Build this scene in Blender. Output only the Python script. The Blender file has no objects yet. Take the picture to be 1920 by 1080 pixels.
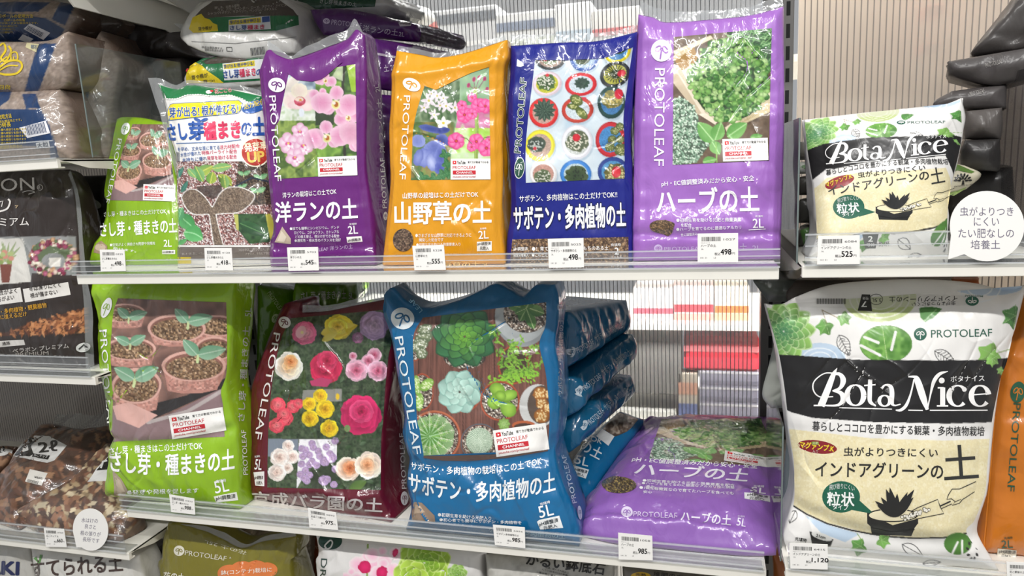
import bpy, math
import numpy as np
from mathutils import Matrix
from mathutils.geometry import tessellate_polygon

# ------------------------------------------------------------------ camera, world, lights, exposure
SC = bpy.context.scene
COL = SC.collection
CAMZ = 1.35                      # eye height above the shop floor
F = 1292.6                       # focal length in pixels of a 1920-wide frame
R = np.array([[0.96559216, -0.00422447, -0.2600268],
              [0.25496504, -0.18159204, 0.94974584],
              [-0.05123096, -0.98336488, -0.17426676]])     # rows: world X, Y, Z in camera (right, down, forward) terms
CAM = np.array([0., 0., CAMZ])
cd = bpy.data.cameras.new('camera'); cam = bpy.data.objects.new('camera', cd); COL.objects.link(cam)
cd.sensor_width = 36; cd.lens = F * 36 / 1920; cd.clip_start = 0.02
m = Matrix.Identity(4)
for i in range(3):
    m[i][0] = R[i, 0]; m[i][1] = -R[i, 1]; m[i][2] = -R[i, 2]; m[i][3] = CAM[i]
cam.matrix_world = m
SC.camera = cam
SC.view_settings.view_transform = 'Standard'; SC.view_settings.look = 'None'
SC.view_settings.gamma = 1.0; SC.view_settings.use_curve_mapping = False
SC.view_settings.exposure = 0.0
SC.cycles.max_bounces = 8; SC.cycles.transparent_max_bounces = 24
SC.cycles.caustics_reflective = False; SC.cycles.caustics_refractive = False

wd = bpy.data.worlds.new('shop_ambient'); SC.world = wd; wd.use_nodes = True
wd.node_tree.nodes['Background'].inputs[0].default_value = (0.93, 0.96, 1.0, 1)
wd.node_tree.nodes['Background'].inputs[1].default_value = 0.40

def area(name, loc, rot, sx, sy, power, col=(1, 0.985, 0.96)):
    l = bpy.data.lights.new(name, 'AREA'); l.shape = 'RECTANGLE'; l.size = sx; l.size_y = sy
    l.energy = power; l.color = col
    o = bpy.data.objects.new(name, l); COL.objects.link(o); o.location = loc; o.rotation_euler = rot
    return o
# ceiling tubes of this aisle and one of the aisle behind the shelves
area('ceiling_tube_light', (-0.9, -0.75, 2.75), (math.radians(28), 0, 0), 1.3, 0.055, 30)
area('ceiling_tube_light', (0.75, -0.75, 2.75), (math.radians(28), 0, 0), 1.3, 0.055, 30)
area('ceiling_tube_light', (-0.1, 0.0, 2.75), (math.radians(15), 0, 0), 0.055, 1.3, 12)
area('back_fill_strip', (.62, 1.168, 2.02), (math.radians(30), 0, 0), 1.0, 0.03, 20, (1, .95, .88))  # added fill that brightens the right bay's back panel
# added fill strips just behind the panels, brightening the next aisle's goods
for z_, w_ in ((2.02, 24), (CAMZ - .205, 6)):
    area('back_fill_strip', (-.02, 1.165, z_), (math.radians(42), 0, 0), 1.6, 0.03, w_)
area('back_aisle_tube_light', (0.0, 2.1, 2.5), (math.radians(-35), 0, 0), 2.6, 0.2, 150)

# ------------------------------------------------------------------ small maths helpers
def rays(px):
    px = np.asarray(px, float).reshape(-1, 2)
    d = np.stack([px[:, 0] - 960, px[:, 1] - 540, np.full(len(px), F)], 1)
    return d @ R.T
def P(x, y, Y):                   # point seen at photo position (x, y), Y metres into the scene
    w = rays([(x, y)])[0]
    return CAM + w * (Y / w[1])
def lin(c):                       # '#rrggbb' or (r,g,b) 0-255 -> linear rgb
    if isinstance(c, str):
        c = c.lstrip('#'); c = [int(c[i:i + 2], 16) for i in (0, 2, 4)]
    c = np.asarray(c, float) / 255.
    return np.where(c <= 0.04045, c / 12.92, ((c + 0.055) / 1.055) ** 2.4)
def srgb(c):
    if isinstance(c, str):
        c = c.lstrip('#'); return np.array([int(c[i:i + 2], 16) for i in (0, 2, 4)], float)
    return np.asarray(c, float)
def hsh(i, j, s):
    v = np.sin(i * 127.1 + j * 311.7 + s * 74.7) * 43758.5453
    return v - np.floor(v)
def vn(x, y, s=0):                # smooth value noise, -1..1
    xi = np.floor(x); yi = np.floor(y); fx = x - xi; fy = y - yi
    fx = fx * fx * fx * (fx * (fx * 6 - 15) + 10); fy = fy * fy * fy * (fy * (fy * 6 - 15) + 10)
    a = hsh(xi, yi, s); b = hsh(xi + 1, yi, s); c = hsh(xi, yi + 1, s); d = hsh(xi + 1, yi + 1, s)
    return 2 * (a + (b - a) * fx + (c - a) * fy + (a - b - c + d) * fx * fy) - 1
def resample(pl, n):              # polyline -> n points evenly along its length, smoothed by a Catmull-Rom pass
    p = np.asarray(pl, float)
    if len(p) > 2:
        q = np.vstack([2 * p[0] - p[1], p, 2 * p[-1] - p[-2]]); out = []
        for i in range(1, len(q) - 2):
            for t in np.linspace(0, 1, 9)[:-1]:
                a, b, c, d = q[i - 1], q[i], q[i + 1], q[i + 2]
                out.append(.5 * (2 * b + (c - a) * t + (2 * a - 5 * b + 4 * c - d) * t * t + (3 * b - a - 3 * c + d) * t ** 3))
        out.append(p[-1]); p = np.array(out)
    s = np.r_[0, np.cumsum(np.linalg.norm(np.diff(p, axis=0), axis=1))]
    t = np.linspace(0, s[-1], n)
    return np.stack([np.interp(t, s, p[:, k]) for k in range(p.shape[1])], 1)
def segdist(pts, pl):             # distance of every point to a polyline
    best = np.full(len(pts), 1e9)
    for a, b in zip(pl[:-1], pl[1:]):
        d = b - a; L = max(d @ d, 1e-12)
        t = np.clip(((pts - a) @ d) / L, 0, 1)
        best = np.minimum(best, np.linalg.norm(pts - a - t[:, None] * d, axis=1))
    return best
def inside(x, y, poly):
    c = np.zeros(x.shape, bool); n = len(poly); j = n - 1
    for i in range(n):
        xi, yi = poly[i]; xj, yj = poly[j]
        if yi != yj:
            c ^= ((yi > y) != (yj > y)) & (x < (xj - xi) * (y - yi) / (yj - yi) + xi)
        j = i
    return c
def splitT(V, T, L):              # halve triangles along their longest edge until none is longer than L
    V = np.asarray(V, float)[:, :2]; T = np.asarray(T, int)
    for _ in range(14):
        e = np.stack([np.linalg.norm(V[T[:, (k + 1) % 3]] - V[T[:, k]], axis=1) for k in range(3)], 1)
        k = e.argmax(1); big = e.max(1) > L
        if not big.any(): break
        t = T[big]; kk = k[big]; r = np.arange(len(t))
        a, b, c = t[r, kk], t[r, (kk + 1) % 3], t[r, (kk + 2) % 3]
        mid = (V[a] + V[b]) / 2; idx = len(V) + r
        V = np.vstack([V, mid])
        T = np.vstack([T[~big], np.stack([a, idx, c], 1), np.stack([idx, b, c], 1)])
    return V, T

# ------------------------------------------------------------------ object helpers
def tag(o, label=None, cat=None, group=None, kind=None):
    for k, v in (('label', label), ('category', cat), ('group', group), ('kind', kind)):
        if v: o[k] = v
    return o
def mesh_obj(name, V, Fc, mat, parent=None, col=None, smooth=False, loc=None):
    V = np.asarray(V, float)
    me = bpy.data.meshes.new(name); me.from_pydata(V.tolist(), [], [tuple(map(int, f)) for f in Fc])
    if col is not None:
        a = me.color_attributes.new('Col', 'FLOAT_COLOR', 'POINT')
        c = np.ones((len(V), 4), np.float32); c[:, :3] = col
        a.data.foreach_set('color', c.ravel())
    if smooth:
        me.polygons.foreach_set('use_smooth', [True] * len(me.polygons))
    if mat: me.materials.append(mat)
    me.update()
    o = bpy.data.objects.new(name, me); COL.objects.link(o)
    if parent: o.parent = parent
    return o
class MB:                          # collects boxes and prisms into one mesh
    def __init__(s): s.V = []; s.F = []
    def box(s, x0, x1, y0, y1, z0, z1):
        n = len(s.V); s.V += [(x, y, z) for z in (z0, z1) for y in (y0, y1) for x in (x0, x1)]
        s.F += [tuple(n + i for i in f) for f in ((0, 2, 3, 1), (4, 5, 7, 6), (0, 1, 5, 4), (2, 6, 7, 3), (0, 4, 6, 2), (1, 3, 7, 5))]
        return s
    def prism(s, prof, x0, x1):    # profile of (y, z) swept along x
        n = len(s.V); k = len(prof)
        s.V += [(x0, y, z) for y, z in prof] + [(x1, y, z) for y, z in prof]
        s.F += [tuple(n + i for i in range(k - 1, -1, -1)), tuple(n + k + i for i in range(k))]
        s.F += [(n + i, n + (i + 1) % k, n + k + (i + 1) % k, n + k + i) for i in range(k)]
        return s
    def plate(s, pts, d):          # planar outline of 3D points pushed along d
        n = len(s.V); k = len(pts); pts = np.asarray(pts, float)
        s.V += pts.tolist() + (pts + np.asarray(d)).tolist()
        s.F += [tuple(n + i for i in range(k)), tuple(n + k + i for i in range(k - 1, -1, -1))]
        s.F += [(n + i, n + k + i, n + k + (i + 1) % k, n + (i + 1) % k) for i in range(k)]
        return s
    def build(s, name, mat, parent=None, bevel=0, smooth=False):
        o = mesh_obj(name, s.V, s.F, mat, parent, smooth=smooth)
        if bevel:
            b = o.modifiers.new('bevel', 'BEVEL'); b.width = bevel; b.segments = 2; b.limit_method = 'ANGLE'
        return o
def empty(name, loc=(0, 0, 0)):
    o = bpy.data.objects.new(name, None); COL.objects.link(o); o.location = loc; o.empty_display_size = .02
    return o

# ------------------------------------------------------------------ materials
def new_mat(name):
    mt = bpy.data.materials.new(name); mt.use_nodes = True
    nt = mt.node_tree; b = nt.nodes['Principled BSDF']
    return mt, nt, b
def solid(name, c, rough=.5, metal=0, coat=0, noise=0.04, scale=40, spec=.5):
    mt, nt, b = new_mat(name); c = lin(c)
    b.inputs['Roughness'].default_value = rough; b.inputs['Metallic'].default_value = metal
    b.inputs['Coat Weight'].default_value = coat; b.inputs['Coat Roughness'].default_value = .06
    b.inputs['Specular IOR Level'].default_value = spec
    tc = nt.nodes.new('ShaderNodeTexCoord'); nz = nt.nodes.new('ShaderNodeTexNoise'); nz.inputs['Scale'].default_value = scale
    cr = nt.nodes.new('ShaderNodeValToRGB')
    cr.color_ramp.elements[0].color = (*np.clip(c * (1 - noise), 0, 1), 1); cr.color_ramp.elements[1].color = (*np.clip(c * (1 + noise), 0, 1), 1)
    nt.links.new(tc.outputs['Object'], nz.inputs['Vector']); nt.links.new(nz.outputs['Fac'], cr.inputs['Fac'])
    nt.links.new(cr.outputs['Color'], b.inputs['Base Color'])
    return mt
def printed(name, rough=.32, coat=.8, bump=.40, bscale=28, crough=.05):   # printed plastic film: ink colour held per vertex, crinkled gloss
    mt, nt, b = new_mat(name)
    at = nt.nodes.new('ShaderNodeAttribute'); at.attribute_name = 'Col'
    b.inputs['Roughness'].default_value = rough; b.inputs['Coat Weight'].default_value = coat
    b.inputs['Coat Roughness'].default_value = crough; b.inputs['Specular IOR Level'].default_value = .35
    nt.links.new(at.outputs['Color'], b.inputs['Base Color'])
    if bump:
        tc = nt.nodes.new('ShaderNodeTexCoord'); nz = nt.nodes.new('ShaderNodeTexNoise')
        nz.inputs['Scale'].default_value = bscale; nz.inputs['Detail'].default_value = 3; nz.inputs['Distortion'].default_value = .8
        mpn = nt.nodes.new('ShaderNodeMapping'); mpn.inputs['Scale'].default_value = (1.6, 1, .8); mpn.inputs['Rotation'].default_value = (0, .5, .3)
        bp = nt.nodes.new('ShaderNodeBump'); bp.inputs['Strength'].default_value = bump; bp.inputs['Distance'].default_value = .012
        nt.links.new(tc.outputs['Object'], mpn.inputs['Vector']); nt.links.new(mpn.outputs['Vector'], nz.inputs['Vector'])
        rd = nt.nodes.new('ShaderNodeTexNoise'); rd.noise_type = 'RIDGED_MULTIFRACTAL'; rd.inputs['Scale'].default_value = bscale * .62; rd.inputs['Detail'].default_value = 1.5
        rd.inputs['Distortion'].default_value = .5; nt.links.new(mpn.outputs['Vector'], rd.inputs['Vector'])
        ml = nt.nodes.new('ShaderNodeMath'); ml.operation = 'MULTIPLY_ADD'; ml.inputs[1].default_value = .5
        nt.links.new(rd.outputs['Fac'], ml.inputs[0]); nt.links.new(nz.outputs['Fac'], ml.inputs[2]); nt.links.new(ml.outputs[0], bp.inputs['Height'])
        nt.links.new(bp.outputs['Normal'], b.inputs['Coat Normal'])
        bp2 = nt.nodes.new('ShaderNodeBump'); bp2.inputs['Strength'].default_value = bump * .4; bp2.inputs['Distance'].default_value = .012
        nt.links.new(nz.outputs['Fac'], bp2.inputs['Height']); nt.links.new(bp2.outputs['Normal'], b.inputs['Normal'])
    return mt
def clear(name, tint='#f2f4f5', veil=.10, gloss=.9, rough=.05, bump=0, veilcol='#e8e8e8'):  # clear plastic: see-through, faint veil, fresnel gloss
    mt = bpy.data.materials.new(name); mt.use_nodes = True; nt = mt.node_tree; nt.nodes.clear(); N = nt.nodes.new; Lk = nt.links.new
    out = N('ShaderNodeOutputMaterial'); tr = N('ShaderNodeBsdfTransparent'); tr.inputs[0].default_value = (*lin(tint), 1)
    df = N('ShaderNodeBsdfDiffuse'); df.inputs[0].default_value = (*lin(veilcol), 1)
    gl = N('ShaderNodeBsdfGlossy'); gl.inputs['Roughness'].default_value = rough
    fr = N('ShaderNodeLayerWeight'); fr.inputs[0].default_value = .5; pw = N('ShaderNodeMath'); pw.operation = 'POWER'; pw.inputs[1].default_value = 4.0; ad = N('ShaderNodeMath'); ad.inputs[1].default_value = .04; Lk(fr.outputs[1], pw.inputs[0]); Lk(pw.outputs[0], ad.inputs[0])
    m1 = N('ShaderNodeMixShader'); m1.inputs[0].default_value = veil
    m2 = N('ShaderNodeMixShader'); mu = N('ShaderNodeMath'); mu.operation = 'MULTIPLY'; mu.inputs[1].default_value = gloss
    if bump:
        tc = N('ShaderNodeTexCoord'); nz = N('ShaderNodeTexNoise'); nz.inputs['Scale'].default_value = 45; nz.inputs['Distortion'].default_value = 1.5
        bp = N('ShaderNodeBump'); bp.inputs['Strength'].default_value = bump; bp.inputs['Distance'].default_value = .01
        Lk(tc.outputs['Object'], nz.inputs['Vector']); Lk(nz.outputs['Fac'], bp.inputs['Height'])
        Lk(bp.outputs['Normal'], gl.inputs['Normal']); Lk(bp.outputs['Normal'], fr.inputs[1])
    Lk(tr.outputs[0], m1.inputs[1]); Lk(df.outputs[0], m1.inputs[2])
    Lk(ad.outputs[0], mu.inputs[0]); Lk(mu.outputs[0], m2.inputs[0])
    Lk(m1.outputs[0], m2.inputs[1]); Lk(gl.outputs[0], m2.inputs[2]); Lk(m2.outputs[0], out.inputs[0])
    return mt
M_PRINT = printed('printed_film')
M_MATTE = printed('printed_card', rough=.6, coat=0, bump=0)
M_SOFT = printed('printed_matte_film', rough=.45, coat=.35, bump=.2, crough=.18)
M_DULL = printed('dark_heavy_film', rough=.5, coat=.35, bump=.35, crough=.2)
M_CLEAR = clear('clear_film', veil=.13, bump=.22, rough=.09)
M_ACRYL = clear('clear_rail_plastic', tint='#fcfdfd', veil=.06, gloss=1.3, rough=.03, veilcol='#c8ccd0')
M_LEDGE = clear('rail_ledge_plastic', tint='#fbfcfc', veil=.30, gloss=1.3, rough=.05, veilcol='#e6e8ea')
M_SHELF = solid('shelf_enamel', '#e6e3da', .42, noise=.02)
M_POST = solid('upright_enamel', '#6d6b68', .45, noise=.03)
M_DARK = solid('slot_dark', '#0c0c0c', .8)

# ------------------------------------------------------------------ lettering
_TX = {}
def glyphs(body, w=0.0, res=3):
    k = (body, w, res)
    if k not in _TX:
        c = bpy.data.curves.new('t', 'FONT'); c.body = body; c.size = 1; c.offset = w; c.resolution_u = res; c.fill_mode = 'FRONT'
        o = bpy.data.objects.new('t', c); COL.objects.link(o)
        bpy.context.view_layer.update()
        me = bpy.data.meshes.new_from_object(o.evaluated_get(bpy.context.evaluated_depsgraph_get()))
        me.calc_loop_triangles()
        V = np.array([v.co[:2] for v in me.vertices]); T = np.array([t.vertices[:] for t in me.loop_triangles])
        bpy.data.objects.remove(o); bpy.data.curves.remove(c); bpy.data.meshes.remove(me)
        _TX[k] = (V, T)
    return _TX[k]
def text2d(body, x0, y0, x1, y1, h, w=0.0, slant=0.0, arc=0.0):   # lettering filling the strip of height h over the baseline (x0,y0)-(x1,y1)
    V, T = glyphs(body)
    lo = V.min(0); hi = V.max(0)
    if w > .006:                   # heavier weight: the stroke thickened by shifted copies
        n = 4 if w <= .04 else 8; a = np.arange(n) * 2 * np.pi / n + np.pi / 4
        sh = [(0, 0)] * (w <= .04) + [(w * .8 * math.cos(t), w * .8 * math.sin(t)) for t in a]
        T = np.vstack([T + i * len(V) for i in range(len(sh))]); V = np.vstack([V + np.array(q) for q in sh])
    st = (V - lo) / (hi - lo)
    d = np.array([x1 - x0, y1 - y0], float); L = np.linalg.norm(d); u = np.array([d[1], -d[0]]) / L
    s = st[:, 0:1] + slant * st[:, 1:2] * h / L
    pts = np.array([x0, y0]) + s * d + (st[:, 1:2] * h + arc * 4 * s * (1 - s)) * u
    return pts, T

# ------------------------------------------------------------------ picture canvas (drawn by rule, in photo positions)
class Canvas:
    def __init__(s, k, x0, y0, x1, y1, bg='#808080', dens=2):     # k = (scale, ox, oy) of the drawing's own units
        s.k = k; sc = dens / k[0]
        s.x0, s.y0, s.sc = x0, y0, sc; s.w = int((x1 - x0) * sc); s.h = int((y1 - y0) * sc)
        s.A = np.zeros((s.h, s.w, 3)); s.A[:] = srgb(bg)
        s.rng = np.random.default_rng(abs(int(x0 * 7 + y0)))
    def grid(s, bx=None):
        if bx is None: i0, i1, j0, j1 = 0, s.h, 0, s.w
        else:
            j0 = max(0, int((bx[0] - s.x0) * s.sc) - 1); j1 = min(s.w, int((bx[2] - s.x0) * s.sc) + 2)
            i0 = max(0, int((bx[1] - s.y0) * s.sc) - 1); i1 = min(s.h, int((bx[3] - s.y0) * s.sc) + 2)
        if i1 <= i0 or j1 <= j0: return None
        y, x = np.mgrid[i0:i1, j0:j1]
        return (slice(i0, i1), slice(j0, j1)), x / s.sc + s.x0, y / s.sc + s.y0
    def put(s, sl, mask, col, a=1.0):
        reg = s.A[sl]; c = col if isinstance(col, np.ndarray) and col.ndim == 3 else np.broadcast_to(srgb(col), reg.shape)
        if np.isscalar(a): reg[mask] = reg[mask] * (1 - a) + c[mask] * a
        else: reg[mask] = reg[mask] * (1 - a[mask][:, None]) + c[mask] * a[mask][:, None]
    def poly(s, pts, col, a=1.0):
        pts = np.asarray(pts, float); g = s.grid((*pts.min(0), *pts.max(0)))
        if g is None: return
        sl, x, y = g; mk = inside(x, y, pts)
        s.put(sl, mk, col(x, y) if callable(col) else col, a)
    def ell(s, cx, cy, rx, ry=None, col='#ffffff', rot=0, edge=None, a=1.0, rough=0, tex=0, soft=0):
        ry = ry or rx; m = max(rx, ry) * 1.15; g = s.grid((cx - m, cy - m, cx + m, cy + m))
        if g is None: return
        sl, x, y = g; c, n = math.cos(rot), math.sin(rot)
        u = ((x - cx) * c + (y - cy) * n) / rx; v = (-(x - cx) * n + (y - cy) * c) / ry
        r = np.sqrt(u * u + v * v)
        if rough: r = r + rough * vn(np.arctan2(v, u) * 3 + cx, r * 3 + cy, 3)
        mk = r < 1; colr = np.broadcast_to(srgb(col), x.shape + (3,)).copy()
        if edge is not None:
            t = np.clip(r, 0, 1)[..., None] ** 1.6; colr = colr * (1 - t) + srgb(edge) * t
        if tex: colr = np.clip(colr * (1 + tex * s.rng.normal(size=x.shape)[..., None] * .5), 0, 255)
        s.put(sl, mk, colr, a if not soft else np.clip((1 - r) / soft, 0, 1) * a)
    def line(s, pts, w, col, a=1.0):
        pts = np.asarray(pts, float); g = s.grid((pts[:, 0].min() - w, pts[:, 1].min() - w, pts[:, 0].max() + w, pts[:, 1].max() + w))
        if g is None: return
        sl, x, y = g; d = segdist(np.stack([x.ravel(), y.ravel()], 1), pts).reshape(x.shape)
        s.put(sl, d < w / 2, col, a)
    def leaf(s, x0, y0, x1, y1, w, col, col2=None, vein=None, tip=1.0, bend=0):  # leaf from base to tip, lighter half, vein
        p0 = np.array([x0, y0], float); d = np.array([x1 - x0, y1 - y0], float); L = np.linalg.norm(d) + 1e-6; d /= L; n = np.array([-d[1], d[0]])
        m = w + abs(bend) + 2; g = s.grid((min(x0, x1) - m, min(y0, y1) - m, max(x0, x1) + m, max(y0, y1) + m))
        if g is None: return
        sl, x, y = g; u = ((x - x0) * d[0] + (y - y0) * d[1]) / L; v = (x - x0) * n[0] + (y - y0) * n[1]
        uc = np.clip(u, 0, 1); v = v - bend * np.sin(np.pi * uc)
        half = w / 2 * np.sin(np.pi * uc ** (.55 + .3 * tip)) ** .75
        mk = (u > 0) & (u < 1) & (np.abs(v) < half)
        c1 = srgb(col); c2 = srgb(col2) if col2 is not None else c1 * .8
        q = np.clip(v / (half + 1e-6), -1, 1)[..., None] * .5 + .5
        colr = c1 * (1 - q) + c2 * q
        s.put(sl, mk, colr)
        if vein is not None: s.put(sl, mk & (np.abs(v) < max(.45, w * .035)), vein)
    def speck(s, pts, cols, cell=2.0, mix=1.0):      # granular soil, gravel, chips: jittered cells of random colours
        pts = np.asarray(pts, float); g = s.grid((*pts.min(0), *pts.max(0)))
        if g is None: return
        sl, x, y = g; mk = inside(x, y, pts); C = np.array([srgb(c) for c in cols])
        gx = x / cell + .35 * vn(x / cell, y / cell, 1); gy = y / cell + .35 * vn(x / cell, y / cell, 2)
        k = (hsh(np.floor(gx), np.floor(gy), 5) * len(C)).astype(int) % len(C)
        b = .75 + .5 * hsh(np.floor(gx), np.floor(gy), 9)
        s.put(sl, mk, np.clip(C[k] * b[..., None], 0, 255), mix)
    def blotch(s, cols, cell=12, seed=1, pts=None, mix=1.0):   # out-of-focus background of blended colours
        g = s.grid() if pts is None else s.grid((*np.min(pts, 0), *np.max(pts, 0)))
        sl, x, y = g; C = np.array([srgb(c) for c in cols])
        t = (vn(x / cell, y / cell, seed) * .7 + vn(x / cell * 2.3, y / cell * 2.3, seed + 1) * .4) * .5 + .5
        t = np.clip(t, 0, .9999) * (len(C) - 1); i = t.astype(int); f = (t - i)[..., None]
        s.put(sl, np.ones(x.shape, bool) if pts is None else inside(x, y, pts), C[i] * (1 - f) + C[np.minimum(i + 1, len(C) - 1)] * f, mix)
    def disc(s, cx, cy, r, ry=None, n=24, rot=0):
        ry = ry or r; t = np.linspace(0, 2 * np.pi, n, endpoint=False); c, q = math.cos(rot), math.sin(rot)
        return np.stack([cx + r * np.cos(t) * c - ry * np.sin(t) * q, cy + r * np.cos(t) * q + ry * np.sin(t) * c], 1)
    def rosette(s, cx, cy, r, layers, n, c_in, c_out, edge=None, sq=1.0, rot=0, w=.55):   # succulent: rings of pointed leaves, outer first
        for k in range(layers, 0, -1):
            f = k / layers; rr = r * f; t = 1 - f
            col = srgb(c_out) * (1 - t) + srgb(c_in) * t
            for i in range(n):
                a = rot + 2 * np.pi * (i + .5 * (k % 2)) / n + k * .13
                wd_ = rr * w * 2 * np.pi / n * 1.35
                x1, y1 = cx + rr * math.cos(a), cy + rr * math.sin(a) * sq
                x0_, y0_ = cx + rr * .12 * math.cos(a), cy + rr * .12 * math.sin(a) * sq
                if edge is not None: s.leaf(x0_, y0_, x1, y1, wd_ * 1.12, edge, edge, tip=2.2)
                s.leaf(x0_ + (x1 - x0_) * .02, y0_ + (y1 - y0_) * .02, x0_ + (x1 - x0_) * .95, y0_ + (y1 - y0_) * .95, wd_, np.clip(col * 1.08, 0, 255), col * .86, vein=col * .97, tip=2.2)
    def flower(s, cx, cy, r, n, col, edge, mid, rot=0, w=.5, sq=1.0, mr=.18):
        for i in range(n):
            a = rot + 2 * np.pi * i / n
            s.ell(cx + .55 * r * math.cos(a), cy + .55 * r * math.sin(a) * sq, r * .5, r * w * .62, col=edge, edge=col, rot=math.atan2(math.sin(a) * sq, math.cos(a)))
        s.ell(cx, cy, r * mr, col=mid)
    def rose(s, cx, cy, r, cols, seed=0, sq=.95):   # overlapping rings of cupped petals
        rg = np.random.default_rng(seed); n0 = 7
        for k, f in enumerate((1, .84, .66, .5, .36, .22)):
            n = max(3, n0 - k)
            for i in range(n):
                a = 2 * np.pi * (i + rg.uniform(-.2, .2)) / n + k * .6
                q = r * f; t = k / 5
                c = srgb(cols[0]) * (1 - t) + srgb(cols[1]) * t
                c = np.clip(c * rg.uniform(.86, 1.1), 0, 255)
                s.ell(cx + q * .55 * math.cos(a), cy + q * .55 * math.sin(a) * sq, q * .52, q * .44, col=c * .86, edge=np.clip(c * 1.1, 0, 255), rot=a + 1.57, rough=.08)
        s.ell(cx, cy, r * .1, col=srgb(cols[1]) * .75)
    def light(s, k):
        s.A = np.clip(s.A * k, 0, 255)
    def sample(s, px):
        px = (np.asarray(px) - np.array(s.k[1:])) * s.k[0]
        x = np.clip((px[:, 0] - s.x0) * s.sc, 0, s.w - 1.01); y = np.clip((px[:, 1] - s.y0) * s.sc, 0, s.h - 1.01)
        out = 0
        for dx in (-.35, .35):
            for dy in (-.35, .35):
                xx = np.clip(x + dx, 0, s.w - 1.01); yy = np.clip(y + dy, 0, s.h - 1.01)
                i = yy.astype(int); j = xx.astype(int); fx = (xx - j)[:, None]; fy = (yy - i)[:, None]
                out = out + (s.A[i, j] * (1 - fx) * (1 - fy) + s.A[i, j + 1] * fx * (1 - fy) + s.A[i + 1, j] * (1 - fx) * fy + s.A[i + 1, j + 1] * fx * fy)
        return lin(out / 4)
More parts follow.
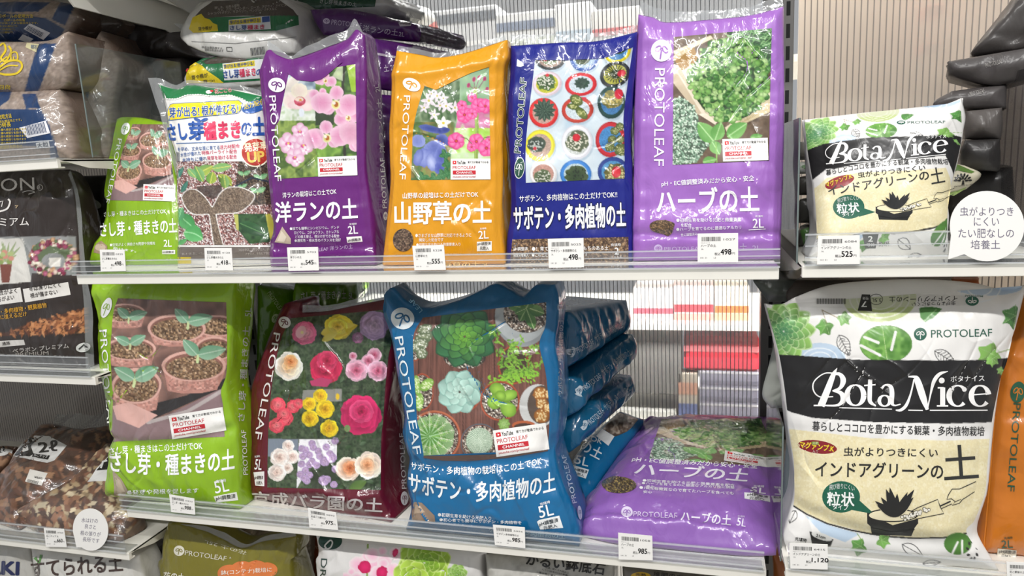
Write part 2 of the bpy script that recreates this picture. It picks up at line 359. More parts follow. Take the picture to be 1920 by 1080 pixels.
# ------------------------------------------------------------------ filled bags
def proj(p):
    c = (np.asarray(p) - CAM) @ R
    return np.stack([960 + F * c[:, 0] / c[:, 2], 540 + F * c[:, 1] / c[:, 2]], 1)
def coons(L, Rr, B, T, nu, nv):
    L, Rr, B, T = resample(L, nv), resample(Rr, nv), resample(B, nu), resample(T, nu)
    u = np.linspace(0, 1, nu)[None, :, None]; v = np.linspace(0, 1, nv)[:, None, None]
    return ((1 - v) * B[None] + v * T[None] + (1 - u) * L[:, None] + u * Rr[:, None]
            - (1 - u) * (1 - v) * B[0] - u * (1 - v) * B[-1] - (1 - u) * v * T[0] - u * v * T[-1])
class Bag:
    """A filled film bag: front panel outlined in its own plane, puffed and creased; gussets run back to a rear panel."""
    def __init__(s, name, label, cat, left, right, Y, top=None, bottom=None, depth=.05, puff=.012, rnd=.035, col='#888888', mat=None,
                 zbase=None, seed=0, wr=.0012, taper=.85, res=.0024, group=None, back=None, folds=(), cv=None, side_col=None, belly=0.0, parent_part='pouch', inset=0.0):
        s.name, s.mat, s.seed, s.wr, s.puff, s.rnd, s.belly = name, mat or M_PRINT, seed, wr, puff, rnd, belly
        s.crease = .0017 if (mat is None and depth > .04 and back is None) else 0
        top = top or [left[-1], right[-1]]; bottom = bottom or [left[0], right[0]]
        O, br, tl = P(*left[0], Y[0]), P(*right[0], Y[1]), P(*left[-1], Y[2])
        e1 = br - O; e1 /= np.linalg.norm(e1); n = np.cross(e1, tl - O); n /= np.linalg.norm(n)
        if n @ (CAM - O) < 0: n = -n
        s.O, s.e1, s.n = O, e1, n; s.e2 = np.cross(n, e1)
        if s.e2 @ (tl - O) < 0: s.e2 = -s.e2
        loc = lambda pl: s.plane(np.asarray(pl, float), 0)[0]
        s.L, s.Rr, s.T, s.B = loc(left), loc(right), loc(top), loc(bottom)
        if zbase is not None:                       # nothing reaches below the board it stands on
            up = s.e2[2]
            for q in (s.L, s.Rr, s.B):
                low = (zbase + .0012 - O[2] - q[:, 0] * e1[2]) / up
                q[:, 1] = np.maximum(q[:, 1], low) if q is not s.B else np.where(q[:, 1] < low + .03, low, q[:, 1])
            s.L[0] = s.B[0]; s.Rr[0] = s.B[-1]
        s.sides = [resample(q, 24) for q in (s.L, s.Rr, s.T, s.B)]
        s.folds = [(loc(pl), w, a) for pl, w, a in folds]
        s.dirn = np.array(back, float) if back is not None else np.array([-n[0], -n[1], 0])
        s.dirn /= np.linalg.norm(s.dirn)
        w_ = np.linalg.norm(s.B[-1] - s.B[0]); h_ = np.linalg.norm(s.L[-1] - s.L[0]); s.size = (w_, h_)
        s.depth, s.taper = depth, taper
        nu = max(8, int(max(w_, np.linalg.norm(s.T[-1] - s.T[0])) / res)); nv = max(8, int(max(h_, np.linalg.norm(s.Rr[-1] - s.Rr[0])) / res))
        g = coons(s.L, s.Rr, s.B, s.T, nu, nv).reshape(-1, 2)
        front = s.at(g)
        vv = np.repeat(np.linspace(0, 1, nv), nu); uu = np.tile(np.linspace(0, 1, nu), nv)
        dep = (depth * (1 - taper * vv ** 2.2))[:, None]
        bh = s.H(g, wr=.4)[:, None] * .7
        ins = inset * dep * np.abs(2 * uu - 1)[:, None]
        flat = s.at(g, 0, flat=True)
        bk = flat + s.dirn * (dep + bh) - (s.e1 * np.sign(uu - .5)[:, None] * ins)
        loop = np.r_[np.arange(nu), (np.arange(1, nv) * nu + nu - 1), ((nv - 1) * nu + np.arange(nu - 2, -1, -1)), (np.arange(nv - 2, 0, -1) * nu)]
        V = [front, bk]; idx = np.arange(nu * nv).reshape(nv, nu)
        Fq = np.stack([idx[:-1, :-1], idx[:-1, 1:], idx[1:, 1:], idx[1:, :-1]], -1).reshape(-1, 4)
        Fc = [Fq, Fq[:, ::-1] + nu * nv]; base = 2 * nu * nv; prev = loop; K = 7 if depth > .006 else 1
        for k in range(1, K + 1):
            if k == K: cur = loop + nu * nv
            else:
                t = k / K; p = front[loop] * (1 - t) + bk[loop] * t
                p = p + (s.e1 * np.sign(uu[loop] - .5)[:, None]) * (vn(vv[loop] * 9 + t * 2, np.full(len(loop), t * 2.5 + seed), seed)[:, None] * .0022 * min(1, depth / .03)) * ((uu[loop] < .01) | (uu[loop] > .99))[:, None]
                V.append(p); cur = base + np.arange(len(loop)); base += len(loop)
            a, b = prev, np.roll(prev, -1); c, d = cur, np.roll(cur, -1)
            Fc.append(np.stack([b, a, c, d], 1)); prev = cur
        V = np.vstack(V); Fc = np.vstack(Fc)
        if zbase is not None: V[:, 2] = np.maximum(V[:, 2], zbase + .0008)
        if n @ np.cross(e1, s.e2) < 0: Fc = Fc[:, ::-1]
        colr = np.broadcast_to(lin(col), V.shape).copy()
        if side_col is not None: colr[nu * nv:] = lin(side_col)
        if cv is not None: colr[:nu * nv] = cv.sample(proj(front))
        s.loc = s.O + s.e1 * w_ / 2 + s.dirn * depth / 2
        s.root = empty(name, s.loc); tag(s.root, label, cat, group)
        s.parts = {}; s.k = (1., 0., 0.)
        s.add(parent_part, V, Fc, colr, s.mat, smooth=True)
        s.bodyV = V; s.art = {}
        s._surf = (g, front)
    def add(s, name, V, Fc, col, mat, parent=None, smooth=False):
        o = mesh_obj(name, np.asarray(V) - s.loc, Fc, mat, parent or s.root, col, smooth); s.parts[name] = o
        return o
    def H(s, ab, wr=1.0):
        d = [segdist(ab, q) for q in s.sides]
        sm = sum((x + 1e-5) ** -4. for x in d) ** -.25
        t = np.clip(sm / s.rnd, 0, 1); h = s.puff * (1 - (1 - t) ** 2) ** .8
        if s.belly:
            yb = np.clip(ab[:, 1] / s.size[1], 0, 1); h = h * (1 + s.belly * (1 - yb) * np.sin(np.pi * np.clip(yb * 1.3, 0, 1)))
        if wr and s.wr:
            a, b, q = ab[:, 0], ab[:, 1], s.seed; e = np.clip(sm / .014, 0, 1); A = s.wr * wr
            wx = a + .012 * vn(a / .05, b / .05, q + 7); wy = b + .012 * vn(a / .05, b / .05, q + 8)
            h = h + A * e * 1.6 * vn(wx / .06, wy / .05, q)
            r1 = (1 - np.abs(vn((wx + .6 * wy) / .035, (wy - .5 * wx) / .09, q + 1))) ** 7
            r2 = (1 - np.abs(vn((wx - .8 * wy) / .03, (wy + .7 * wx) / .085, q + 2))) ** 8
            gate = np.clip(vn(a / .07, b / .07, q + 3) * 1.6 + .35, 0, 1)
            h = h + A * e * gate * (1.5 * r1 - 1.2 * r2)
            h = h + A * e * .45 * vn(wx / .016, wy / .02, q + 4)
            nt = np.exp(-(d[2] / .03)) * vn(a / .011, b / .06, q + 5) + np.exp(-(d[3] / .03)) * vn(a / .012, b / .06, q + 6)
            ns = np.exp(-(np.minimum(d[0], d[1]) / .022)) * vn(a / .05, b / .012, q + 9)
            h = h + A * e * 1.3 * (nt + ns)
        if s.crease:                                # welded side seams stand up as a thin ridge just inside both edges
            ds = np.minimum(d[0], d[1]); h = h + s.crease * np.exp(-((ds - .0085) / .0021) ** 2) * np.clip(np.minimum(d[2], d[3]) / .02, 0, 1)
        for pl, w, am in s.folds:
            h = h + am * np.exp(-(segdist(ab, pl) / w) ** 2)
        return h
    def ins(s, ab):
        return inside(ab[:, 0], ab[:, 1], np.vstack([s.L, s.T[1:], s.Rr[::-1][1:], s.B[::-1][1:]]))
    def at(s, ab, eps=0., flat=False):
        h = np.zeros(len(ab)) if flat else s.H(ab)
        return s.O + ab[:, :1] * s.e1 + ab[:, 1:2] * s.e2 + (h + eps)[:, None] * s.n
    def plane(s, px, off):
        d = rays(px); t = ((s.O - CAM) @ s.n + off) / (d @ s.n); p = CAM + d * t[:, None] - s.O
        return np.stack([p @ s.e1, p @ s.e2], 1), t
    def ab(s, px):
        off = 0.
        for _ in range(4):
            ab, _t = s.plane(px, off); off = .5 * off + .5 * s.H(ab) if np.ndim(off) else s.H(ab)
        return s.plane(px, off)[0]
    def onto(s, px, eps):
        return s.at(s.ab(np.asarray(px, float)), eps)
    def onto_side(s, px, eps):                       # right-hand gusset
        m = s.Rr[:, 1].argsort(); q = s.Rr[m]; d = rays(px); a0 = np.full(len(d), q[:, 0].mean())
        nn = np.cross(s.dirn, s.e2); nn /= np.linalg.norm(nn)
        if nn @ s.e1 < 0: nn = -nn
        for _ in range(6):
            pl = s.O + a0[:, None] * s.e1
            t = ((pl - CAM) @ nn) / (d @ nn) if nn.ndim == 1 else 0
            p = CAM + d * t[:, None]; rel = p - s.O
            # split into along-depth and along-height
            b = rel @ s.e2 - (rel @ s.dirn) * (s.dirn @ s.e2); a0 = np.interp(b, q[:, 1], q[:, 0])
        return p + nn * (eps + .0014)
    # ---- print: every shape is drawn at its photo position and laid onto the film
    def shape(s, V, T, col, part='lettering', lift=1, side=False, split=5.0):
        V = np.asarray(V, float)[:, :2] / s.k[0] + np.array(s.k[1:])
        V, T = splitT(V, T, split)
        f = s.onto_side if side else s.onto
        W = f(V, .00028 * lift + .0002)
        s.art.setdefault(part, []).append((W, T, np.broadcast_to(lin(col), W.shape)))
    def text(s, body, x0, y0, x1, y1, h, col='#ffffff', w=0.012, part='lettering', lift=2, side=False, slant=0, edge=None, ew=.05, arc=0):
        if edge is not None:
            V, T = text2d(body, x0, y0, x1, y1, h, ew, slant, arc); s.shape(V, T, edge, part, lift, side)
            lift = lift + 1
        V, T = text2d(body, x0, y0, x1, y1, h, w, slant, arc); s.shape(V, T, col, part, lift, side)
    def poly(s, pts, col, part='lettering', lift=1, side=False):
        pts = np.asarray(pts, float)
        T = [t for t in tessellate_polygon([[(x, y, 0) for x, y in pts]])]
        s.shape(pts, T, col, part, lift, side)
    def disc(s, cx, cy, r, col, ry=None, part='lettering', lift=1, rot=0, n=28, side=False):
        ry = ry or r; t = np.linspace(0, 2 * np.pi, n, endpoint=False); c, q = math.cos(rot), math.sin(rot)
        s.poly(np.stack([cx + r * np.cos(t) * c - ry * np.sin(t) * q, cy + r * np.cos(t) * q + ry * np.sin(t) * c], 1), col, part, lift, side)
    def line(s, pts, w, col, part='lettering', lift=2, side=False):
        V, T = ribbon(pts, w); s.shape(V, T, col, part, lift, side)
    def box(s, x0, y0, x1, y1, h, col, part='lettering', lift=1):     # strip of height h over a baseline
        d = np.array([x1 - x0, y1 - y0], float); u = np.array([d[1], -d[0]]) / np.linalg.norm(d) * h
        a, b = np.array([x0, y0], float), np.array([x1, y1], float)
        s.poly([a, b, b + u, a + u], col, part, lift)
    def emblem(s, cx, cy, r, ry=None, rot=0, col='#ffffff', ink='#444444', part='emblem', side=False):   # disc with a two-leaf sprout
        ry = ry or r; s.disc(cx, cy, r, col, ry, part, 2, rot, side=side)
        c, q = math.cos(rot), math.sin(rot)
        M = lambda u, v: (cx + u * r * c - v * ry * q, cy + u * r * q + v * ry * c)
        for sg in (-1, 1):
            t = np.linspace(0, 2 * np.pi, 18)
            s.line([M(sg * (.33 + .27 * math.cos(a)), -.12 + .24 * math.sin(a) + .12 * math.cos(a)) for a in t], r * .13, ink, part, 3, side)
        s.line([M(0, .78), M(0, .1), M(0, -.05)], r * .13, ink, part, 3, side)
    def picture(s, Lp, Rp, cv, part='printed_photo', step=1.35, lift=.7, src=None):   # drawn photo between two edges (each top to bottom)
        Lp, Rp = (np.asarray(q, float) / s.k[0] + np.array(s.k[1:]) for q in (Lp, Rp))
        h = np.linalg.norm(np.diff(np.asarray(Lp, float), axis=0), axis=1).sum(); w = max(np.linalg.norm(np.asarray(Lp, float)[i] - np.asarray(Rp, float)[j]) for i, j in ((0, 0), (len(Lp) // 2, len(Rp) // 2)))
        nv, nu = int(h / step), int(w / step); A, B = resample(Lp, nv), resample(Rp, nv); u = np.linspace(0, 1, nu)[None, :, None]
        px = (A[:, None] * (1 - u) + B[:, None] * u).reshape(-1, 2)
        W = s.onto(px, .00028 * lift + .0002); idx = np.arange(nu * nv).reshape(nv, nu)
        Fq = np.stack([idx[:-1, :-1], idx[1:, :-1], idx[1:, 1:], idx[:-1, 1:]], -1).reshape(-1, 4)
        if src is not None:                          # the same picture at another size
            def follow(q, own):                      # knot by knot when both edges have the same number of points
                q = np.asarray(q, float) / cv.k[0] + np.array(cv.k[1:])
                if len(q) != len(own): return resample(q, nv)
                s = np.r_[0, np.cumsum(np.linalg.norm(np.diff(own, axis=0), axis=1))]; t = np.linspace(0, s[-1], nv)
                return np.stack([np.interp(t, s, q[:, i]) for i in (0, 1)], 1)
            A, B = follow(src[0], Lp), follow(src[1], Rp)
            px = (A[:, None] * (1 - u) + B[:, None] * u).reshape(-1, 2)
        s.art.setdefault(part, []).append((W, Fq, cv.sample(px)))
    def channel(s, x0, y0, x1, y1, h):              # the white video-channel sticker; (x0,y0)-(x1,y1) is its lower edge
        d = np.array([x1 - x0, y1 - y0], float); u = np.array([d[1], -d[0]]) / np.linalg.norm(d) * h; o = np.array([x0, y0], float)
        M = lambda a, b: o + a * d + b * u
        k = 'channel_sticker'; kl = 'channel_sticker/lettering'
        s.box(x0, y0, x1, y1, h, '#f4f2ee', k, 3)
        tx = lambda t, a0, b0, a1, hh, c, w=.012: s.text(t, *M(a0, b0), *M(a1, b0), hh * h, c, w, kl, 4)
        s.poly([M(.05, .74), M(.14, .74), M(.14, .9), M(.05, .9)], '#d8232a', kl, 4); s.poly([M(.082, .775), M(.118, .82), M(.082, .865)], '#ffffff', kl, 5)
        tx('YouTube', .16, .745, .37, .15, '#222222', .03); tx('育て方が動画でわかる', .43, .77, .95, .11, '#333333')
        tx('PROTOLEAF', .05, .5, .63, .16, '#c22330', .004)
        s.poly([M(.05, .24), M(.63, .24), M(.63, .43), M(.05, .43)], '#c22330', kl, 4)
        s.text('CHANNEL', *M(.14, .285), *M(.56, .285), .1 * h, '#ffffff', .02, kl, 5)
        tx('youtube.com/protoleaf', .05, .07, .63, .11, '#c22330')
    def seal(s, low, high, name='clear_seal', mat=None, wav=.0015, n=60):   # flat welded film above the fill, two layers thick
        A = resample(low, n); B = resample(high, n); rows = 7; V = []
        px = np.vstack([A * (1 - t) + B * t for t in np.linspace(0, 1, rows)])
        ab = s.plane(px, 0)[0]; base = s.O + ab[:, :1] * s.e1 + ab[:, 1:2] * s.e2
        tt = np.repeat(np.linspace(0, 1, rows), n)
        w = wav * (vn(ab[:, 0] / .02, ab[:, 1] / .05, s.seed + 20) + .5 * vn(ab[:, 0] / .008, ab[:, 1] / .03, s.seed + 21)) * (.4 + tt)
        W = base + s.n * (w + .0008)[:, None]
        idx = np.arange(rows * n).reshape(rows, n)
        Fq = np.stack([idx[:-1, :-1], idx[:-1, 1:], idx[1:, 1:], idx[1:, :-1]], -1).reshape(-1, 4)
        V2 = np.vstack([W, W - s.n * .0005]); F2 = np.vstack([Fq, Fq[:, ::-1] + rows * n])
        s.add(name, V2, F2, None, mat or M_CLEAR, smooth=True)
    def done(s, mat=None):
        mt = mat or s.mat
        for key in sorted(s.art, key=lambda k: (k.count('/'), k)):
            V, Fc, C, n = [], [], [], 0
            for W, T, c in s.art[key]:
                V.append(W); C.append(c); Fc += (np.asarray(T) + n).tolist(); n += len(W)
            par, _, nm = key.rpartition('/')
            o = s.add(nm, np.vstack(V), Fc, np.vstack(C), mt, s.parts.get(par) if par else None, smooth=True)
            s.parts[key] = o
        return s
def ribbon(pts, w):                # a line with width: pts in photo positions; w scalar or per point
    p = np.asarray(pts, float); w = np.broadcast_to(np.asarray(w, float), (len(p),)) / 2
    d = np.gradient(p, axis=0); d /= np.linalg.norm(d, axis=1)[:, None] + 1e-9; nrm = np.stack([-d[:, 1], d[:, 0]], 1)
    V = np.vstack([p + nrm * w[:, None], p - nrm * w[:, None]]); k = len(p); T = []
    for i in range(k - 1): T += [(i, i + 1, k + i + 1), (i, k + i + 1, k + i)]
    return V, T
# ------------------------------------------------------------------ shelving
def zat(x, y, Y): return P(x, y, Y)[2]
YU, YL = .745, .771                       # front edges of the upper and lower middle shelves
ZU = zat(143, 516.5, YU); ZL = zat(236.5, 955, YL)
XL = P(143, 517, YU)[0]; XR = P(1461, 501, YU)[0]     # the middle bay
YB = 1.13                                 # back panels
bm = MB().box(-3, 3, -2.2, 3.2, -.02, 0); o = bm.build('floor', solid('floor_vinyl', '#b9b4ab', .35)); o['kind'] = 'structure'

def shelf(label, x0, x1, y0, z, lip=.0125, group='painted metal shelves', arm=None):
    """Pressed steel tray: board, folded lips, two cantilever brackets. z is the top of the board."""
    r = empty('gondola_shelf', ((x0 + x1) / 2, YB - .02, z - lip)); tag(r, label, 'shelf', group)
    L = r.location
    b = MB()
    prof = [(y0, z), (YB - .012, z), (YB - .012, z - .004), (y0 + .006, z - .004), (y0 + .006, z - lip + .002), (y0 + .012, z - lip + .002), (y0 + .012, z - lip), (y0, z - lip)]
    b.prism(prof, x0, x1)
    o = b.build('tray', M_SHELF, None, bevel=.0009); o.data.transform(Matrix.Translation(-L)); o.parent = r
    for sx in (x0, x1 - .002):
        e = MB().plate([(sx, y0 + .001, z - .0002), (sx, YB - .014, z - .0002), (sx, YB - .014, z - .03), (sx, y0 + .05, z - lip)], (.002, 0, 0))
        o = e.build('end_flange', M_SHELF); o.data.transform(Matrix.Translation(-L)); o.parent = r
    for sx in (x0 + .006, x1 - .010):
        arm_ = arm and [(sx, yy, zz) for yy, zz in arm] + [(sx, YB - .008, z - .006), (sx, y0 + .03, z - .006)]
        e = MB().plate(arm_ or [(sx, y0 + .09, z - .012), (sx, y0 + .11, z - .022), (sx, YB - .06, z - .058), (sx, YB - .008, z - .07), (sx, YB - .008, z - .006), (sx, y0 + .09, z - .006)], (.003, 0, 0))
        o = e.build('bracket', M_SHELF); o.data.transform(Matrix.Translation(-L)); o.parent = r
    return r
def rail(label, x0, x1, y0, z, h=.027, parent_shelf=None):
    """Clear ticket rail clipped on the shelf front: upright face, thickened ledges, foot."""
    r = empty('price_rail', ((x0 + x1) / 2, y0, z)); tag(r, label, 'price rail', 'clear price rails')
    L = r.location
    b = MB().box(x0, x1, y0 - .0022, y0 - .0008, z + .0006, z + h)
    o = b.build('face', M_ACRYL); o.data.transform(Matrix.Translation(-L)); o.parent = r
    for zz, t in ((h - .0012, .0016), (h * .62, .0012), (h * .27, .0014), (.0012, .0016)):
        b = MB().box(x0, x1, y0 - .0040, y0 - .00225, z + zz - t / 2, z + zz + t / 2)
        o = b.build('ledge', M_LEDGE); o.data.transform(Matrix.Translation(-L)); o.parent = r
    b = MB().box(x0 + .001, x1 - .001, y0 - .0006, y0 + .022, z + .0006, z + .0016)
    o = b.build('foot', M_ACRYL); o.data.transform(Matrix.Translation(-L)); o.parent = r
    return r
shelf('middle white metal shelf carrying six upright soil bags in a row', XL, XR, YU, ZU)
shelf('lower middle white metal shelf carrying the five litre soil bags', P(237, 955, YL)[0], P(1437, 1075, YL)[0], YL, ZL)
rail('clear price rail along the shelf under the six upright bags', XL - .003, P(1462, 480, YU)[0], YU, ZU, zat(1300, 467, YU) - ZU)
rail('clear price rail along the lower middle shelf under the five litre bags', P(229, 950, YL)[0], P(1433, 1000, YL)[0], YL, ZL, .026)
# left bay
YLa, YLb, YLc = .762, .765, .772
XLa = P(107, 305, YLa)[0]; ZLa = zat(107, 298, YLa); XLb = P(178, 712, YLb)[0]; ZLb = zat(175, 707, YLb); XLc = P(241, 1040, YLc)[0]; ZLc = zat(240, 1037, YLc)
shelf('upper left white metal shelf under the blue banded grey bags', XLa - .9, XLa, YLa, ZLa)
shelf('middle left white metal shelf under the dark brown bark bag', XLb - .9, XLb, YLb, ZLb)
shelf('lower left white metal shelf under the clear bags of bark chips', XLc - .9, XLc, YLc, ZLc)
rail('clear price rail on the left shelf below the blue banded bags', XLa - .9, XLa + .002, YLa, ZLa, zat(100, 262, YLa) - ZLa)
rail('clear price rail on the left shelf below the dark brown bag', XLb - .9, XLb - .004, YLb, ZLb, zat(170, 668, YLb) - ZLb)
rail('clear price rail on the lower left shelf below the bark chips', XLc - .9, XLc - .002, YLc, ZLc, zat(235, 1002, YLc) - ZLc)
# right bay
XRa = P(1504, 505, YU)[0]; ZRa = zat(1504, 498.5, YU)
YRb = .735; XRb = P(1473, 1060, YRb)[0]; ZRb = zat(1480, 1066, YRb)
shelf('upper right white metal shelf under the small cream and white bag', XRa, XRa + .9, YU, ZRa)
shelf('lower right white metal shelf under the big black and cream bag', XRb, XRb + .9, YRb, ZRb)
rail('clear price rail on the right shelf below the small cream bag', P(1508, 490, YU)[0], XRa + .9, YU, ZRa, zat(1520, 437, YU) - ZRa)
rail('clear price rail on the lower right shelf below the big cream bag', P(1478, 1040, YRb)[0], XRb + .9, YRb, ZRb, zat(1480, 1016, YRb) - ZRb)
# shelves above the picture's top edge and base decks below it
ZT = zat(340, 75, .98)
def on_x(x, y, X):                # where the line of sight meets the upright plane X
    w = rays([(x, y)])[0]; p = CAM + w * (X / w[0]); return (p[1], p[2])
arm = [on_x(120, -22, XLa), on_x(146, 12, XLa), on_x(240, 37, XLa), on_x(318, 56, XLa), on_x(345, 78, XLa), on_x(362, 104, XLa)]
arm = [q for q in arm if q[0] < YB - .01]
shelf('topmost left white metal shelf, its bracket seen at the picture top', XLa - .9, XLa + .002, .72, max(q[1] for q in arm) + .045, lip=.014, arm=arm)
shelf('topmost middle white metal shelf seen from below above the white bags', XL, XR, .80, zat(310, -12, .98) + .03, lip=.02)
ZD = ZL - .335
shelf('base deck of the left bay under the white potting soil bags', XLc - .9, XLc, .70, ZD, lip=.06)
shelf('base deck of the middle bay under the olive and orchid bags', XL, P(1437, 1075, YL)[0], .70, ZD, lip=.06)

# slotted uprights, full height
def post(label, x, y, w, d, cols):
    r = empty('slotted_upright', (x, y, 0)); tag(r, label, 'shelf upright', 'slotted uprights')
    o = MB().box(-w / 2, w / 2, 0, d, 0, 2.1).build('column', M_POST, r, bevel=.0015)
    s_ = MB()
    for k in range(60):
        for cx in cols: s_.box(cx - .0026, cx + .0026, -.0004, .004, .32 + k * .0305, .32 + k * .0305 + .019)
    s_.build('slot', M_DARK, r)
    return r
yp = YB - .03
xp0, xp1 = P(1426, 650, yp)[0], P(1462, 650, yp)[0]; wp = xp1 - xp0 + .012
post('grey slotted upright between the middle bay and the right bay', (xp0 + xp1 + .012) / 2, yp, wp, .03, (-.006, .012))
post('grey slotted upright between the left bay and the middle bay', XL - .006, yp, .036, .03, (-.010, .010))
# ------------------------------------------------------------------ ribbed clear back panels and what stands behind them
def polycarb(name, tint, veil, veilcol, rough):
    mt = bpy.data.materials.new(name); mt.use_nodes = True; nt = mt.node_tree; nt.nodes.clear(); N = nt.nodes.new; Lk = nt.links.new
    out = N('ShaderNodeOutputMaterial'); rf = N('ShaderNodeBsdfRefraction'); rf.inputs['Color'].default_value = (*lin(tint), 1)
    rf.inputs['Roughness'].default_value = rough; rf.inputs['IOR'].default_value = 1.25
    df = N('ShaderNodeBsdfDiffuse'); df.inputs[0].default_value = (*lin(veilcol), 1)
    tl = N('ShaderNodeBsdfTranslucent'); tl.inputs[0].default_value = (*lin(veilcol), 1)
    m0 = N('ShaderNodeMixShader'); m0.inputs[0].default_value = .4
    m1 = N('ShaderNodeMixShader'); m1.inputs[0].default_value = veil
    gl = N('ShaderNodeBsdfGlossy'); gl.inputs['Roughness'].default_value = .12
    fr = N('ShaderNodeFresnel'); fr.inputs[0].default_value = 1.4; m2 = N('ShaderNodeMixShader')
    Lk(df.outputs[0], m0.inputs[1]); Lk(tl.outputs[0], m0.inputs[2]); Lk(rf.outputs[0], m1.inputs[1]); Lk(m0.outputs[0], m1.inputs[2])
    Lk(fr.outputs[0], m2.inputs[0]); Lk(m1.outputs[0], m2.inputs[1]); Lk(gl.outputs[0], m2.inputs[2]); Lk(m2.outputs[0], out.inputs[0])
    return mt
def panel(label, x0, x1, z0, z1, y, mt, mrib, pitch, rw):
    r = empty('back_panel', ((x0 + x1) / 2, y, z0)); tag(r, label, 'back panel', 'ribbed plastic back panels'); L = r.location
    o = MB().box(x0, x1, y, y + .004, z0, z1).build('sheet', mt); o.data.transform(Matrix.Translation(-L)); o.parent = r
    b = MB(); x = x0 + pitch
    while x < x1 - pitch:
        b.box(x - rw / 2, x + rw / 2, y - .0006, y - .0001, z0, z1); x += pitch
    o = b.build('ribs', mrib); o.data.transform(Matrix.Translation(-L)); o.parent = r
M_PC = polycarb('twin_wall_clear', '#f8f8f8', .16, '#e8e8e6', .12)
M_PCW = polycarb('twin_wall_warm', '#f2ebe2', .66, '#f0e6da', .2)
M_PCD = polycarb('twin_wall_shaded', '#b4b0ac', .6, '#b0aaa4', .2)  # same ribbed plastic, the left bay's shade put into its tint
M_RIB = clear('rib_clear', veil=.62, gloss=.8, rough=.15, veilcol='#d9d9d8')
M_RIBW = clear('rib_warm', veil=.6, gloss=.5, rough=.2, veilcol='#a49c95')
M_RIBD = clear('rib_shaded', veil=.4, gloss=.5, rough=.2, veilcol='#9a948e')  # ribs toned down to match that shade
xm0, xm1 = XL + .012, xp0 - .002
panel('ribbed clear plastic panel behind the middle bay, bright products showing through', xm0, xm1, .2, 2.0, YB, M_PC, M_RIB, .0064, .0013)
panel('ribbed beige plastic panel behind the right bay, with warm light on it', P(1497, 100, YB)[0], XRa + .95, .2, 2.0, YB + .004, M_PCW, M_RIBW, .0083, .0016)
panel('ribbed plastic panel behind the left bay, toned dark for the shade there', XLa - .95, XL - .022, .2, 2.0, YB, M_PCD, M_RIBD, .0066, .0012)

def thing_box(name, label, cat, x0, x1, y0, y1, z0, z1, c, group=None, bev=.002, bands=(), lid=None):
    r = empty(name, ((x0 + x1) / 2, (y0 + y1) / 2, z0)); tag(r, label, cat, group); L = r.location
    o = MB().box(x0, x1, y0, y1, z0, z1).build('carton', solid(name + '_card', c, .5), None, bevel=bev); o.data.transform(Matrix.Translation(-L)); o.parent = r
    for fa, fb, cc in bands:
        o = MB().box(x0 + .0005, x1 - .0005, y0 - .0006, y0 - .0001, z0 + (z1 - z0) * fa, z0 + (z1 - z0) * fb).build('printed_band', solid('band', cc, .5)); o.data.transform(Matrix.Translation(-L)); o.parent = r
    return r
YK = 1.27
def px_box(name, label, cat, px0, py0, px1, py1, c, dep=.12, Y=YK, **k):
    a, b = P(px0, py1, Y), P(px1, py0, Y)
    return thing_box(name, label, cat, a[0], b[0], Y, Y + dep, a[2], max(b[2], a[2] + .004), c, **k)
# shelf of the aisle behind
def back_board(label, py, Y=1.24, c='#e9e7e2', h=.012):
    z = zat(1300, py, Y)
    r = empty('gondola_shelf', (0, Y, z)); tag(r, label, 'shelf', 'shelves of the aisle behind')
    o = MB().box(-.78, .9, Y, Y + .3, z - h, z).build('tray', M_SHELF); o.data.transform(Matrix.Translation(-r.location)); o.parent = r
    return z
back_board('white shelf of the next aisle seen through the ribbed panel, with pink boxes', 609, h=.010)
back_board('white shelf of the next aisle just under the lavender boxes', 799, h=.02)
back_board('white shelf of the next aisle high behind the upright yellow and blue bags', 118, h=.012)
px_box('product_box', 'pale pink carton with a red band behind the ribbed panel', 'box', 1188, 540, 1262, 604, '#f0e4e0', bands=((.25, .42, '#d84a5c'), (.6, .95, '#f6efe9')), group='cartons on the next aisle')
px_box('product_box', 'white and red carton beside the pale pink one behind the panel', 'box', 1264, 536, 1338, 604, '#f3ded8', bands=((.28, .5, '#cc3340'), (.06, .25, '#e58a80')), group='cartons on the next aisle')
px_box('product_box', 'cream carton with an orange band behind the panel near the upright', 'box', 1340, 536, 1405, 604, '#f2e6d4', bands=((.26, .46, '#d8662a'), (.05, .24, '#e7a07a')), group='cartons on the next aisle')
for k, (y0, y1, lb) in enumerate(((698, 726, 'topmost of three flat lavender grey boxes behind the ribbed panel'), (728, 757, 'middle one of three flat lavender grey boxes behind the ribbed panel'), (759, 789, 'lowest of three flat lavender grey boxes behind the ribbed panel'))):
    px_box('flat_box', lb, 'box', 1312, y0, 1440, y1, '#a7a6b8', dep=.2, bands=((.86, .97, '#eeeef2'), (.2, .45, '#8c8b9c')), group='flat boxes on the next aisle')
px_box('red_net_bag', 'bright red packs on the next aisle behind the ribbed panel', 'pack', 1282, 628, 1425, 697, '#e8213c', dep=.1, bands=((.12, .4, '#f2495c'), (.55, .7, '#ff8a90')), bev=.012)
px_box('product_box', 'dull grey crate on the next aisle left of the red packs', 'box', 1120, 640, 1278, 735, '#8f8d88', dep=.1, group='cartons on the next aisle')
px_box('leaflet_rack', 'blue and cream leaflets left of the lavender boxes behind the panel', 'leaflet', 1272, 700, 1308, 786, '#c9bfae', dep=.03, bands=((.0, .35, '#6b78a8'), (.55, .8, '#d8a58c')))
px_box('product_box', 'white tray low behind the panel left of the leaflets', 'box', 1150, 772, 1268, 790, '#f4f4ee', dep=.1, group='cartons on the next aisle')
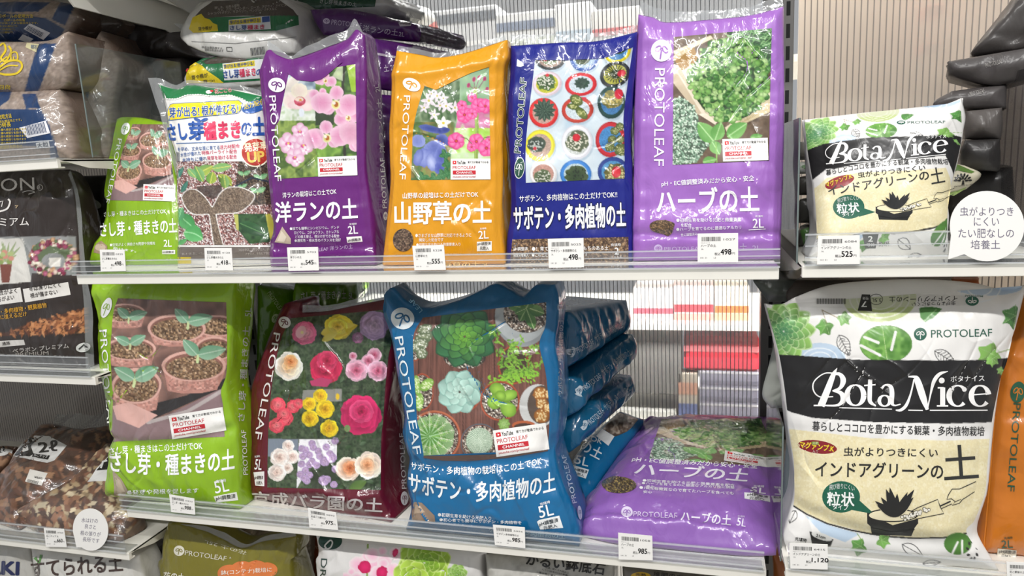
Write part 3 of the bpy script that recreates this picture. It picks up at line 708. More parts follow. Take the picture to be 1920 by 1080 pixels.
for k, (x0, x1, y0, c, bd, lb) in enumerate((
        (640, 735, 40, '#d9dbc4', ((.3, .5, '#d6c84a'),), 'yellow green carton behind the panel above the purple bags'),
        (738, 820, 20, '#cfcfce', ((.55, .75, '#c9625a'), (.8, .95, '#444a52')), 'grey carton with a red line behind the panel above the yellow bag'),
        (823, 930, 8, '#bfc0c2', ((.7, .9, '#3c4552'), (.2, .3, '#e3e2df')), 'grey and navy carton behind the panel above the yellow bag'),
        (934, 1040, 16, '#d2d3d3', ((.6, .8, '#5b6b86'), (.2, .4, '#cfd4bc')), 'pale carton with a blue band behind the panel above the blue bag'),
        (1044, 1108, 2, '#dfe0df', ((.3, .5, '#a9bccb'),), 'white carton behind the panel above the blue bag'),
        (1112, 1200, 10, '#d8d6d2', ((.45, .6, '#c0444a'), (.2, .32, '#cfc65a')), 'pale carton with red and yellow stripes behind the panel by the lilac bag'))):
    px_box('product_box', lb, 'box', x0, y0, x1, 110, c, bands=bd, group='cartons on the next aisle')
px_box('hardboard_sheet', 'warm beige board standing behind the ribbed panel of the right bay', 'board', 1490, -250, 2300, 520, '#d9cec2', dep=.01, Y=1.22)
px_box('red_carton', 'blurred salmon red pack behind the beige ribbed panel at the top right', 'pack', 1738, 6, 1770, 30, '#d87a66', dep=.05, Y=1.16)
px_box('red_carton', 'lower blurred salmon red pack behind the beige ribbed panel', 'pack', 1733, 78, 1765, 98, '#cf7361', dep=.05, Y=1.16)
# ------------------------------------------------------------------ the bags: outlines, films, prints
def cp(pts, k): return [(k[1] + x / k[0], k[2] + y / k[0]) for x, y in pts]
G_UP = 'upright soil bags on the upper middle shelf'
G_LO = 'five litre soil bags on the lower middle shelf'

def seedling(cv, x, y, s, a=0, c1='#94b89c', c2='#6a9a7a'):      # two seed leaves on a pale stem
    cv.line([(x, y), (x + .05 * s, y - .35 * s)], .12 * s, '#c9d8a0')
    cv.leaf(x, y - .3 * s, x + (-.75 - .2 * a) * s, y - (.75 - .2 * a) * s, .55 * s, c1, c2, '#b4ceb8', tip=.6)
    cv.leaf(x + .05 * s, y - .3 * s, x + (1.0 - .2 * a) * s, y - (.75 + .2 * a) * s, .6 * s, c2, c1, '#b4ceb8', tip=.6)
def peat_pot(cv, x, y, rx, ry, hh, wall='#b98579', inner='#8a5e52'):
    cv.poly([(x - rx, y), (x - rx * .78, y + hh), (x - rx * .3, y + hh * 1.12), (x + rx * .3, y + hh * 1.12), (x + rx * .78, y + hh), (x + rx, y)], wall)
    cv.speck([(x - rx * .9, y + ry * .5), (x - rx * .7, y + hh), (x + rx * .7, y + hh), (x + rx * .9, y + ry * .5)], ['#b98579', '#c69588', '#a8756a', '#d0a396'], 7, .6)
    cv.ell(x, y, rx, ry, '#d9ab9e'); cv.ell(x, y + ry * .04, rx * .9, ry * .86, inner)
    cv.speck(cv.disc(x, y + ry * .12, rx * .86, ry * .76), ['#7d6248', '#9a7c5d', '#5b4432', '#b3977a', '#6d5340'], 5.5)
# canvas of the five-litre seedling photograph
kg = (2., 0., 540.)
cv_seed = Canvas(kg, 415, 30, 870, 580, '#4b423e')
cv_seed.blotch(['#3c3532', '#6b4f47', '#8d6a5f', '#4a3d39'], 70, 4)
cv_seed.poly([(430, 440), (470, 420), (560, 500), (870, 360), (870, 580), (420, 580)], '#8c7476')
cv_seed.poly([(560, 430), (700, 400), (850, 330), (850, 370), (560, 490)], '#2f2b2b')
cv_seed.line([(555, 495), (700, 460), (860, 372)], 14, '#b5aaa8')
peat_pot(cv_seed, 480, 95, 75, 35, 50); peat_pot(cv_seed, 810, 140, 80, 40, 60)
peat_pot(cv_seed, 665, 150, 105, 52, 60); peat_pot(cv_seed, 800, 225, 70, 45, 60); peat_pot(cv_seed, 495, 225, 92, 42, 60)
peat_pot(cv_seed, 722, 290, 118, 58, 92); peat_pot(cv_seed, 512, 360, 92, 66, 90)
cv_seed.poly([(425, 430), (480, 420), (590, 470), (520, 515), (440, 480)], '#dcaea4')
seedling(cv_seed, 492, 130, 62, -.6); seedling(cv_seed, 705, 150, 78, -.9); seedling(cv_seed, 492, 225, 62, .2)
seedling(cv_seed, 735, 275, 88, -1.0); seedling(cv_seed, 500, 362, 92, 0)
SRC_SEED = ([(448, 40), (430, 160), (420, 300), (425, 400), (428, 560)], [(848, 52), (845, 200), (842, 300), (830, 400), (848, 558)])

# --- lime green two-litre bag at the left end
k = (3.6, 160., 200.)
b = Bag('soil_bag', 'small lime green seedling soil bag at the left end of the upper row', 'bag',
        cp([(20, 1062), (60, 930), (110, 850), (150, 650), (130, 600), (150, 400), (185, 240), (212, 85)], k), cp([(650, 1075), (660, 900), (640, 650), (600, 400), (560, 200), (520, 105)], k),
        (.835, .825, .885), top=cp([(212, 85), (250, 70), (350, 72), (430, 85), (520, 105)], k), depth=.05, puff=.011, col='#86ae1a', zbase=ZU, seed=11, wr=.0016, group=G_UP)
b.k = k
b.picture([(320, 118), (262, 270), (215, 440), (170, 632)], [(556, 120), (560, 250), (590, 430), (612, 640)], cv_seed, src=SRC_SEED)
b.emblem(275, 150, 26, 42, .35, ink='#6fa318')
b.text('PROTOLEAF', 225, 215, 140, 650, 28, w=.0)
b.channel(392, 632, 608, 640, 108)
b.text('さし芽・種まきはこの土だけでOK', 130, 745, 548, 722, 34)
b.text('さし芽・種まきの土', 108, 880, 622, 850, 96, w=.03)
b.text('●空気がよく供給され発芽や発根を', 170, 945, 475, 932, 22); b.text('助けます。', 190, 962, 345, 985, 16)
b.text('2L', 532, 945, 585, 945, 46)
b.poly([(520, 995), (520, 968), (608, 968), (608, 995)], '#f2f2ee'); b.text('pH調整済', 525, 992, 600, 992, 18, '#333333', lift=3)
b.poly([(60, 985), (70, 930), (110, 905), (150, 940), (150, 970), (120, 1000)], '#a08870', 'clear_window'); b.disc(105, 950, 36, '#c3b09a', 24, 'clear_window', 2)
b.done()

# --- white and green cutting-and-seed soil bag
k = (5.4, 270., 130.); k3 = (5.4, 320., 300.)
b = Bag('soil_bag', 'white bag with yellow banner and green top, second from the left', 'bag',
        [(333, 497), (334, 470), (333, 380), (331, 300), (319, 255), (314, 219), (308, 187), (298, 158)], [(522, 497), (518, 400), (503, 300), (497, 240), (492, 180)],
        (.795, .81, .84), top=[(298, 158), (320, 165), (335, 167), (350, 161), (366, 160), (400, 164), (437, 168), (465, 172), (492, 180)],
        depth=.045, puff=.016, col='#eceae6', zbase=ZU, seed=21, wr=.0017, group=G_UP)
b.k = k
b.poly([(150, 155), (270, 192), (350, 204), (430, 165), (520, 162), (700, 190), (900, 210), (1198, 275), (1190, 330), (1100, 362), (1000, 302), (880, 262), (700, 272), (560, 257), (440, 262), (330, 302), (208, 302)], '#1c7442', 'printed_band')
for x in range(215, 1160, 26):
    y = np.interp(x, [208, 330, 440, 560, 700, 880, 1000, 1100, 1190], [302, 302, 262, 257, 272, 262, 302, 362, 330]); b.disc(x, y + 1, 13, '#eceae6', 7, 'printed_band', 2, n=12)
b.disc(660, 232, 30, '#ffffff', 18, lift=2); b.disc(690, 222, 18, '#d3303c', 10, lift=3)
b.text('花ごころ', 720, 250, 890, 232, 48, '#c4323c', .02, edge='#ffffff', ew=.06)
b.poly([(250, 400), (268, 356), (300, 345), (960, 310), (1002, 345), (985, 420), (940, 450), (500, 492), (250, 524)], '#2f66a8', 'printed_banner', 1)
b.poly([(254, 402), (272, 362), (300, 351), (958, 317), (994, 347), (978, 416), (938, 444), (500, 486), (254, 517)], '#f3dc1f', 'printed_banner', 2)
b.text('芽が出る! 根が伸びる!', 268, 492, 962, 448, 100, '#2b56a0', .03, edge='#ffffff', ew=.07, lift=3)
b.disc(1120, 380, 130, '#2f62ad', 60, 'printed_banner', 2, rot=-.3); b.text('活力配合', 1020, 410, 1230, 350, 55, '#f2d830', .02, lift=3)
b.text('さし', 262, 725, 445, 705, 160, '#2c58a6', .05, slant=-.05); b.text('芽', 462, 715, 610, 708, 180, '#2c58a6', .05)
b.text('種まき', 614, 714, 982, 694, 175, '#dd3a62', .05); b.text('の', 992, 672, 1092, 668, 130, '#2c58a6', .04); b.text('土', 1105, 666, 1245, 660, 175, '#2c58a6', .05)
for sg in (-1, 1): b.disc(580 + sg * 36, 512, 38, '#2c58a6', 15, rot=sg * -.35, lift=3)
b.line([(330, 752), (600, 742), (800, 738), (985, 712)], 6, '#2f66a8')
for t, x0, x1, y0, y1, c in (('を早め、丈夫な苗に育てる', 345, 768, 833, 812, '#3a64a8'), ('活力材配合', 770, 972, 812, 795, '#d8406a'), ('水性が優れた', 375, 580, 890, 868, '#3a64a8'), ('特殊パーライト配合', 586, 945, 868, 850, '#d8406a'),
                             ('水持ちに優れ', 395, 640, 942, 922, '#3a64a8'), ('発芽を助ける配合', 642, 942, 922, 904, '#d8406a')):
    b.text(t, x0, y0, x1, y1, 42, c, .012)
b.disc(1130, 840, 152, '#f2ead2', 150, 'printed_badge', 1); b.disc(1130, 840, 138, '#b3352a', 136, 'printed_badge', 2); b.disc(1130, 800, 110, '#c7493a', 80, 'printed_badge', 3)
b.text('発芽率', 1025, 840, 1260, 815, 90, '#f8efcf', .04, lift=4); b.text('UP', 1060, 945, 1225, 930, 100, '#ecc860', .05, lift=4)
for i in range(9): b.poly([(330 + i * 4, 835 + i * 2), (332 + i * 4, 835), (334 + i * 4, 940), (332 + i * 4, 940)], '#444a55', 'barcode')
b.k = k3
cv = Canvas(k3, 50, 0, 1134, 880, '#7a5a54')
cv.speck([(0, 0), (1134, 0), (1134, 880), (0, 880)], ['#6b3b3a', '#8c5550', '#e8ddd8', '#4a2c2b', '#b98f86', '#f4efec', '#5a3836'], 8)
cv.blotch(['#2c2726', '#3d342f', '#4a3f36'], 40, 3, [(255, 270), (520, 250), (520, 330), (430, 400), (300, 340)], .8)
for x0, y0, x1, y1, w, c in ((250, 150, 430, 60, 110, '#6d9a55'), (330, 220, 250, 60, 100, '#4f8a48'), (400, 240, 430, 120, 110, '#5b8f3e'), (620, 260, 480, 150, 110, '#3d5c2c'), (560, 290, 540, 150, 90, '#5f7c33'), (420, 90, 620, 60, 90, '#7cab63'), (180, 90, 260, 180, 70, '#6aa36a')):
    cv.leaf(x0, y0, x1, y1, w, c, '#a8b648' if w > 100 else '#86b070', '#d9d36a')
for x, y in ((95, 130), (140, 270)): cv.leaf(x - 30, y + 60, x + 40, y - 60, 50, '#2f6a5a', '#3f8070', '#6fa590')
cv.poly([(690, 0), (1134, 0), (1134, 450), (800, 455), (660, 260)], '#3a322e'); cv.speck([(690, 0), (1134, 0), (1134, 450), (800, 455), (660, 260)], ['#2c2623', '#5a4a3d', '#8a7560', '#3c342e'], 8, .8)
for x, y, s in ((740, 170, 75), (905, 210, 85), (720, 290, 60), (880, 350, 90)): seedling(cv, x, y, s, .3, '#8fc08a', '#5f9a66')
cv.line([(660, 265), (820, 180), (1134, 250)], 16, '#2e3a4a')
cv.poly([(800, 455), (1134, 452), (1134, 560), (640, 545)], '#8a6460'); cv.speck([(800, 455), (1134, 452), (1134, 560), (640, 545)], ['#6b3b3a', '#e8ddd8', '#4a2c2b', '#b98f86'], 8)
cv.poly([(640, 545), (1000, 545), (1070, 720), (1000, 830), (800, 850), (680, 700)], '#2c4a2e'); cv.blotch(['#1f3422', '#3c5f38', '#2a4530'], 60, 6, [(690, 545), (970, 555), (1000, 800), (820, 850), (690, 700)])
cv.leaf(700, 640, 980, 760, 120, '#36603a', '#27472c', '#5d8a55'); cv.poly([(960, 550), (1010, 545), (1075, 700), (1010, 810)], '#b7b04a'); cv.poly([(640, 550), (685, 550), (690, 720), (665, 700)], '#b7b860')
cv.leaf(90, 560, 250, 700, 150, '#3f8a4c', '#5aa562', '#8ac98c'); cv.leaf(140, 730, 330, 800, 170, '#4a9a55', '#69b570', '#9ad49c', bend=-20); cv.leaf(80, 620, 120, 480, 90, '#69a878', '#4f9460', '#9ad49c'); cv.leaf(70, 860, 170, 800, 50, '#4f9a58', '#69b570')
spr = [(440, 880), (425, 780), (395, 580), (385, 552), (250, 552), (170, 500), (118, 400), (125, 350), (180, 300), (250, 298), (320, 345), (385, 420), (420, 475), (450, 430), (500, 340), (570, 285), (660, 272), (760, 295), (850, 350), (830, 420), (760, 490), (670, 535), (480, 548), (465, 580), (500, 730), (540, 880)]
spr = [tuple(p) for p in resample(spr, 120)]
cv.poly(spr, '#6e6055'); cv.speck(spr, ['#5a4a3e', '#8c7b6a', '#74604f', '#a8947c', '#4a3c32'], 7, .7)
cv.line(spr, 9, '#e9e6e2')
b.picture([(58, 15), (70, 400), (75, 860)], [(1045, 15), (1060, 400), (1085, 860)], cv)
b.poly([(70, 880), (1080, 880), (1080, 1010), (70, 1010)], '#6f6660', 'printed_band'); b.poly([(70, 985), (210, 985), (210, 1050), (80, 1050)], '#d8c21e', 'printed_band', 2)
b.text('挿し木・挿し芽に。ペラルゴニウム、', 120, 965, 420, 955, 26, '#bdb6ae'); b.text('フロックス、サザンクロス、ポトス', 690, 925, 1040, 915, 28, '#bdb6ae'); b.text('アサガオ、サルビアなど', 760, 965, 1010, 955, 26, '#bdb6ae')
b.k = (1., 0., 0.)
b.seal([(298, 158), (320, 165), (335, 167), (350, 161), (366, 160), (400, 164), (437, 168), (465, 172), (492, 180)], [(277, 146), (300, 147), (330, 160), (350, 151), (366, 151), (400, 155), (437, 158), (465, 163), (488, 170)])
b.seal([(331, 300), (319, 255), (314, 219), (308, 187), (298, 158)], [(330, 330), (312, 258), (303, 219), (290, 187), (277, 146)], 'clear_edge')
b.done()

# --- purple orchid soil bag
k4 = (4.911, 480., 30.); k5 = (4.1556, 490., 240.)
P_L = [(508, 500), (505, 462), (513, 430), (508, 380), (500, 300), (492, 200), (486, 134)]
P_R = [(705, 500), (701, 462), (696, 405), (685, 300), (687, 150), (683, 66)]
P_T = [(486, 134), (502, 94), (522, 104), (545, 111), (575, 103), (615, 88), (650, 74), (668, 56), (683, 66)]
b = Bag('soil_bag', 'purple orchid soil bag with pink orchid photo in the upper row', 'bag', P_L, P_R, (.795, .795, .825), top=P_T, depth=.062, taper=.5, puff=.010, col='#641c72', zbase=ZU, seed=31, wr=.0015, group=G_UP,
        folds=[([(505, 462), (600, 463), (700, 462)], .006, -.003)])
cv = Canvas(k4, 180, 430, 960, 1500, '#7f9a60')
cv.blotch(['#9fb3c4', '#dfe6ea', '#b9c8d2', '#6f8296'], 90, 2, [(180, 430), (550, 430), (550, 970), (180, 970)])
cv.blotch(['#c9dcb0', '#f2f5ea', '#8fb06a'], 60, 8, [(180, 830), (550, 830), (550, 970), (180, 970)], .8)
for x, y, rx, ry, c, e, rt in ((330, 620, 45, 130, '#f4efe6', '#e6dcd2', .7), (320, 780, 70, 80, '#f7efe4', '#f2d9d6', 0), (500, 760, 90, 85, '#f4e6dc', '#eed3d6', 0), (400, 690, 75, 70, '#f6efd8', '#efdcd2', 0), (380, 820, 90, 40, '#f0cfd0', '#f3dcdc', 0), (470, 830, 70, 45, '#f2cdd2', '#f6e4e2', 0)):
    cv.ell(x, y, rx, ry, e, rt, c, rough=.05)
cv.ell(405, 785, 52, 42, '#d9778a', 0, '#c2405c'); cv.ell(400, 768, 40, 20, '#f2dccb'); cv.ell(405, 815, 28, 14, '#b83a4c'); cv.ell(410, 775, 12, 10, '#dd9a4a'); cv.ell(420, 890, 26, 40, '#e3e9f2')
cv.blotch(['#6f8d46', '#9cb35a', '#4f6b34', '#86a050'], 80, 5, [(180, 965), (550, 965), (552, 1500), (180, 1500)])
for x, y, r, sd in ((405, 1060, 75, 1), (300, 1170, 95, 2), (440, 1190, 90, 3), (360, 1300, 85, 4)):
    cv.flower(x, y, r, 5, '#e7a8cc', '#f7e3ef', '#f4d9e6', rot=sd, w=.8); cv.ell(x, y + 8, r * .3, r * .2, '#d9579a'); cv.ell(x, y + 2, r * .12, r * .1, '#f3d26a'); cv.flower(x + 20, y + r * .5, r * .45, 4, '#f3d3e6', '#ffffff', '#e28ab8', rot=sd * 2)
cv.blotch(['#56823a', '#8fb950', '#3d5a30', '#9cc568'], 110, 7, [(550, 430), (960, 430), (960, 1500), (552, 1500)])
cv.poly([(545, 830), (720, 830), (720, 1000), (550, 1010)], '#3c4a34'); cv.blotch(['#c5dc8a', '#a2cc3c', '#86b62c'], 60, 3, [(830, 430), (960, 430), (960, 700), (880, 700)])
cv.line([(820, 430), (800, 620), (820, 1400)], 26, '#34362a'); cv.poly([(760, 460), (700, 560), (800, 600), (800, 460)], '#dfe6c8', .7)
def orchid(cx, cy, s, rot=0):
    for a, rx, ry in ((-1.57, .62, .5), (2.5, .6, .48), (.64, .6, .48), (3.05, .95, .78), (.1, .95, .78)):
        a += rot; cv.ell(cx + .62 * s * math.cos(a) * (rx / .7), cy + .62 * s * math.sin(a), s * rx * .72, s * ry * .85, '#e59ac0', a, '#f6cfe2', rough=.05)
        cv.line([(cx, cy), (cx + s * math.cos(a), cy + s * math.sin(a))], 3, '#dd7fb0', .5)
    cv.ell(cx, cy + .12 * s, s * .28, s * .3, '#e9d44a', 0, '#f2efe0'); cv.ell(cx + .03 * s, cy + .1 * s, s * .13, s * .16, '#b5672c'); cv.ell(cx - .1 * s, cy + .02 * s, s * .1, s * .09, '#f7f0e4')
orchid(640, 590, 70, .2); orchid(600, 740, 75, .4); orchid(850, 930, 90, -.3); orchid(735, 800, 150, .1); orchid(880, 1120, 130, .5); orchid(655, 1110, 140, -.1)
cv.ell(880, 1080, 115, 105, '#e6a6c4', .3, '#f0c4d8'); cv.light(.9)
b.k = k4
b.picture([(300, 545), (245, 800), (215, 960), (175, 1050), (190, 1300), (210, 1500)], [(915, 444), (920, 700), (925, 1000), (928, 1290), (934, 1455)], cv)
b.poly([(285, 520), (380, 592), (520, 606), (600, 585), (640, 560), (770, 450), (800, 425), (600, 400), (400, 450)], '#641c72', 'printed_photo', 3)
b.emblem(195, 636, 78, 66, .2, ink='#641c72')
b.k = (1., 0., 0.); b.text('PROTOLEAF', 505, 180, 516, 340, 12.5, w=-.005)
b.k = k5
b.channel(447, 380, 752, 368, 152)
b.text('洋ランの栽培はこの土でOK', 170, 548, 588, 515, 44, w=.018)
b.text('洋ランの土', 118, 738, 752, 706, 158, w=.035)
for t, x0, y0, x1, y1 in (('●誰でも簡単にシンビジウム、デンド', 226, 797, 608, 786), ('ロビウム、コチョウラン、カトレアな', 258, 829, 608, 820), ('どの植え替え、株分けができる配合', 268, 860, 610, 853), ('●通気性・排水性のバランスを良好', 262, 890, 622, 884)):
    b.text(t, x0, y0, x1, y1, 25, w=.008)
b.text('充填時', 688, 758, 745, 754, 16); b.text('2L', 680, 827, 755, 822, 62, w=.01)
b.poly([(664, 850), (782, 842), (790, 885), (672, 895)], '#f0ece8'); b.text('pH調整済', 680, 890, 778, 882, 26, '#3a2a40', .02, lift=3)
b.poly([(165, 768), (232, 862), (232, 905), (105, 890)], '#bfae9a', 'clear_window'); b.poly([(160, 800), (200, 850), (180, 890), (125, 880)], '#d8cbb8', 'clear_window', 2)
b.text('PROTOLEAF 洋ランの土', 330, 975, 715, 938, 34, '#b79fc2', lift=2)
b.k = (1., 0., 0.)
b.text('PROTOLEAF', 723, 390, 718, 296, 8.5, w=-.005, side=True); b.text('洋ランの土', 719, 287, 712, 184, 9.5, side=True); b.text('2L', 710, 172, 707, 158, 8, side=True)
b.emblem(720, 405, 4, 8, ink='#5a1a70', side=True)
b.seal(P_T[1:], cp([(105, 225), (200, 285), (320, 368), (430, 308), (640, 205), (830, 125), (905, 25), (960, 95)], k4))
b.done()
# --- yellow wild-grass soil bag
k = (4.5, 720., 60.); k2 = (4.32, 715., 260.)
b = Bag('soil_bag', 'golden yellow bag with pink and white flower photo, upper row centre', 'bag',
        [(719, 504), (718, 489), (724, 430), (732, 345), (731, 300), (730, 240), (733, 200), (735, 150), (738, 125), (744, 95)],
        [(947, 504), (942, 440), (941, 399), (943, 329), (941, 215), (945, 130), (951, 105), (949, 75)], (.79, .79, .825),
        top=[(744, 95), (790, 103), (820, 108), (870, 100), (949, 75)], depth=.05, taper=.6, puff=.010, col='#d49210', zbase=ZU, seed=41, wr=.0016, group=G_UP,
        folds=[([(735, 140), (800, 140), (870, 125), (935, 118)], .007, .003)])
cv = Canvas(k, 220, 280, 920, 1260, '#3d5a38')
cv.blotch(['#31502f', '#5f7f52', '#8a9a7c', '#3c5a36', '#6d8a5a'], 90, 2, [(220, 280), (640, 280), (640, 560), (600, 800), (562, 960), (562, 1260), (220, 1260)])
cv.blotch(['#7a9a4c', '#8c7a48', '#4a6a38', '#6e8a46'], 70, 12, [(220, 760), (590, 760), (562, 1260), (220, 1260)], .9)
rg = np.random.default_rng(4)
for x, y, r in ((380, 580, 72), (450, 540, 60), (525, 625, 66), (475, 620, 50), (340, 640, 50), (600, 640, 60), (425, 700, 55), (500, 560, 50), (400, 520, 45)):
    a0 = rg.uniform(0, 6)
    for i in range(5):
        a = a0 + i * 1.2566; cv.leaf(x, y, x + r * math.cos(a), y + r * math.sin(a), r * .42, '#e6dfe2', '#cfc3cc', tip=1)
    cv.ell(x, y, r * .14, col='#b7b04a')
for i in range(5):
    a = -1.5 + i * 1.2566; cv.leaf(500, 770, 500 + 72 * math.cos(a), 770 + 60 * math.sin(a), 36, '#f6f5ee', '#e3e2da')
cv.ell(502, 768, 11, col='#d8c23c')
for x, y, rx, ry, r, c, e in ((400, 820, 110, 30, .25, '#39488e', '#5a66a8'), (500, 830, 60, 26, -.1, '#323f86', '#4d58a0'), (290, 920, 60, 55, 0, '#6a76b4', '#8a94c8'), (490, 910, 55, 50, .3, '#4b58a0', '#6c78b8'), (560, 910, 26, 55, .6, '#46539c', '#6570b4'),
                              (420, 990, 85, 75, 0, '#5b67aa', '#7c88c4'), (340, 1060, 70, 80, .2, '#8792c8', '#5f6bb0'), (480, 1060, 55, 110, .1, '#4d59a2', '#7480c0'), (400, 1100, 45, 75, -.3, '#aeb6dc', '#6a76b6'), (470, 1150, 42, 55, 0, '#4450a0', '#5f6bb2'), (290, 1060, 40, 70, .3, '#7f8ac2', '#5b67aa')):
    cv.ell(x, y, rx, ry, c, r, e, rough=.08)
for x, y in ((520, 1030), (540, 1110), (500, 1200), (430, 1230), (540, 1190), (330, 1220)):
    for a in (.2, 1.5, 2.7, 4.2): cv.leaf(x, y, x + 60 * math.cos(a), y + 50 * math.sin(a), 40, '#3f7a48', '#2f6238', '#6a9a68')
pk = [(640, 280), (640, 560), (600, 800), (562, 960), (562, 1260), (920, 1260), (920, 280)]
cv.blotch(['#4e7a50', '#6f9a68', '#88a888', '#9fc08a'], 120, 9, pk)
cv.blotch(['#d8b8d8', '#e082b8', '#cf5a9a', '#b6d29a'], 90, 21, [(640, 640), (920, 560), (920, 830), (600, 830)], .8)
cv.blotch(['#c8e68a', '#9acb3a', '#d9eebc', '#a6cf5c'], 110, 31, [(600, 810), (920, 810), (920, 1080), (566, 1080)], .9)
cv.blotch(['#d6c4dc', '#bfd8a6', '#dcd0e2'], 80, 33, [(566, 1020), (920, 1020), (920, 1260), (562, 1260)], .7)
cv.line([(770, 480), (785, 800), (775, 1250)], 32, '#86a04a'); cv.line([(764, 480), (778, 800), (766, 1250)], 8, '#a5bb68')
for x0, y0, x1, y1 in ((760, 480, 715, 450), (765, 480, 760, 400), (775, 480, 805, 385), (790, 490, 850, 395), (790, 520, 870, 485)):
    cv.line([(x0, y0), (x1, y1)], 5, '#7a3a5a'); cv.ell(x1, y1, 15, 20, '#8a2450', .3, '#b4386e')
for x, y, r in ((745, 555, 40), (800, 620, 62), (855, 625, 60), (680, 700, 66), (745, 690, 45), (660, 620, 42), (610, 920, 70), (780, 925, 66), (865, 980, 70), (740, 970, 40), (890, 910, 34)):
    cv.flower(x, y, r, 6, '#d83f86', '#ee86b8', '#a01f4a', rot=x, w=.9, mr=.2); cv.ell(x, y, r * .1, col='#d8662a')
cv.line([(650, 885), (700, 900), (740, 940)], 6, '#55683a'); cv.line([(890, 885), (850, 890), (820, 930)], 6, '#55683a')
b.k = k
b.picture([(345, 452), (315, 540), (270, 700), (245, 850), (236, 1080), (227, 1249)], [(886, 300), (890, 600), (895, 900), (899, 1244)], cv)
b.poly([(340, 440), (345, 456), (440, 490), (500, 462), (620, 400), (740, 345), (888, 296), (880, 260), (600, 330)], '#d49210', 'printed_photo', 3)
b.emblem(235, 445, 78, 52, .42, ink='#d49210')
b.k = (1., 0., 0.); b.text('PROTOLEAF', 758, 179, 749, 336, 12, w=-.005); b.k = k2
b.channel(566, 332, 886, 330, 168)
b.text('山野草の栽培はこの土だけでOK', 176, 487, 787, 474, 48, w=.018); b.text('山野草の土', 112, 692, 890, 684, 178, w=.04)
b.text('●さまざまな山野草に対応できるように', 278, 800, 730, 796, 32); b.text('開発した配合です', 308, 836, 505, 832, 28); b.text('●初期生育を助ける微量要素入り', 286, 873, 642, 868, 27)
b.text('充填時', 800, 738, 852, 736, 17); b.text('2L', 790, 812, 870, 808, 64, w=.01)
b.poly([(775, 835), (895, 830), (895, 908), (775, 912)], '#ece9e4'); b.text('pH調整済', 782, 868, 888, 866, 30, '#4a4438', .02, lift=3); b.text('元肥入', 800, 902, 872, 900, 28, '#4a4438', .02, lift=3)
cw = Canvas(k2, 85, 720, 270, 920, '#4a3a30'); cw.speck([(85, 720), (270, 720), (270, 920), (85, 920)], ['#4a3a30', '#33271f', '#6b5546', '#57443a', '#8c7660'], 7)
t = np.linspace(-.5 * np.pi, .5 * np.pi, 14)
b.picture([(178 - 82 * math.cos(a), 822 + 92 * math.sin(a)) for a in t], [(178 + 82 * math.cos(a), 822 + 92 * math.sin(a)) for a in t], cw, 'clear_window', lift=2)
b.text('山野草の土', 430, 1045, 800, 1038, 44, '#f2cd84', lift=2); b.text('2L', 820, 1036, 870, 1035, 26, '#f2cd84', lift=2)
b.k = (1., 0., 0.)
b.seal([(744, 95), (790, 103), (820, 108), (870, 100), (949, 75)], [(746, 85), (790, 94), (820, 99), (870, 91), (946, 66)])
b.done()

# --- royal blue cactus soil bag
k = (4.154, 940., 40.); k2 = (4.319, 940., 260.)
b = Bag('soil_bag', 'royal blue bag with photo of round cactus pots on white', 'bag',
        [(949, 498), (951, 445), (958, 399), (957, 329), (954, 280), (952, 194), (956, 150), (958, 86)], [(1186, 496), (1186, 400), (1184, 330), (1183, 240), (1189, 150), (1194, 60)], (.80, .80, .835),
        top=[(958, 86), (1050, 80), (1120, 77), (1194, 60)], depth=.05, taper=.7, puff=.011, col='#111c7c', zbase=ZU, seed=51, wr=.0015, group=G_UP)
cv = Canvas(k, 185, 195, 1035, 1265, '#c4d8e6')
cv.blotch(['#b4cfe2', '#d3e2ec', '#dde9f0', '#bcd4e6'], 200, 3)
def cup(x, y, rx, ry, rim, inn, rot=0):
    cv.ell(x + 8, y + 14, rx * 1.02, ry * 1.02, '#a8bccc', rot, a=.6); cv.ell(x, y, rx, ry, rim, rot); cv.ell(x - 3, y - 3, rx * .9, ry * .9, np.clip(srgb(rim) * 1.12, 0, 255), rot)
    cv.ell(x, y, rx * .76, ry * .74, inn, rot, tex=.25)
def spiky(x, y, r, c, e, n=40, sd=1, dot='#e8e8d8'):
    cv.ell(x, y, r, r * .9, c, 0, e, rough=.12); g = np.random.default_rng(sd)
    for i in range(n):
        a, q = g.uniform(0, 6.28), r * g.uniform(.1, .95) ; cv.ell(x + q * math.cos(a), y + q * .9 * math.sin(a), r * .07, col=dot)
cup(380, 300, 116, 80, '#23282a', '#a88c7e'); spiky(380, 290, 60, '#4a5a38', '#6b7a4a'); cv.ell(342, 303, 16, 10, '#d8303a')
cup(645, 290, 112, 102, '#2a56a0', '#a8c0d8'); spiky(635, 285, 62, '#2c3a24', '#4a5a38', 30, 2, '#6a7a58')
cup(905, 235, 108, 88, '#dccb20', '#4f8cc4', -.4); cv.ell(920, 225, 50, 30, '#3c5a34', -.3)
cup(357, 487, 114, 96, '#d9c6d0', '#c6c63a', -.2); spiky(352, 475, 72, '#2f4a2a', '#5a7a3a', 60, 3); cv.ell(358, 420, 15, 12, '#d8303a')
cup(620, 492, 124, 90, '#c8242c', '#cfdee8', -.1); [cv.leaf(628, 482, 628 + 62 * math.cos(a), 482 + 48 * math.sin(a), 34, '#2c4438', '#3c5a48') for a in np.arange(0, 6.2, .6)]
cup(886, 415, 122, 98, '#20262a', '#b4b248', -.45); [cv.line([(890, 410), (890 + 80 * math.cos(a), 410 + 66 * math.sin(a))], 7, '#26301f') for a in np.arange(0, 6.2, .3)]; spiky(890, 412, 40, '#26301f', '#3c4a2c', 30, 4); cv.ell(936, 406, 34, 26, '#e0263c', -.4, '#c01830')
cup(330, 712, 114, 116, '#d02c2c', '#c8a094', -.3)
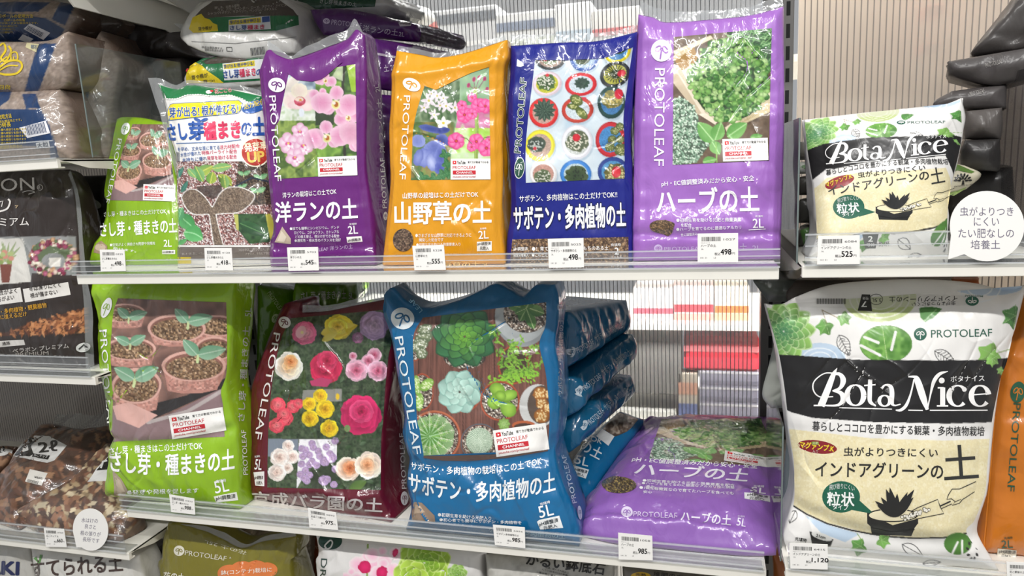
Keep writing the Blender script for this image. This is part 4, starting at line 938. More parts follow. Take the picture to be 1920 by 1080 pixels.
for a in np.arange(0, 6.2, .52): cv.leaf(335, 700, 335 + 92 * math.cos(a), 690 + 92 * math.sin(a), 34, '#31453a', '#46604e', '#6f8a74', tip=2)
cup(594, 690, 124, 102, '#b6392a', '#d2e0e8', -.1)
for x, y, rx, ry, rt in ((585, 615, 55, 40, .6), (560, 665, 50, 24, .2), (625, 715, 60, 32, .8)):
    spiky(x, y, 1, '#5a6a2c', '#5a6a2c', 0); cv.ell(x, y, rx, ry, '#7c8a38', rt, '#4c5c28')
    g = np.random.default_rng(int(x)); [cv.ell(x + g.uniform(-.7, .7) * rx * .8, y + g.uniform(-.7, .7) * ry * .8, 4, col='#d0d090') for i in range(26)]
cv.ell(646, 602, 18, 12, '#d0243a')
cup(858, 632, 108, 128, '#244440', '#5088c0', .1); spiky(865, 610, 78, '#6a6a38', '#8a8448', 70, 7, '#c6b060'); cv.ell(915, 566, 34, 40, '#e0283e', 0, '#c4203a')
cup(302, 968, 116, 124, '#dcd434', '#c0a394', .2); spiky(275, 960, 70, '#26322a', '#4a5a4a', 50, 8, '#c8d0c8'); cv.ell(262, 990, 14, col='#d0283a')
cup(590, 940, 122, 136, '#dcdce4', '#cfd4d0', .1); spiky(592, 935, 88, '#48543c', '#6a7458', 80, 9, '#e8e4d0'); cv.ell(585, 906, 30, 30, '#e2303c', 0, '#c42434')
cup(850, 920, 116, 138, '#b82830', '#4a8cc8', .1)
for x, y, r in ((885, 855, 36), (925, 820, 34), (865, 925, 38), (845, 980, 38), (930, 920, 34), (935, 1000, 55)): spiky(x, y, r, '#7a8648', '#4e5c30', 26, int(x), '#d8d4a0')
cup(327, 1190, 108, 104, '#dcdcdc', '#c8988a'); spiky(325, 1215, 66, '#4c5c40', '#6c7c58', 50, 12)
cup(580, 1190, 122, 112, '#3a7cc4', '#bcd2da'); spiky(585, 1205, 88, '#32462c', '#4a5c38', 30, 13, '#1f2c1c')
cup(872, 1172, 122, 116, '#283f84', '#5092c4', .1); spiky(885, 1185, 84, '#8a8448', '#5c5c34', 70, 14, '#e0d49a'); cv.ell(896, 1174, 36, 44, '#e02a3c', .1, '#c8202f'); cv.light(.9)
b.k = k
b.picture([(265, 290), (240, 500), (210, 750), (190, 1000), (192, 1258)], [(1025, 203), (985, 480), (952, 740), (958, 900), (962, 1224)], cv)
b.poly([(260, 270), (265, 303), (500, 305), (800, 290), (930, 240), (1027, 203), (1000, 180), (600, 220)], '#111c7c', 'printed_photo', 3)
b.poly([(120, 350), (125, 295), (165, 320), (178, 345), (150, 357)], '#d8dcf0')
b.k = (1., 0., 0.); b.text('PROTOLEAF', 976.5, 287, 988, 147, 12, '#1c4038', -.005, edge='#f0f2f4', ew=.05)
b.k = k2; b.disc(148, 237, 41, '#f2f4f2', 88, 'emblem', 1, .1); b.emblem(148, 237, 37, 80, .1, '#1c4a38', '#f2f4f2')
b.text('サボテン、多肉植物はこの土だけでOK!!', 148, 515, 940, 478, 54, w=.012)
b.text('サボテン・多肉植物の土', 106, 740, 1010, 712, 192, w=.04, edge='#12184a', ew=.1)
cw = Canvas(k2, 60, 780, 1050, 1020, '#5a4638'); cw.speck([(60, 780), (1050, 780), (1050, 1020), (60, 1020)], ['#4a382c', '#6a5240', '#3c2e26', '#80684e', '#57443a', '#a88a66'], 9)
for i in range(60): cw.ell(*(np.array([60, 800]) + np.random.default_rng(i).uniform(0, 1, 2) * [980, 200]), 7, 6, '#a88c6c', rough=.2)
b.picture([(90, 816), (72, 1008)], [(1030, 796), (1030, 1004)], cw, 'clear_window', lift=2)
b.poly([(98, 850), (230, 850), (232, 975), (85, 978)], '#5d8fcc'); b.text('pH調整済', 102, 912, 215, 910, 34, lift=3); b.text('微量栄養素入', 100, 958, 222, 956, 30, lift=3)
b.text('●！育てるのに最適な、水もちのある土', 250, 910, 868, 902, 36, lift=3); b.text('●この土だけで植えられる培養土です', 250, 958, 700, 952, 34, lift=3)
b.text('充填時', 888, 872, 968, 870, 24, lift=3); b.text('2', 918, 938, 952, 938, 56, lift=3); b.text('リットル', 890, 970, 980, 968, 22, lift=3)
b.k = (1., 0., 0.)
b.seal([(958, 86), (1050, 80), (1120, 77), (1194, 60)], [(958, 65), (1010, 64), (1077, 62), (1140, 60), (1194, 47)])
b.done()

# --- lilac herb soil bag, standing
k = (3.483, 1180., 0.); k2 = (4.697, 1180., 280.)
LIL = '#9a66b8'
P_T = [(1197, 27), (1225, 33), (1250, 42), (1330, 37), (1410, 28), (1469, 12)]
b = Bag('soil_bag', 'tall lilac herb soil bag standing at the right end of the upper row', 'bag',
        [(1187, 490), (1187, 437), (1188, 386), (1189, 260), (1190, 187), (1193, 86), (1197, 27)], [(1463, 490), (1464, 440), (1467, 350), (1470, 250), (1470, 120), (1469, 12)], (.80, .795, .845),
        top=P_T, depth=.05, taper=.7, puff=.012, col=LIL, zbase=ZU, seed=61, wr=.0017, group=G_UP,
        folds=[([(1190, 440), (1330, 443), (1465, 438)], .005, -.004), ([(1200, 428), (1330, 420), (1455, 430)], .02, .004)])
cv = cv_herb = Canvas(k, 275, 175, 940, 1085, '#3c3a30')
cv.blotch(['#5a4a3c', '#6f5c4a', '#4a3d32'], 60, 2)
cv.poly([(290, 380), (420, 300), (460, 420), (420, 540), (330, 460)], '#9a7436'); cv.poly([(340, 470), (420, 410), (440, 560), (400, 560)], '#d8d2c4')
for q, c in (([(285, 335), (530, 232), (548, 252), (300, 365)], '#d9cbb0'), ([(285, 365), (400, 300), (410, 320), (290, 400)], '#c6b28e'), ([(285, 420), (318, 425), (500, 690), (580, 790), (560, 815), (440, 740), (285, 500)], '#ddd2bd'),
             ([(285, 470), (320, 490), (470, 740), (450, 750), (285, 540)], '#c2b196'), ([(625, 835), (920, 600), (920, 690), (640, 870)], '#d8cbae'), ([(680, 840), (920, 660), (920, 730), (740, 815)], '#c8b893')):
    cv.poly(q, c)
for i in range(6): cv.line([(300 + i * 8, 440 + i * 3), (500 + i * 11, 740 + i * 8)], 2.5, '#b6a688'); cv.line([(640 + i * 9, 855 - i * 5), (918, 640 + i * 13)], 2.5, '#a8966e')
rg = np.random.default_rng(5)
cv.poly([(600, 175), (940, 175), (940, 480), (820, 420), (740, 320)], '#2c4a2c')
for i in range(190):
    x, y = rg.uniform(620, 935), rg.uniform(178, 470)
    if y > 200 + (x - 600) * .95: continue
    a = rg.uniform(-1.2, .6); L = rg.uniform(40, 85); cv.line([(x, y), (x + L * math.cos(a), y + L * math.sin(a))], 6, ('#4a7c46', '#74a266', '#98c08a', '#365c38')[i % 4])
cv.poly(cv.disc(660, 520, 250, 270), '#25401f')
for i in range(640):
    a = rg.uniform(0, 6.283); q = math.sqrt(rg.uniform(0, 1)); x, y = 655 + 265 * q * math.cos(a), 520 + 275 * q * math.sin(a)
    if y > 820 - abs(x - 640) * .55 or (x < 470 and y > 640): continue
    r = rg.uniform(10, 25); g = ('#589044', '#76ac54', '#96c46c', '#b2d48c', '#427a34')[i % 5]
    cv.ell(x, y, r, r * rg.uniform(.7, 1), g, rg.uniform(0, 3), np.clip(srgb(g) * .75, 0, 255)); cv.line([(x - r * .5, y), (x + r * .5, y)], 1.6, '#b4dc90', .6)
thy = [(280, 650), (340, 630), (420, 690), (450, 780), (480, 860), (520, 950), (440, 1060), (280, 1085)]
cv.poly(thy, '#4a5c4c')
for i in range(1100):
    x, y = rg.uniform(280, 525), rg.uniform(632, 1080)
    if not inside(np.array([x]), np.array([y]), thy)[0]: continue
    cv.ell(x, y, rg.uniform(4, 9), rg.uniform(3, 6), ('#a9c4ac', '#c6d8c4', '#86a68c', '#6f9078', '#d8e6d4')[i % 5], rg.uniform(0, 3))
for x0, y0, x1, y1, w in ((552, 925, 448, 800, 108), (560, 915, 600, 800, 92), (640, 895, 768, 805, 100), (540, 925, 590, 1010, 78), (480, 1060, 570, 1040, 60), (790, 900, 870, 885, 40)):
    cv.leaf(x0, y0, x1, y1, w, '#5f9a4c', '#80b466', '#acd494', tip=.8)
cv.line([(565, 930), (572, 1060)], 7, '#86b858')
b.k = k
b.picture([(290, 243), (287, 600), (283, 1077)], [(930, 185), (920, 600), (912, 1048)], cv)
b.channel(612, 1056, 908, 1046, 146)
b.emblem(210, 332, 68, 72, .15, '#e6e0ee', LIL)
b.k = (1., 0., 0.); b.text('PROTOLEAF', 1228, 128, 1226, 311, 19, '#ece6f2', -.005); b.k = k2
b.text('pH・EC値調整済みだから安心・安全', 286, 335, 1100, 285, 56, w=.016); b.text('ハーブの土', 245, 560, 1142, 537, 212, w=.03)
for t, x0, y0, x1, y1, h in (('●初期生育を助ける元肥と微量要素', 415, 643, 985, 636, 36), ('を配合', 455, 685, 548, 683, 33), ('●ハーブを育てるのに最適なアルカリ', 415, 722, 985, 702, 33), ('性に調整済み', 455, 768, 600, 758, 26)): b.text(t, x0, y0, x1, y1, h)
b.text('充填時', 1108, 600, 1178, 598, 19); b.text('2L', 1088, 692, 1184, 690, 80, w=.01); b.line([(1050, 710), (1200, 702)], 6, '#ffffff')
cw = Canvas(k2, 170, 610, 420, 780, '#4a3a2c'); cw.speck([(170, 610), (420, 610), (420, 780), (170, 780)], ['#4a3a2c', '#6b543c', '#33271e', '#8a6e4e'], 8)
b.picture([(240, 625), (190, 650), (180, 690), (215, 725), (290, 745)], [(320, 622), (395, 650), (390, 690), (375, 740), (340, 765)], cw, 'clear_window', lift=2)
b.emblem(255, 872, 37, 34, 0, '#c8b4dc', LIL); b.text('PROTOLEAF', 308, 896, 640, 892, 36, '#c8b4dc', -.005); b.text('ハーブの土', 660, 905, 1040, 892, 66, '#c8b4dc'); b.text('2L', 1085, 890, 1155, 888, 42, '#c8b4dc')
b.k = (1., 0., 0.)
b.seal(P_T, [(1203, 4), (1226, 14), (1260, 22), (1330, 20), (1400, 14), (1435, 2), (1466, -6)])
b.done()
# --- big lime green seedling soil bag
LIM = '#8cb61a'
k = (2.5706, 160., 530.)
b = Bag('soil_bag', 'big lime green seedling soil bag at the left of the lower shelf', 'bag',
        cp([(104, 1034), (105, 940), (122, 800), (132, 720), (114, 560), (84, 450), (70, 340), (68, 180), (42, 80), (38, -8)], k), cp([(742, 1050), (742, 850), (722, 700), (692, 560), (684, 450), (702, 300), (716, 120), (722, -8)], k),
        (.80, .80, .825), depth=.05, taper=.1, puff=.022, rnd=.05, col=LIM, zbase=ZL, seed=71, wr=.0022, group=G_LO,
        folds=[(cp([(130, 735), (300, 765), (520, 760), (700, 700)], k), .010, -.006), (cp([(60, 40), (300, 55), (720, 60)], k), .01, .004)])
b.k = k
b.picture([(158, 75), (136, 150), (125, 300), (130, 450), (140, 600), (138, 765)], [(680, 95), (684, 300), (680, 440), (655, 520), (665, 600), (672, 742)], cv_seed, src=SRC_SEED)
b.emblem(105, 120, 22, 50, .3, ink=LIM)
b.text('PROTOLEAF', 80, 226, 108, 700, 27, w=-.005)
b.channel(422, 754, 682, 711, 114)
b.text('さし芽・種まきはこの土だけでOK', 128, 828, 566, 803, 38, w=.016)
b.text('さし芽・種まきの土', 128, 908, 720, 898, 100, w=.035, arc=-22)
b.text('●発芽や発根を促します', 205, 1022, 548, 1012, 24); b.text('充填時', 632, 966, 680, 960, 17); b.text('5L', 630, 1016, 696, 1003, 58, w=.01)
b.poly([(620, 1030), (730, 1008), (738, 1048), (634, 1058)], '#f0efe9'); b.text('pH調整済', 634, 1052, 728, 1040, 24, '#38402c', .02, lift=3)
b.poly([(136, 900), (175, 945), (208, 1000), (190, 1032), (142, 1024)], '#a89884', 'clear_window'); b.poly([(145, 930), (170, 950), (195, 1005), (160, 1015)], '#c2b29c', 'clear_window', 2)
b.k = (1., 0., 0.)
b.text('さし芽・種まきの土', 456, 790, 466, 612, 13, w=.02, side=True); b.text('5L', 468, 594, 469, 578, 11, side=True); b.text('PROTOLEAF', 463, 890, 459, 806, 9, w=-.005, side=True)
b.done()
# lime green bags stacked behind it
b = Bag('soil_bag', 'lime green bag lying behind the dark red rose bag under the upper shelf', 'bag', cp([(420, 300), (400, 130), (420, 10)], (4.5, 460, 530)), cp([(930, 215), (955, 130), (940, 5)], (4.5, 460, 530)), (.95, 1.06, .96),
        depth=.16, taper=0, puff=.012, rnd=.02, col='#6d9e16', seed=73, wr=.0022, back=(-.35, 1, 0), group='lime green bags stacked behind')
b.k = (4.5, 460., 530.); b.text('さし芽・種まきの土', 470, 150, 850, 135, 72, '#e4e8d4', w=.02); b.text('5L', 870, 138, 912, 136, 50, '#e4e8d4'); b.done()
b = Bag('soil_bag', 'lime green bag lying between the big green bag and the dark red rose bag', 'bag', cp([(95, 800), (100, 500), (105, 30)], (4.5, 460, 530)), cp([(420, 640), (430, 400), (410, 60)], (4.5, 460, 530)), (.90, .97, .92),
        depth=.12, taper=0, puff=.012, rnd=.03, col='#5f8f14', seed=74, wr=.0024, back=(-.4, 1, 0), group='lime green bags stacked behind')
b.k = (4.5, 460., 530.); b.emblem(250, 300, 28, 40, .5, '#cfe0b0', '#5f8f14'); b.text('PROTOLEAF', 180, 90, 300, 260, 36, '#cfe0b0', -.005); b.done()
b = Bag('soil_bag', 'lowest lime green bag in the gap left of the dark red rose bag', 'bag', [(470, 925), (468, 800), (474, 712)], [(520, 890), (520, 780), (530, 690)], (.90, .93, .91),
        depth=.12, taper=0, puff=.012, rnd=.02, col='#6d9e16', seed=75, wr=.0024, zbase=ZL, back=(-.4, 1, 0), group='lime green bags stacked behind'); b.done()

# --- dark red rose bag
k2 = (4.5, 460., 530.); k3 = (4.153, 460., 740.); MAR = '#5f1024'
P_T = [(533, 570), (549, 565), (562, 568), (568, 586), (615, 583), (660, 574), (731, 560)]
b = Bag('soil_bag', 'dark red rose soil bag with a grid of rose photographs', 'bag',
        [(474, 946), (468, 884), (467, 836), (469, 752), (473, 719), (493, 663), (506, 628), (522, 590), (533, 570)], [(733, 975), (716, 913), (719, 812), (728, 740), (737, 645), (735, 600), (731, 560)], (.825, .80, .885),
        top=P_T, depth=.06, taper=.25, puff=.016, rnd=.045, col=MAR, zbase=ZL, seed=81, wr=.0018, group=G_LO,
        folds=[(cp([(180, 745), (420, 735), (620, 720), (820, 790), (1080, 770)], k3), .008, .006), (cp([(90, 830), (420, 880), (760, 900), (1150, 930)], k3), .009, -.006)])
m3 = lambda x, y: (1.0836 * x, 945 + 1.0836 * y)
cv = Canvas(k2, 170, 220, 1300, 1780, '#28321f')
cv.blotch(['#1c2418', '#33442c', '#242c20', '#4c5c40', '#2a2622'], 70, 3); cv.blotch(['#1c2418', '#3c5034', '#6a7a5c', '#242c20'], 28, 9, mix=.5)
rg = np.random.default_rng(8)
for i in range(160):
    x, y = rg.uniform(200, 1280), rg.uniform(240, 1760); a = rg.uniform(0, 6.3); cv.leaf(x, y, x + 60 * math.cos(a), y + 60 * math.sin(a), 30, *(('#33492c', '#3f5836'), ('#4c6444', '#2c3c26'), ('#5e7458', '#44583e'))[i % 3])
cv.poly([m3(180, 342), m3(415, 342), m3(405, 470), m3(178, 480)], '#7c8694'); cv.poly([(490, 905), (815, 895), (815, 1000), (480, 1010)], '#8a8a84')
cv.blotch(['#e4e0e6', '#f0eef2', '#c9cccf'], 30, 4, [m3(420, 345), m3(716, 345), m3(712, 500), m3(500, 560), m3(400, 735)])
cv.blotch(['#2c3424', '#3f4c36'], 30, 4, [m3(700, 500), m3(710, 730), m3(520, 730), m3(500, 600)])
cv.rose(500, 425, 105, ('#dc5c88', '#eba0a8'), 1); cv.ell(470, 415, 40, 55, '#f0b4bc', .5); cv.ell(480, 420, 14, col='#f0d898')
cv.rose(790, 375, 125, ('#e6cf38', '#d2a828'), 2, .75); cv.leaf(640, 430, 950, 360, 120, '#e6d24a', '#dcc030'); cv.rose(780, 370, 85, ('#e8d84c', '#d0a82c'), 12, .75); cv.leaf(650, 490, 780, 420, 60, '#dcc84a', '#e6d868')
cv.rose(1090, 360, 130, ('#a88ab0', '#c0a0b8'), 3); cv.rose(950, 465, 50, ('#7c4a6c', '#b08aa4'), 4)
cv.rose(370, 705, 122, ('#e6e2da', '#e8b078'), 5, 1.05); cv.rose(385, 665, 62, ('#e8b482', '#d87c44'), 6)
cv.rose(680, 720, 140, ('#c02850', '#b02048'), 7); cv.poly([(545, 830), (640, 800), (740, 820), (690, 880), (560, 870)], '#b8406a'); cv.rose(690, 660, 90, ('#c83c62', '#a81c40'), 17)
for x, y, r, s_ in ((1090, 610, 62, 8), (1040, 660, 62, 9), (910, 620, 36, 11), (940, 740, 98, 12), (1120, 745, 92, 13)): cv.rose(x, y, r, ('#dcb0c4', '#bc5070'), s_)
for x, y, r, s_ in ((255, 80, 62, 1), (375, 90, 55, 2), (415, 70, 42, 3), (310, 180, 66, 4), (245, 240, 62, 5), (300, 150, 55, 6)): cv.rose(*m3(x, y), r * 1.08, ('#d84458', '#e87c80'), s_)
for x, y, r, s_ in ((585, 10, 58, 1), (500, 72, 56, 2), (622, 112, 76, 3), (505, 185, 68, 4), (655, 262, 72, 5)): cv.rose(*m3(x, y), r * 1.08, ('#e4c824', '#d49c18'), s_)
cv.ell(*m3(720, 15), 16, 28, '#d8b424')
cv.rose(*m3(900, 160), 178, ('#c42860', '#b01c50'), 6); cv.rose(*m3(905, 130), 105, ('#d04474', '#a81848'), 16); cv.ell(*m3(795, 262), 26, 30, '#7c9460')
for x, y, r, s_ in ((335, 397, 48, 1), (365, 482, 58, 2), (268, 490, 76, 3), (330, 570, 46, 4), (248, 605, 72, 5)): cv.rose(*m3(x, y), r * 1.08, ('#ece2dc', '#e2c0b4'), s_)
for i in range(26):
    x, y = ((520, 380), (470, 430), (570, 440), (632, 408), (450, 480), (500, 470), (620, 518), (672, 490), (440, 540), (500, 545), (555, 550), (430, 620), (500, 625), (480, 670), (610, 668), (700, 580), (690, 700), (530, 410), (700, 360), (460, 650), (520, 520), (440, 420), (660, 460), (580, 480), (470, 590), (640, 660))[i]
    cv.rose(*m3(x, y), (46 if i in (14, 6, 7) else 32), ('#a890b8', '#c0a4c4'), i)
cv.leaf(*m3(810, 740), *m3(945, 672), 80, '#4f6c34', '#64803f')
cv.rose(*m3(802, 577), 108, ('#efdccc', '#dc9468'), 21); cv.rose(*m3(815, 570), 66, ('#e0a47c', '#cc6c3c'), 23); cv.rose(*m3(962, 550), 122, ('#f2e2d4', '#e4b48c'), 22); cv.rose(*m3(950, 545), 62, ('#e8bc98', '#d08858'), 24)
for a, c in ((m3(178, 342), m3(1060, 345)), ((225, 895), (1190, 895)), ((290, 520), (1240, 515))): cv.line([a, c], 4, '#4a5044')
b.k = k2
b.picture([(385, 300), (290, 520), (225, 880), m3(195, 100), m3(178, 340), m3(172, 722)], [(1215, 225), (1235, 480), (1210, 620), (1180, 900), m3(1075, 200), m3(1060, 340), m3(1055, 742)], cv)
b.emblem(335, 335, 52, 48, .6, '#d8d2d0', MAR)
b.k = (1., 0., 0.); b.text('PROTOLEAF', 514, 623, 478, 822, 13, '#eee8e8', -.005)
b.k = k3; b.text('充填時', 80, 490, 118, 486, 17); b.text('5L', 76, 580, 128, 586, 80, w=.01)
b.poly([(68, 604), (150, 596), (150, 712), (82, 706)], '#eae6e4'); b.text('pH調整済', 78, 662, 142, 662, 32, '#4a2a34', .02, lift=3); b.text('元肥入', 90, 698, 138, 698, 26, '#4a2a34', .02, lift=3)
b.text('京成バラ園の土', 55, 862, 1066, 918, 112, '#cfc6c6', w=.03); b.text('京成バラ園の土', 700, 985, 960, 975, 38, '#9a7a80', w=.0)
b.k = (1., 0., 0.)
b.text('PROTOLEAF', 760, 916, 755, 812, 9, '#e6dcdc', -.005, side=True); b.emblem(756, 934, 7, 13, 0, '#e0d8d8', MAR, side=True)
b.seal([(568, 586), (615, 583), (660, 574), (731, 560)], [(570, 572), (620, 572), (670, 560), (728, 542)])
b.done()

# --- teal blue succulent bag standing at the front
k4 = (4.1526, 710., 530.); k5 = (4., 740., 770.); BLU = '#0c6496'
P_T = [(724, 547), (734, 541), (758, 565), (789, 577), (826, 573), (866, 561), (903, 544), (929, 533), (958, 546), (980, 556), (1006, 535), (1040, 534)]
b = Bag('soil_bag', 'teal blue succulent soil bag standing upright on the lower shelf', 'bag',
        [(762, 1002), (772, 950), (764, 910), (765, 857), (756, 815), (759, 785), (757, 771), (746, 708), (734, 633), (719, 585), (724, 547)],
        [(1086, 1018), (1085, 990), (1072, 945), (1052, 895), (1040, 850), (1044, 827), (1050, 770), (1049, 700), (1041, 646), (1046, 600), (1047, 560), (1040, 534)], (.785, .785, .835),
        top=P_T, depth=.062, taper=.25, puff=.021, rnd=.05, col=BLU, zbase=ZL, seed=91, wr=.0024, group=G_LO,
        folds=[(cp([(60, 90), (200, 260), (350, 300), (560, 205), (900, 190), (1290, 150)], k4), .006, .005), (cp([(80, 60), (230, 200), (420, 185)], k4), .006, -.006), (cp([(100, 380), (400, 400), (1100, 330), (1215, 240)], k5), .01, -.005)])
cv = Canvas(k4, 260, 130, 1345, 1380, '#6f4a40')
g = cv.grid(); gx, gy = g[1], g[2]
wood = np.array([111, 74, 64.]) * (1 + .16 * vn(gx / 9, gy / 260, 3) + .1 * vn(gx / 3, gy / 120, 5))[..., None]; cv.put(g[0], np.ones(gx.shape, bool), np.clip(wood, 0, 255))
for x in (310, 655, 900, 1180): cv.line([(x, 130), (x + 4, 1380)], 5, '#3c2620')
SO = ['#b9ada0', '#4c403a', '#8c7c6c', '#2e2723', '#d8cfc2', '#5f5148']
def tpot(x, y, r, rim='#a85238', ry=None, soil=True):
    ry = ry or r; cv.ell(x, y, r, ry, rim); cv.ell(x, y, r * .93, ry * .93, '#7c3c2c'); cv.ell(x, y, r * .9, ry * .9, '#5a4a40')
    if soil: cv.speck(cv.disc(x, y, r * .9, ry * .9, 40), SO, 9)
tpot(340, 850, 88, ry=145); tpot(280, 520, 60, ry=90)
for x, y, rx, ry, rt in ((320, 930, 30, 70, .1), (300, 800, 26, 80, -.1), (375, 795, 62, 40, -.7)):
    cv.ell(x, y, rx, ry, '#a8cc6a', rt, '#7aa848'); rg = np.random.default_rng(int(x)); [cv.ell(x + rg.uniform(-.7, .7) * rx, y + rg.uniform(-.7, .7) * ry, 5, col='#e2ecc0') for _ in range(30)]
for x, y, rx, ry in ((350, 430, 80, 48), (330, 480, 60, 50), (335, 545, 45, 50), (290, 500, 40, 40), (360, 360, 60, 36)):
    cv.ell(x, y, rx, ry, '#8a9474', -.4, '#56654a', rough=.1); rg = np.random.default_rng(int(x + y)); [cv.ell(x + rg.uniform(-.7, .7) * rx, y + rg.uniform(-.7, .7) * ry, 4.5, col='#d8dccb') for _ in range(30)]
cv.ell(670, 580, 165, 90, '#3c3230'); cv.speck(cv.disc(670, 600, 150, 70), SO, 9)
cv.rosette(670, 420, 262, 5, 9, '#7cb83c', '#3a7048', '#2c5438', .95, .2, .62)
cv.ell(640, 910, 145, 100, '#a04c34'); cv.ell(640, 905, 130, 90, '#4c3c34')
cv.rosette(630, 850, 178, 3, 8, '#c4dfd2', '#a4c8bc', '#86b0a4', 1.0, .35, .68)
cv.ell(1120, 265, 215, 235, '#8d9294'); cv.ell(1112, 250, 205, 215, '#a6abac'); cv.ell(1150, 240, 178, 150, '#4c443e'); cv.speck(cv.disc(1150, 240, 176, 148, 40), SO, 10)
for x0, y0, x1, y1, w in ((1150, 200, 1000, 170, 80), (1150, 200, 1100, 300, 80), (1150, 200, 1210, 360, 80), (1150, 190, 1290, 240, 90), (1150, 200, 1180, 140, 90), (1150, 200, 1060, 240, 60)): cv.leaf(x0, y0, x1, y1, w, '#5f8a4a', '#3f6a38', '#b4c890', tip=2)
cv.ell(1050, 640, 120, 150, '#a04c34'); cv.ell(1050, 640, 108, 138, '#4c3a32')
rg = np.random.default_rng(3)
for i in range(330):
    t = rg.uniform(0, 1); br = rg.integers(0, 6); x0, y0 = 1000, 740
    ex, ey = ((1060, 440), (900, 330), (1250, 480), (1270, 600), (1240, 700), (1100, 440))[br]
    x, y = x0 + (ex - x0) * t + rg.normal(0, 16), y0 + (ey - y0) * t + 40 * math.sin(t * 3) * (br % 2 - .5) + rg.normal(0, 16); a = rg.uniform(0, 6.3)
    cv.leaf(x, y, x + 34 * math.cos(a), y + 34 * math.sin(a), 14, *(('#6a9a34', '#86b848'), ('#9cc850', '#78a83c'), ('#4f7c2c', '#6a9838'))[i % 3])
for i in range(90):
    x = rg.uniform(850, 1230); y = 770 - (x - 850) * .12 + rg.normal(0, 18); a = rg.uniform(0, 6.3); cv.leaf(x, y, x + 30 * math.cos(a), y + 30 * math.sin(a), 13, '#98cc44', '#78b034')
tpot(945, 920, 155)
for x, y, rx, ry, rt in ((925, 830, 62, 50, .4), (905, 925, 58, 60, .3), (1010, 880, 72, 44, -.3), (1010, 985, 66, 58, .7), (950, 880, 45, 38, .5)): cv.ell(x, y, rx, ry, '#a4d052', rt, '#6f9a34')
cv.ell(1240, 960, 145, 170, '#c8c8c6'); cv.ell(1270, 950, 110, 150, '#5a4c44')
for x, y, r in ((1258, 868, 58), (1270, 940, 46), (1268, 1035, 58), (1320, 975, 46), (1330, 870, 40)):
    cv.ell(x, y, r, r * .95, '#c48c4a', 0, '#8c5424', rough=.08); rg = np.random.default_rng(int(y)); [cv.ell(x + rg.uniform(-.7, .7) * r, y + rg.uniform(-.7, .7) * r, 6, col='#e8cc98') for _ in range(30)]
tpot(436, 1200, 205, '#b4684a')
cv.ell(415, 1205, 178, 178, '#6f9a5a', 0, '#8aa878', rough=.1)
for i in range(14):
    a = i * .4488 + .2; p1 = (400 + 178 * math.cos(a), 1195 + 178 * math.sin(a)); cv.leaf(400, 1195, p1[0], p1[1], 40, '#4f8038', '#88b860'); cv.line([(400, 1195), p1], 7, '#a8d0a0')
    for f in (.5, .75, .97):
        q = (400 + 178 * f * math.cos(a), 1195 + 178 * f * math.sin(a)); [cv.line([q, (q[0] + 20 * math.cos(t), q[1] + 20 * math.sin(t))], 2.2, '#e2dcc8') for t in np.arange(0, 6.2, .9)]
tpot(789, 1246, 150, '#5c6066'); cv.ell(785, 1235, 104, 104, '#8ea88c', 0, '#6f8c70')
for rr in range(8, 100, 9):
    for a in np.arange(0, 6.28, 14 / (rr + 6)): cv.ell(785 + rr * math.cos(a + rr), 1230 + rr * math.sin(a + rr), 4.5, col='#d8e6d2')
cv.rosette(976, 1100, 50, 3, 8, '#b8d890', '#8cb45c', '#6a8c44'); cv.ell(1130, 1110, 90, 36, '#b4603c'); cv.ell(1130, 1122, 76, 28, '#4c3a32')
b.k = k4
b.picture([(345, 272), (275, 400), (272, 600), (290, 900), (303, 1080), (322, 1152), (353, 1345)], [(1305, 152), (1300, 330), (1252, 480), (1300, 700), (1330, 1000), (1329, 1100), (1318, 1300)], cv)
b.poly([(353, 1346), (600, 1345), (900, 1335), (1318, 1296), (1318, 1310), (1000, 1362), (700, 1388), (500, 1384), (353, 1362)], '#5c453c', 'printed_photo', 2)
b.emblem(188, 278, 92, 84, .35, '#e4ecf0', BLU); b.text('LEAF', 345, 215, 262, 120, 34, '#8fc0d8', -.005)
b.k = (1., 0., 0.); b.text('PROTOLEAF', 741, 632, 776, 852, 15, '#e8f0f4', -.005)
b.k = k5; b.channel(766, 346, 1162, 288, 200)
b.text('サボテン・多肉植物の栽培はこの土でOK', 125, 440, 1105, 402, 62, w=.016, arc=-58)
b.text('サボテン・多肉植物の土', 108, 605, 1206, 600, 150, '#e8ecee', w=.03, arc=-78)
b.text('●初期生育を助ける元肥入り', 325, 792, 725, 820, 29); b.text('●初心者でも簡単にサボテン・多肉植物を', 338, 828, 952, 852, 26)
b.text('充填時', 1093, 712, 1168, 692, 22); b.text('5L', 1092, 804, 1196, 780, 86, w=.01)
b.poly([(1068, 832), (1085, 818), (1235, 786), (1265, 878), (1092, 890)], '#eceeee'); b.text('pH調整済', 1088, 870, 1232, 836, 36, '#223440', .02, lift=3); b.text('元肥入', 1120, 892, 1222, 872, 26, '#223440', .02, lift=3)
b.poly([(150, 682), (205, 690), (300, 785), (306, 832), (132, 832), (128, 760)], '#8f7a68', 'clear_window'); b.poly([(160, 700), (190, 710), (230, 760), (150, 770)], '#b09a84', 'clear_window', 2)
b.text('サボテン・多肉植物の土', 700, 905, 1280, 962, 40, '#7fb4d0', w=.01)
b.k = (1., 0., 0.)
b.text('サボテン・多肉植物の土', 1051, 742, 1054, 596, 9, w=.02, side=True); b.text('5L', 1054, 580, 1055, 566, 8, side=True); b.text('PROTOLEAF', 1079, 942, 1058, 852, 8.5, '#cfe2ec', -.005, side=True); b.emblem(1084, 961, 4, 13, -.1, '#d8e6ee', BLU, side=True)
b.done()

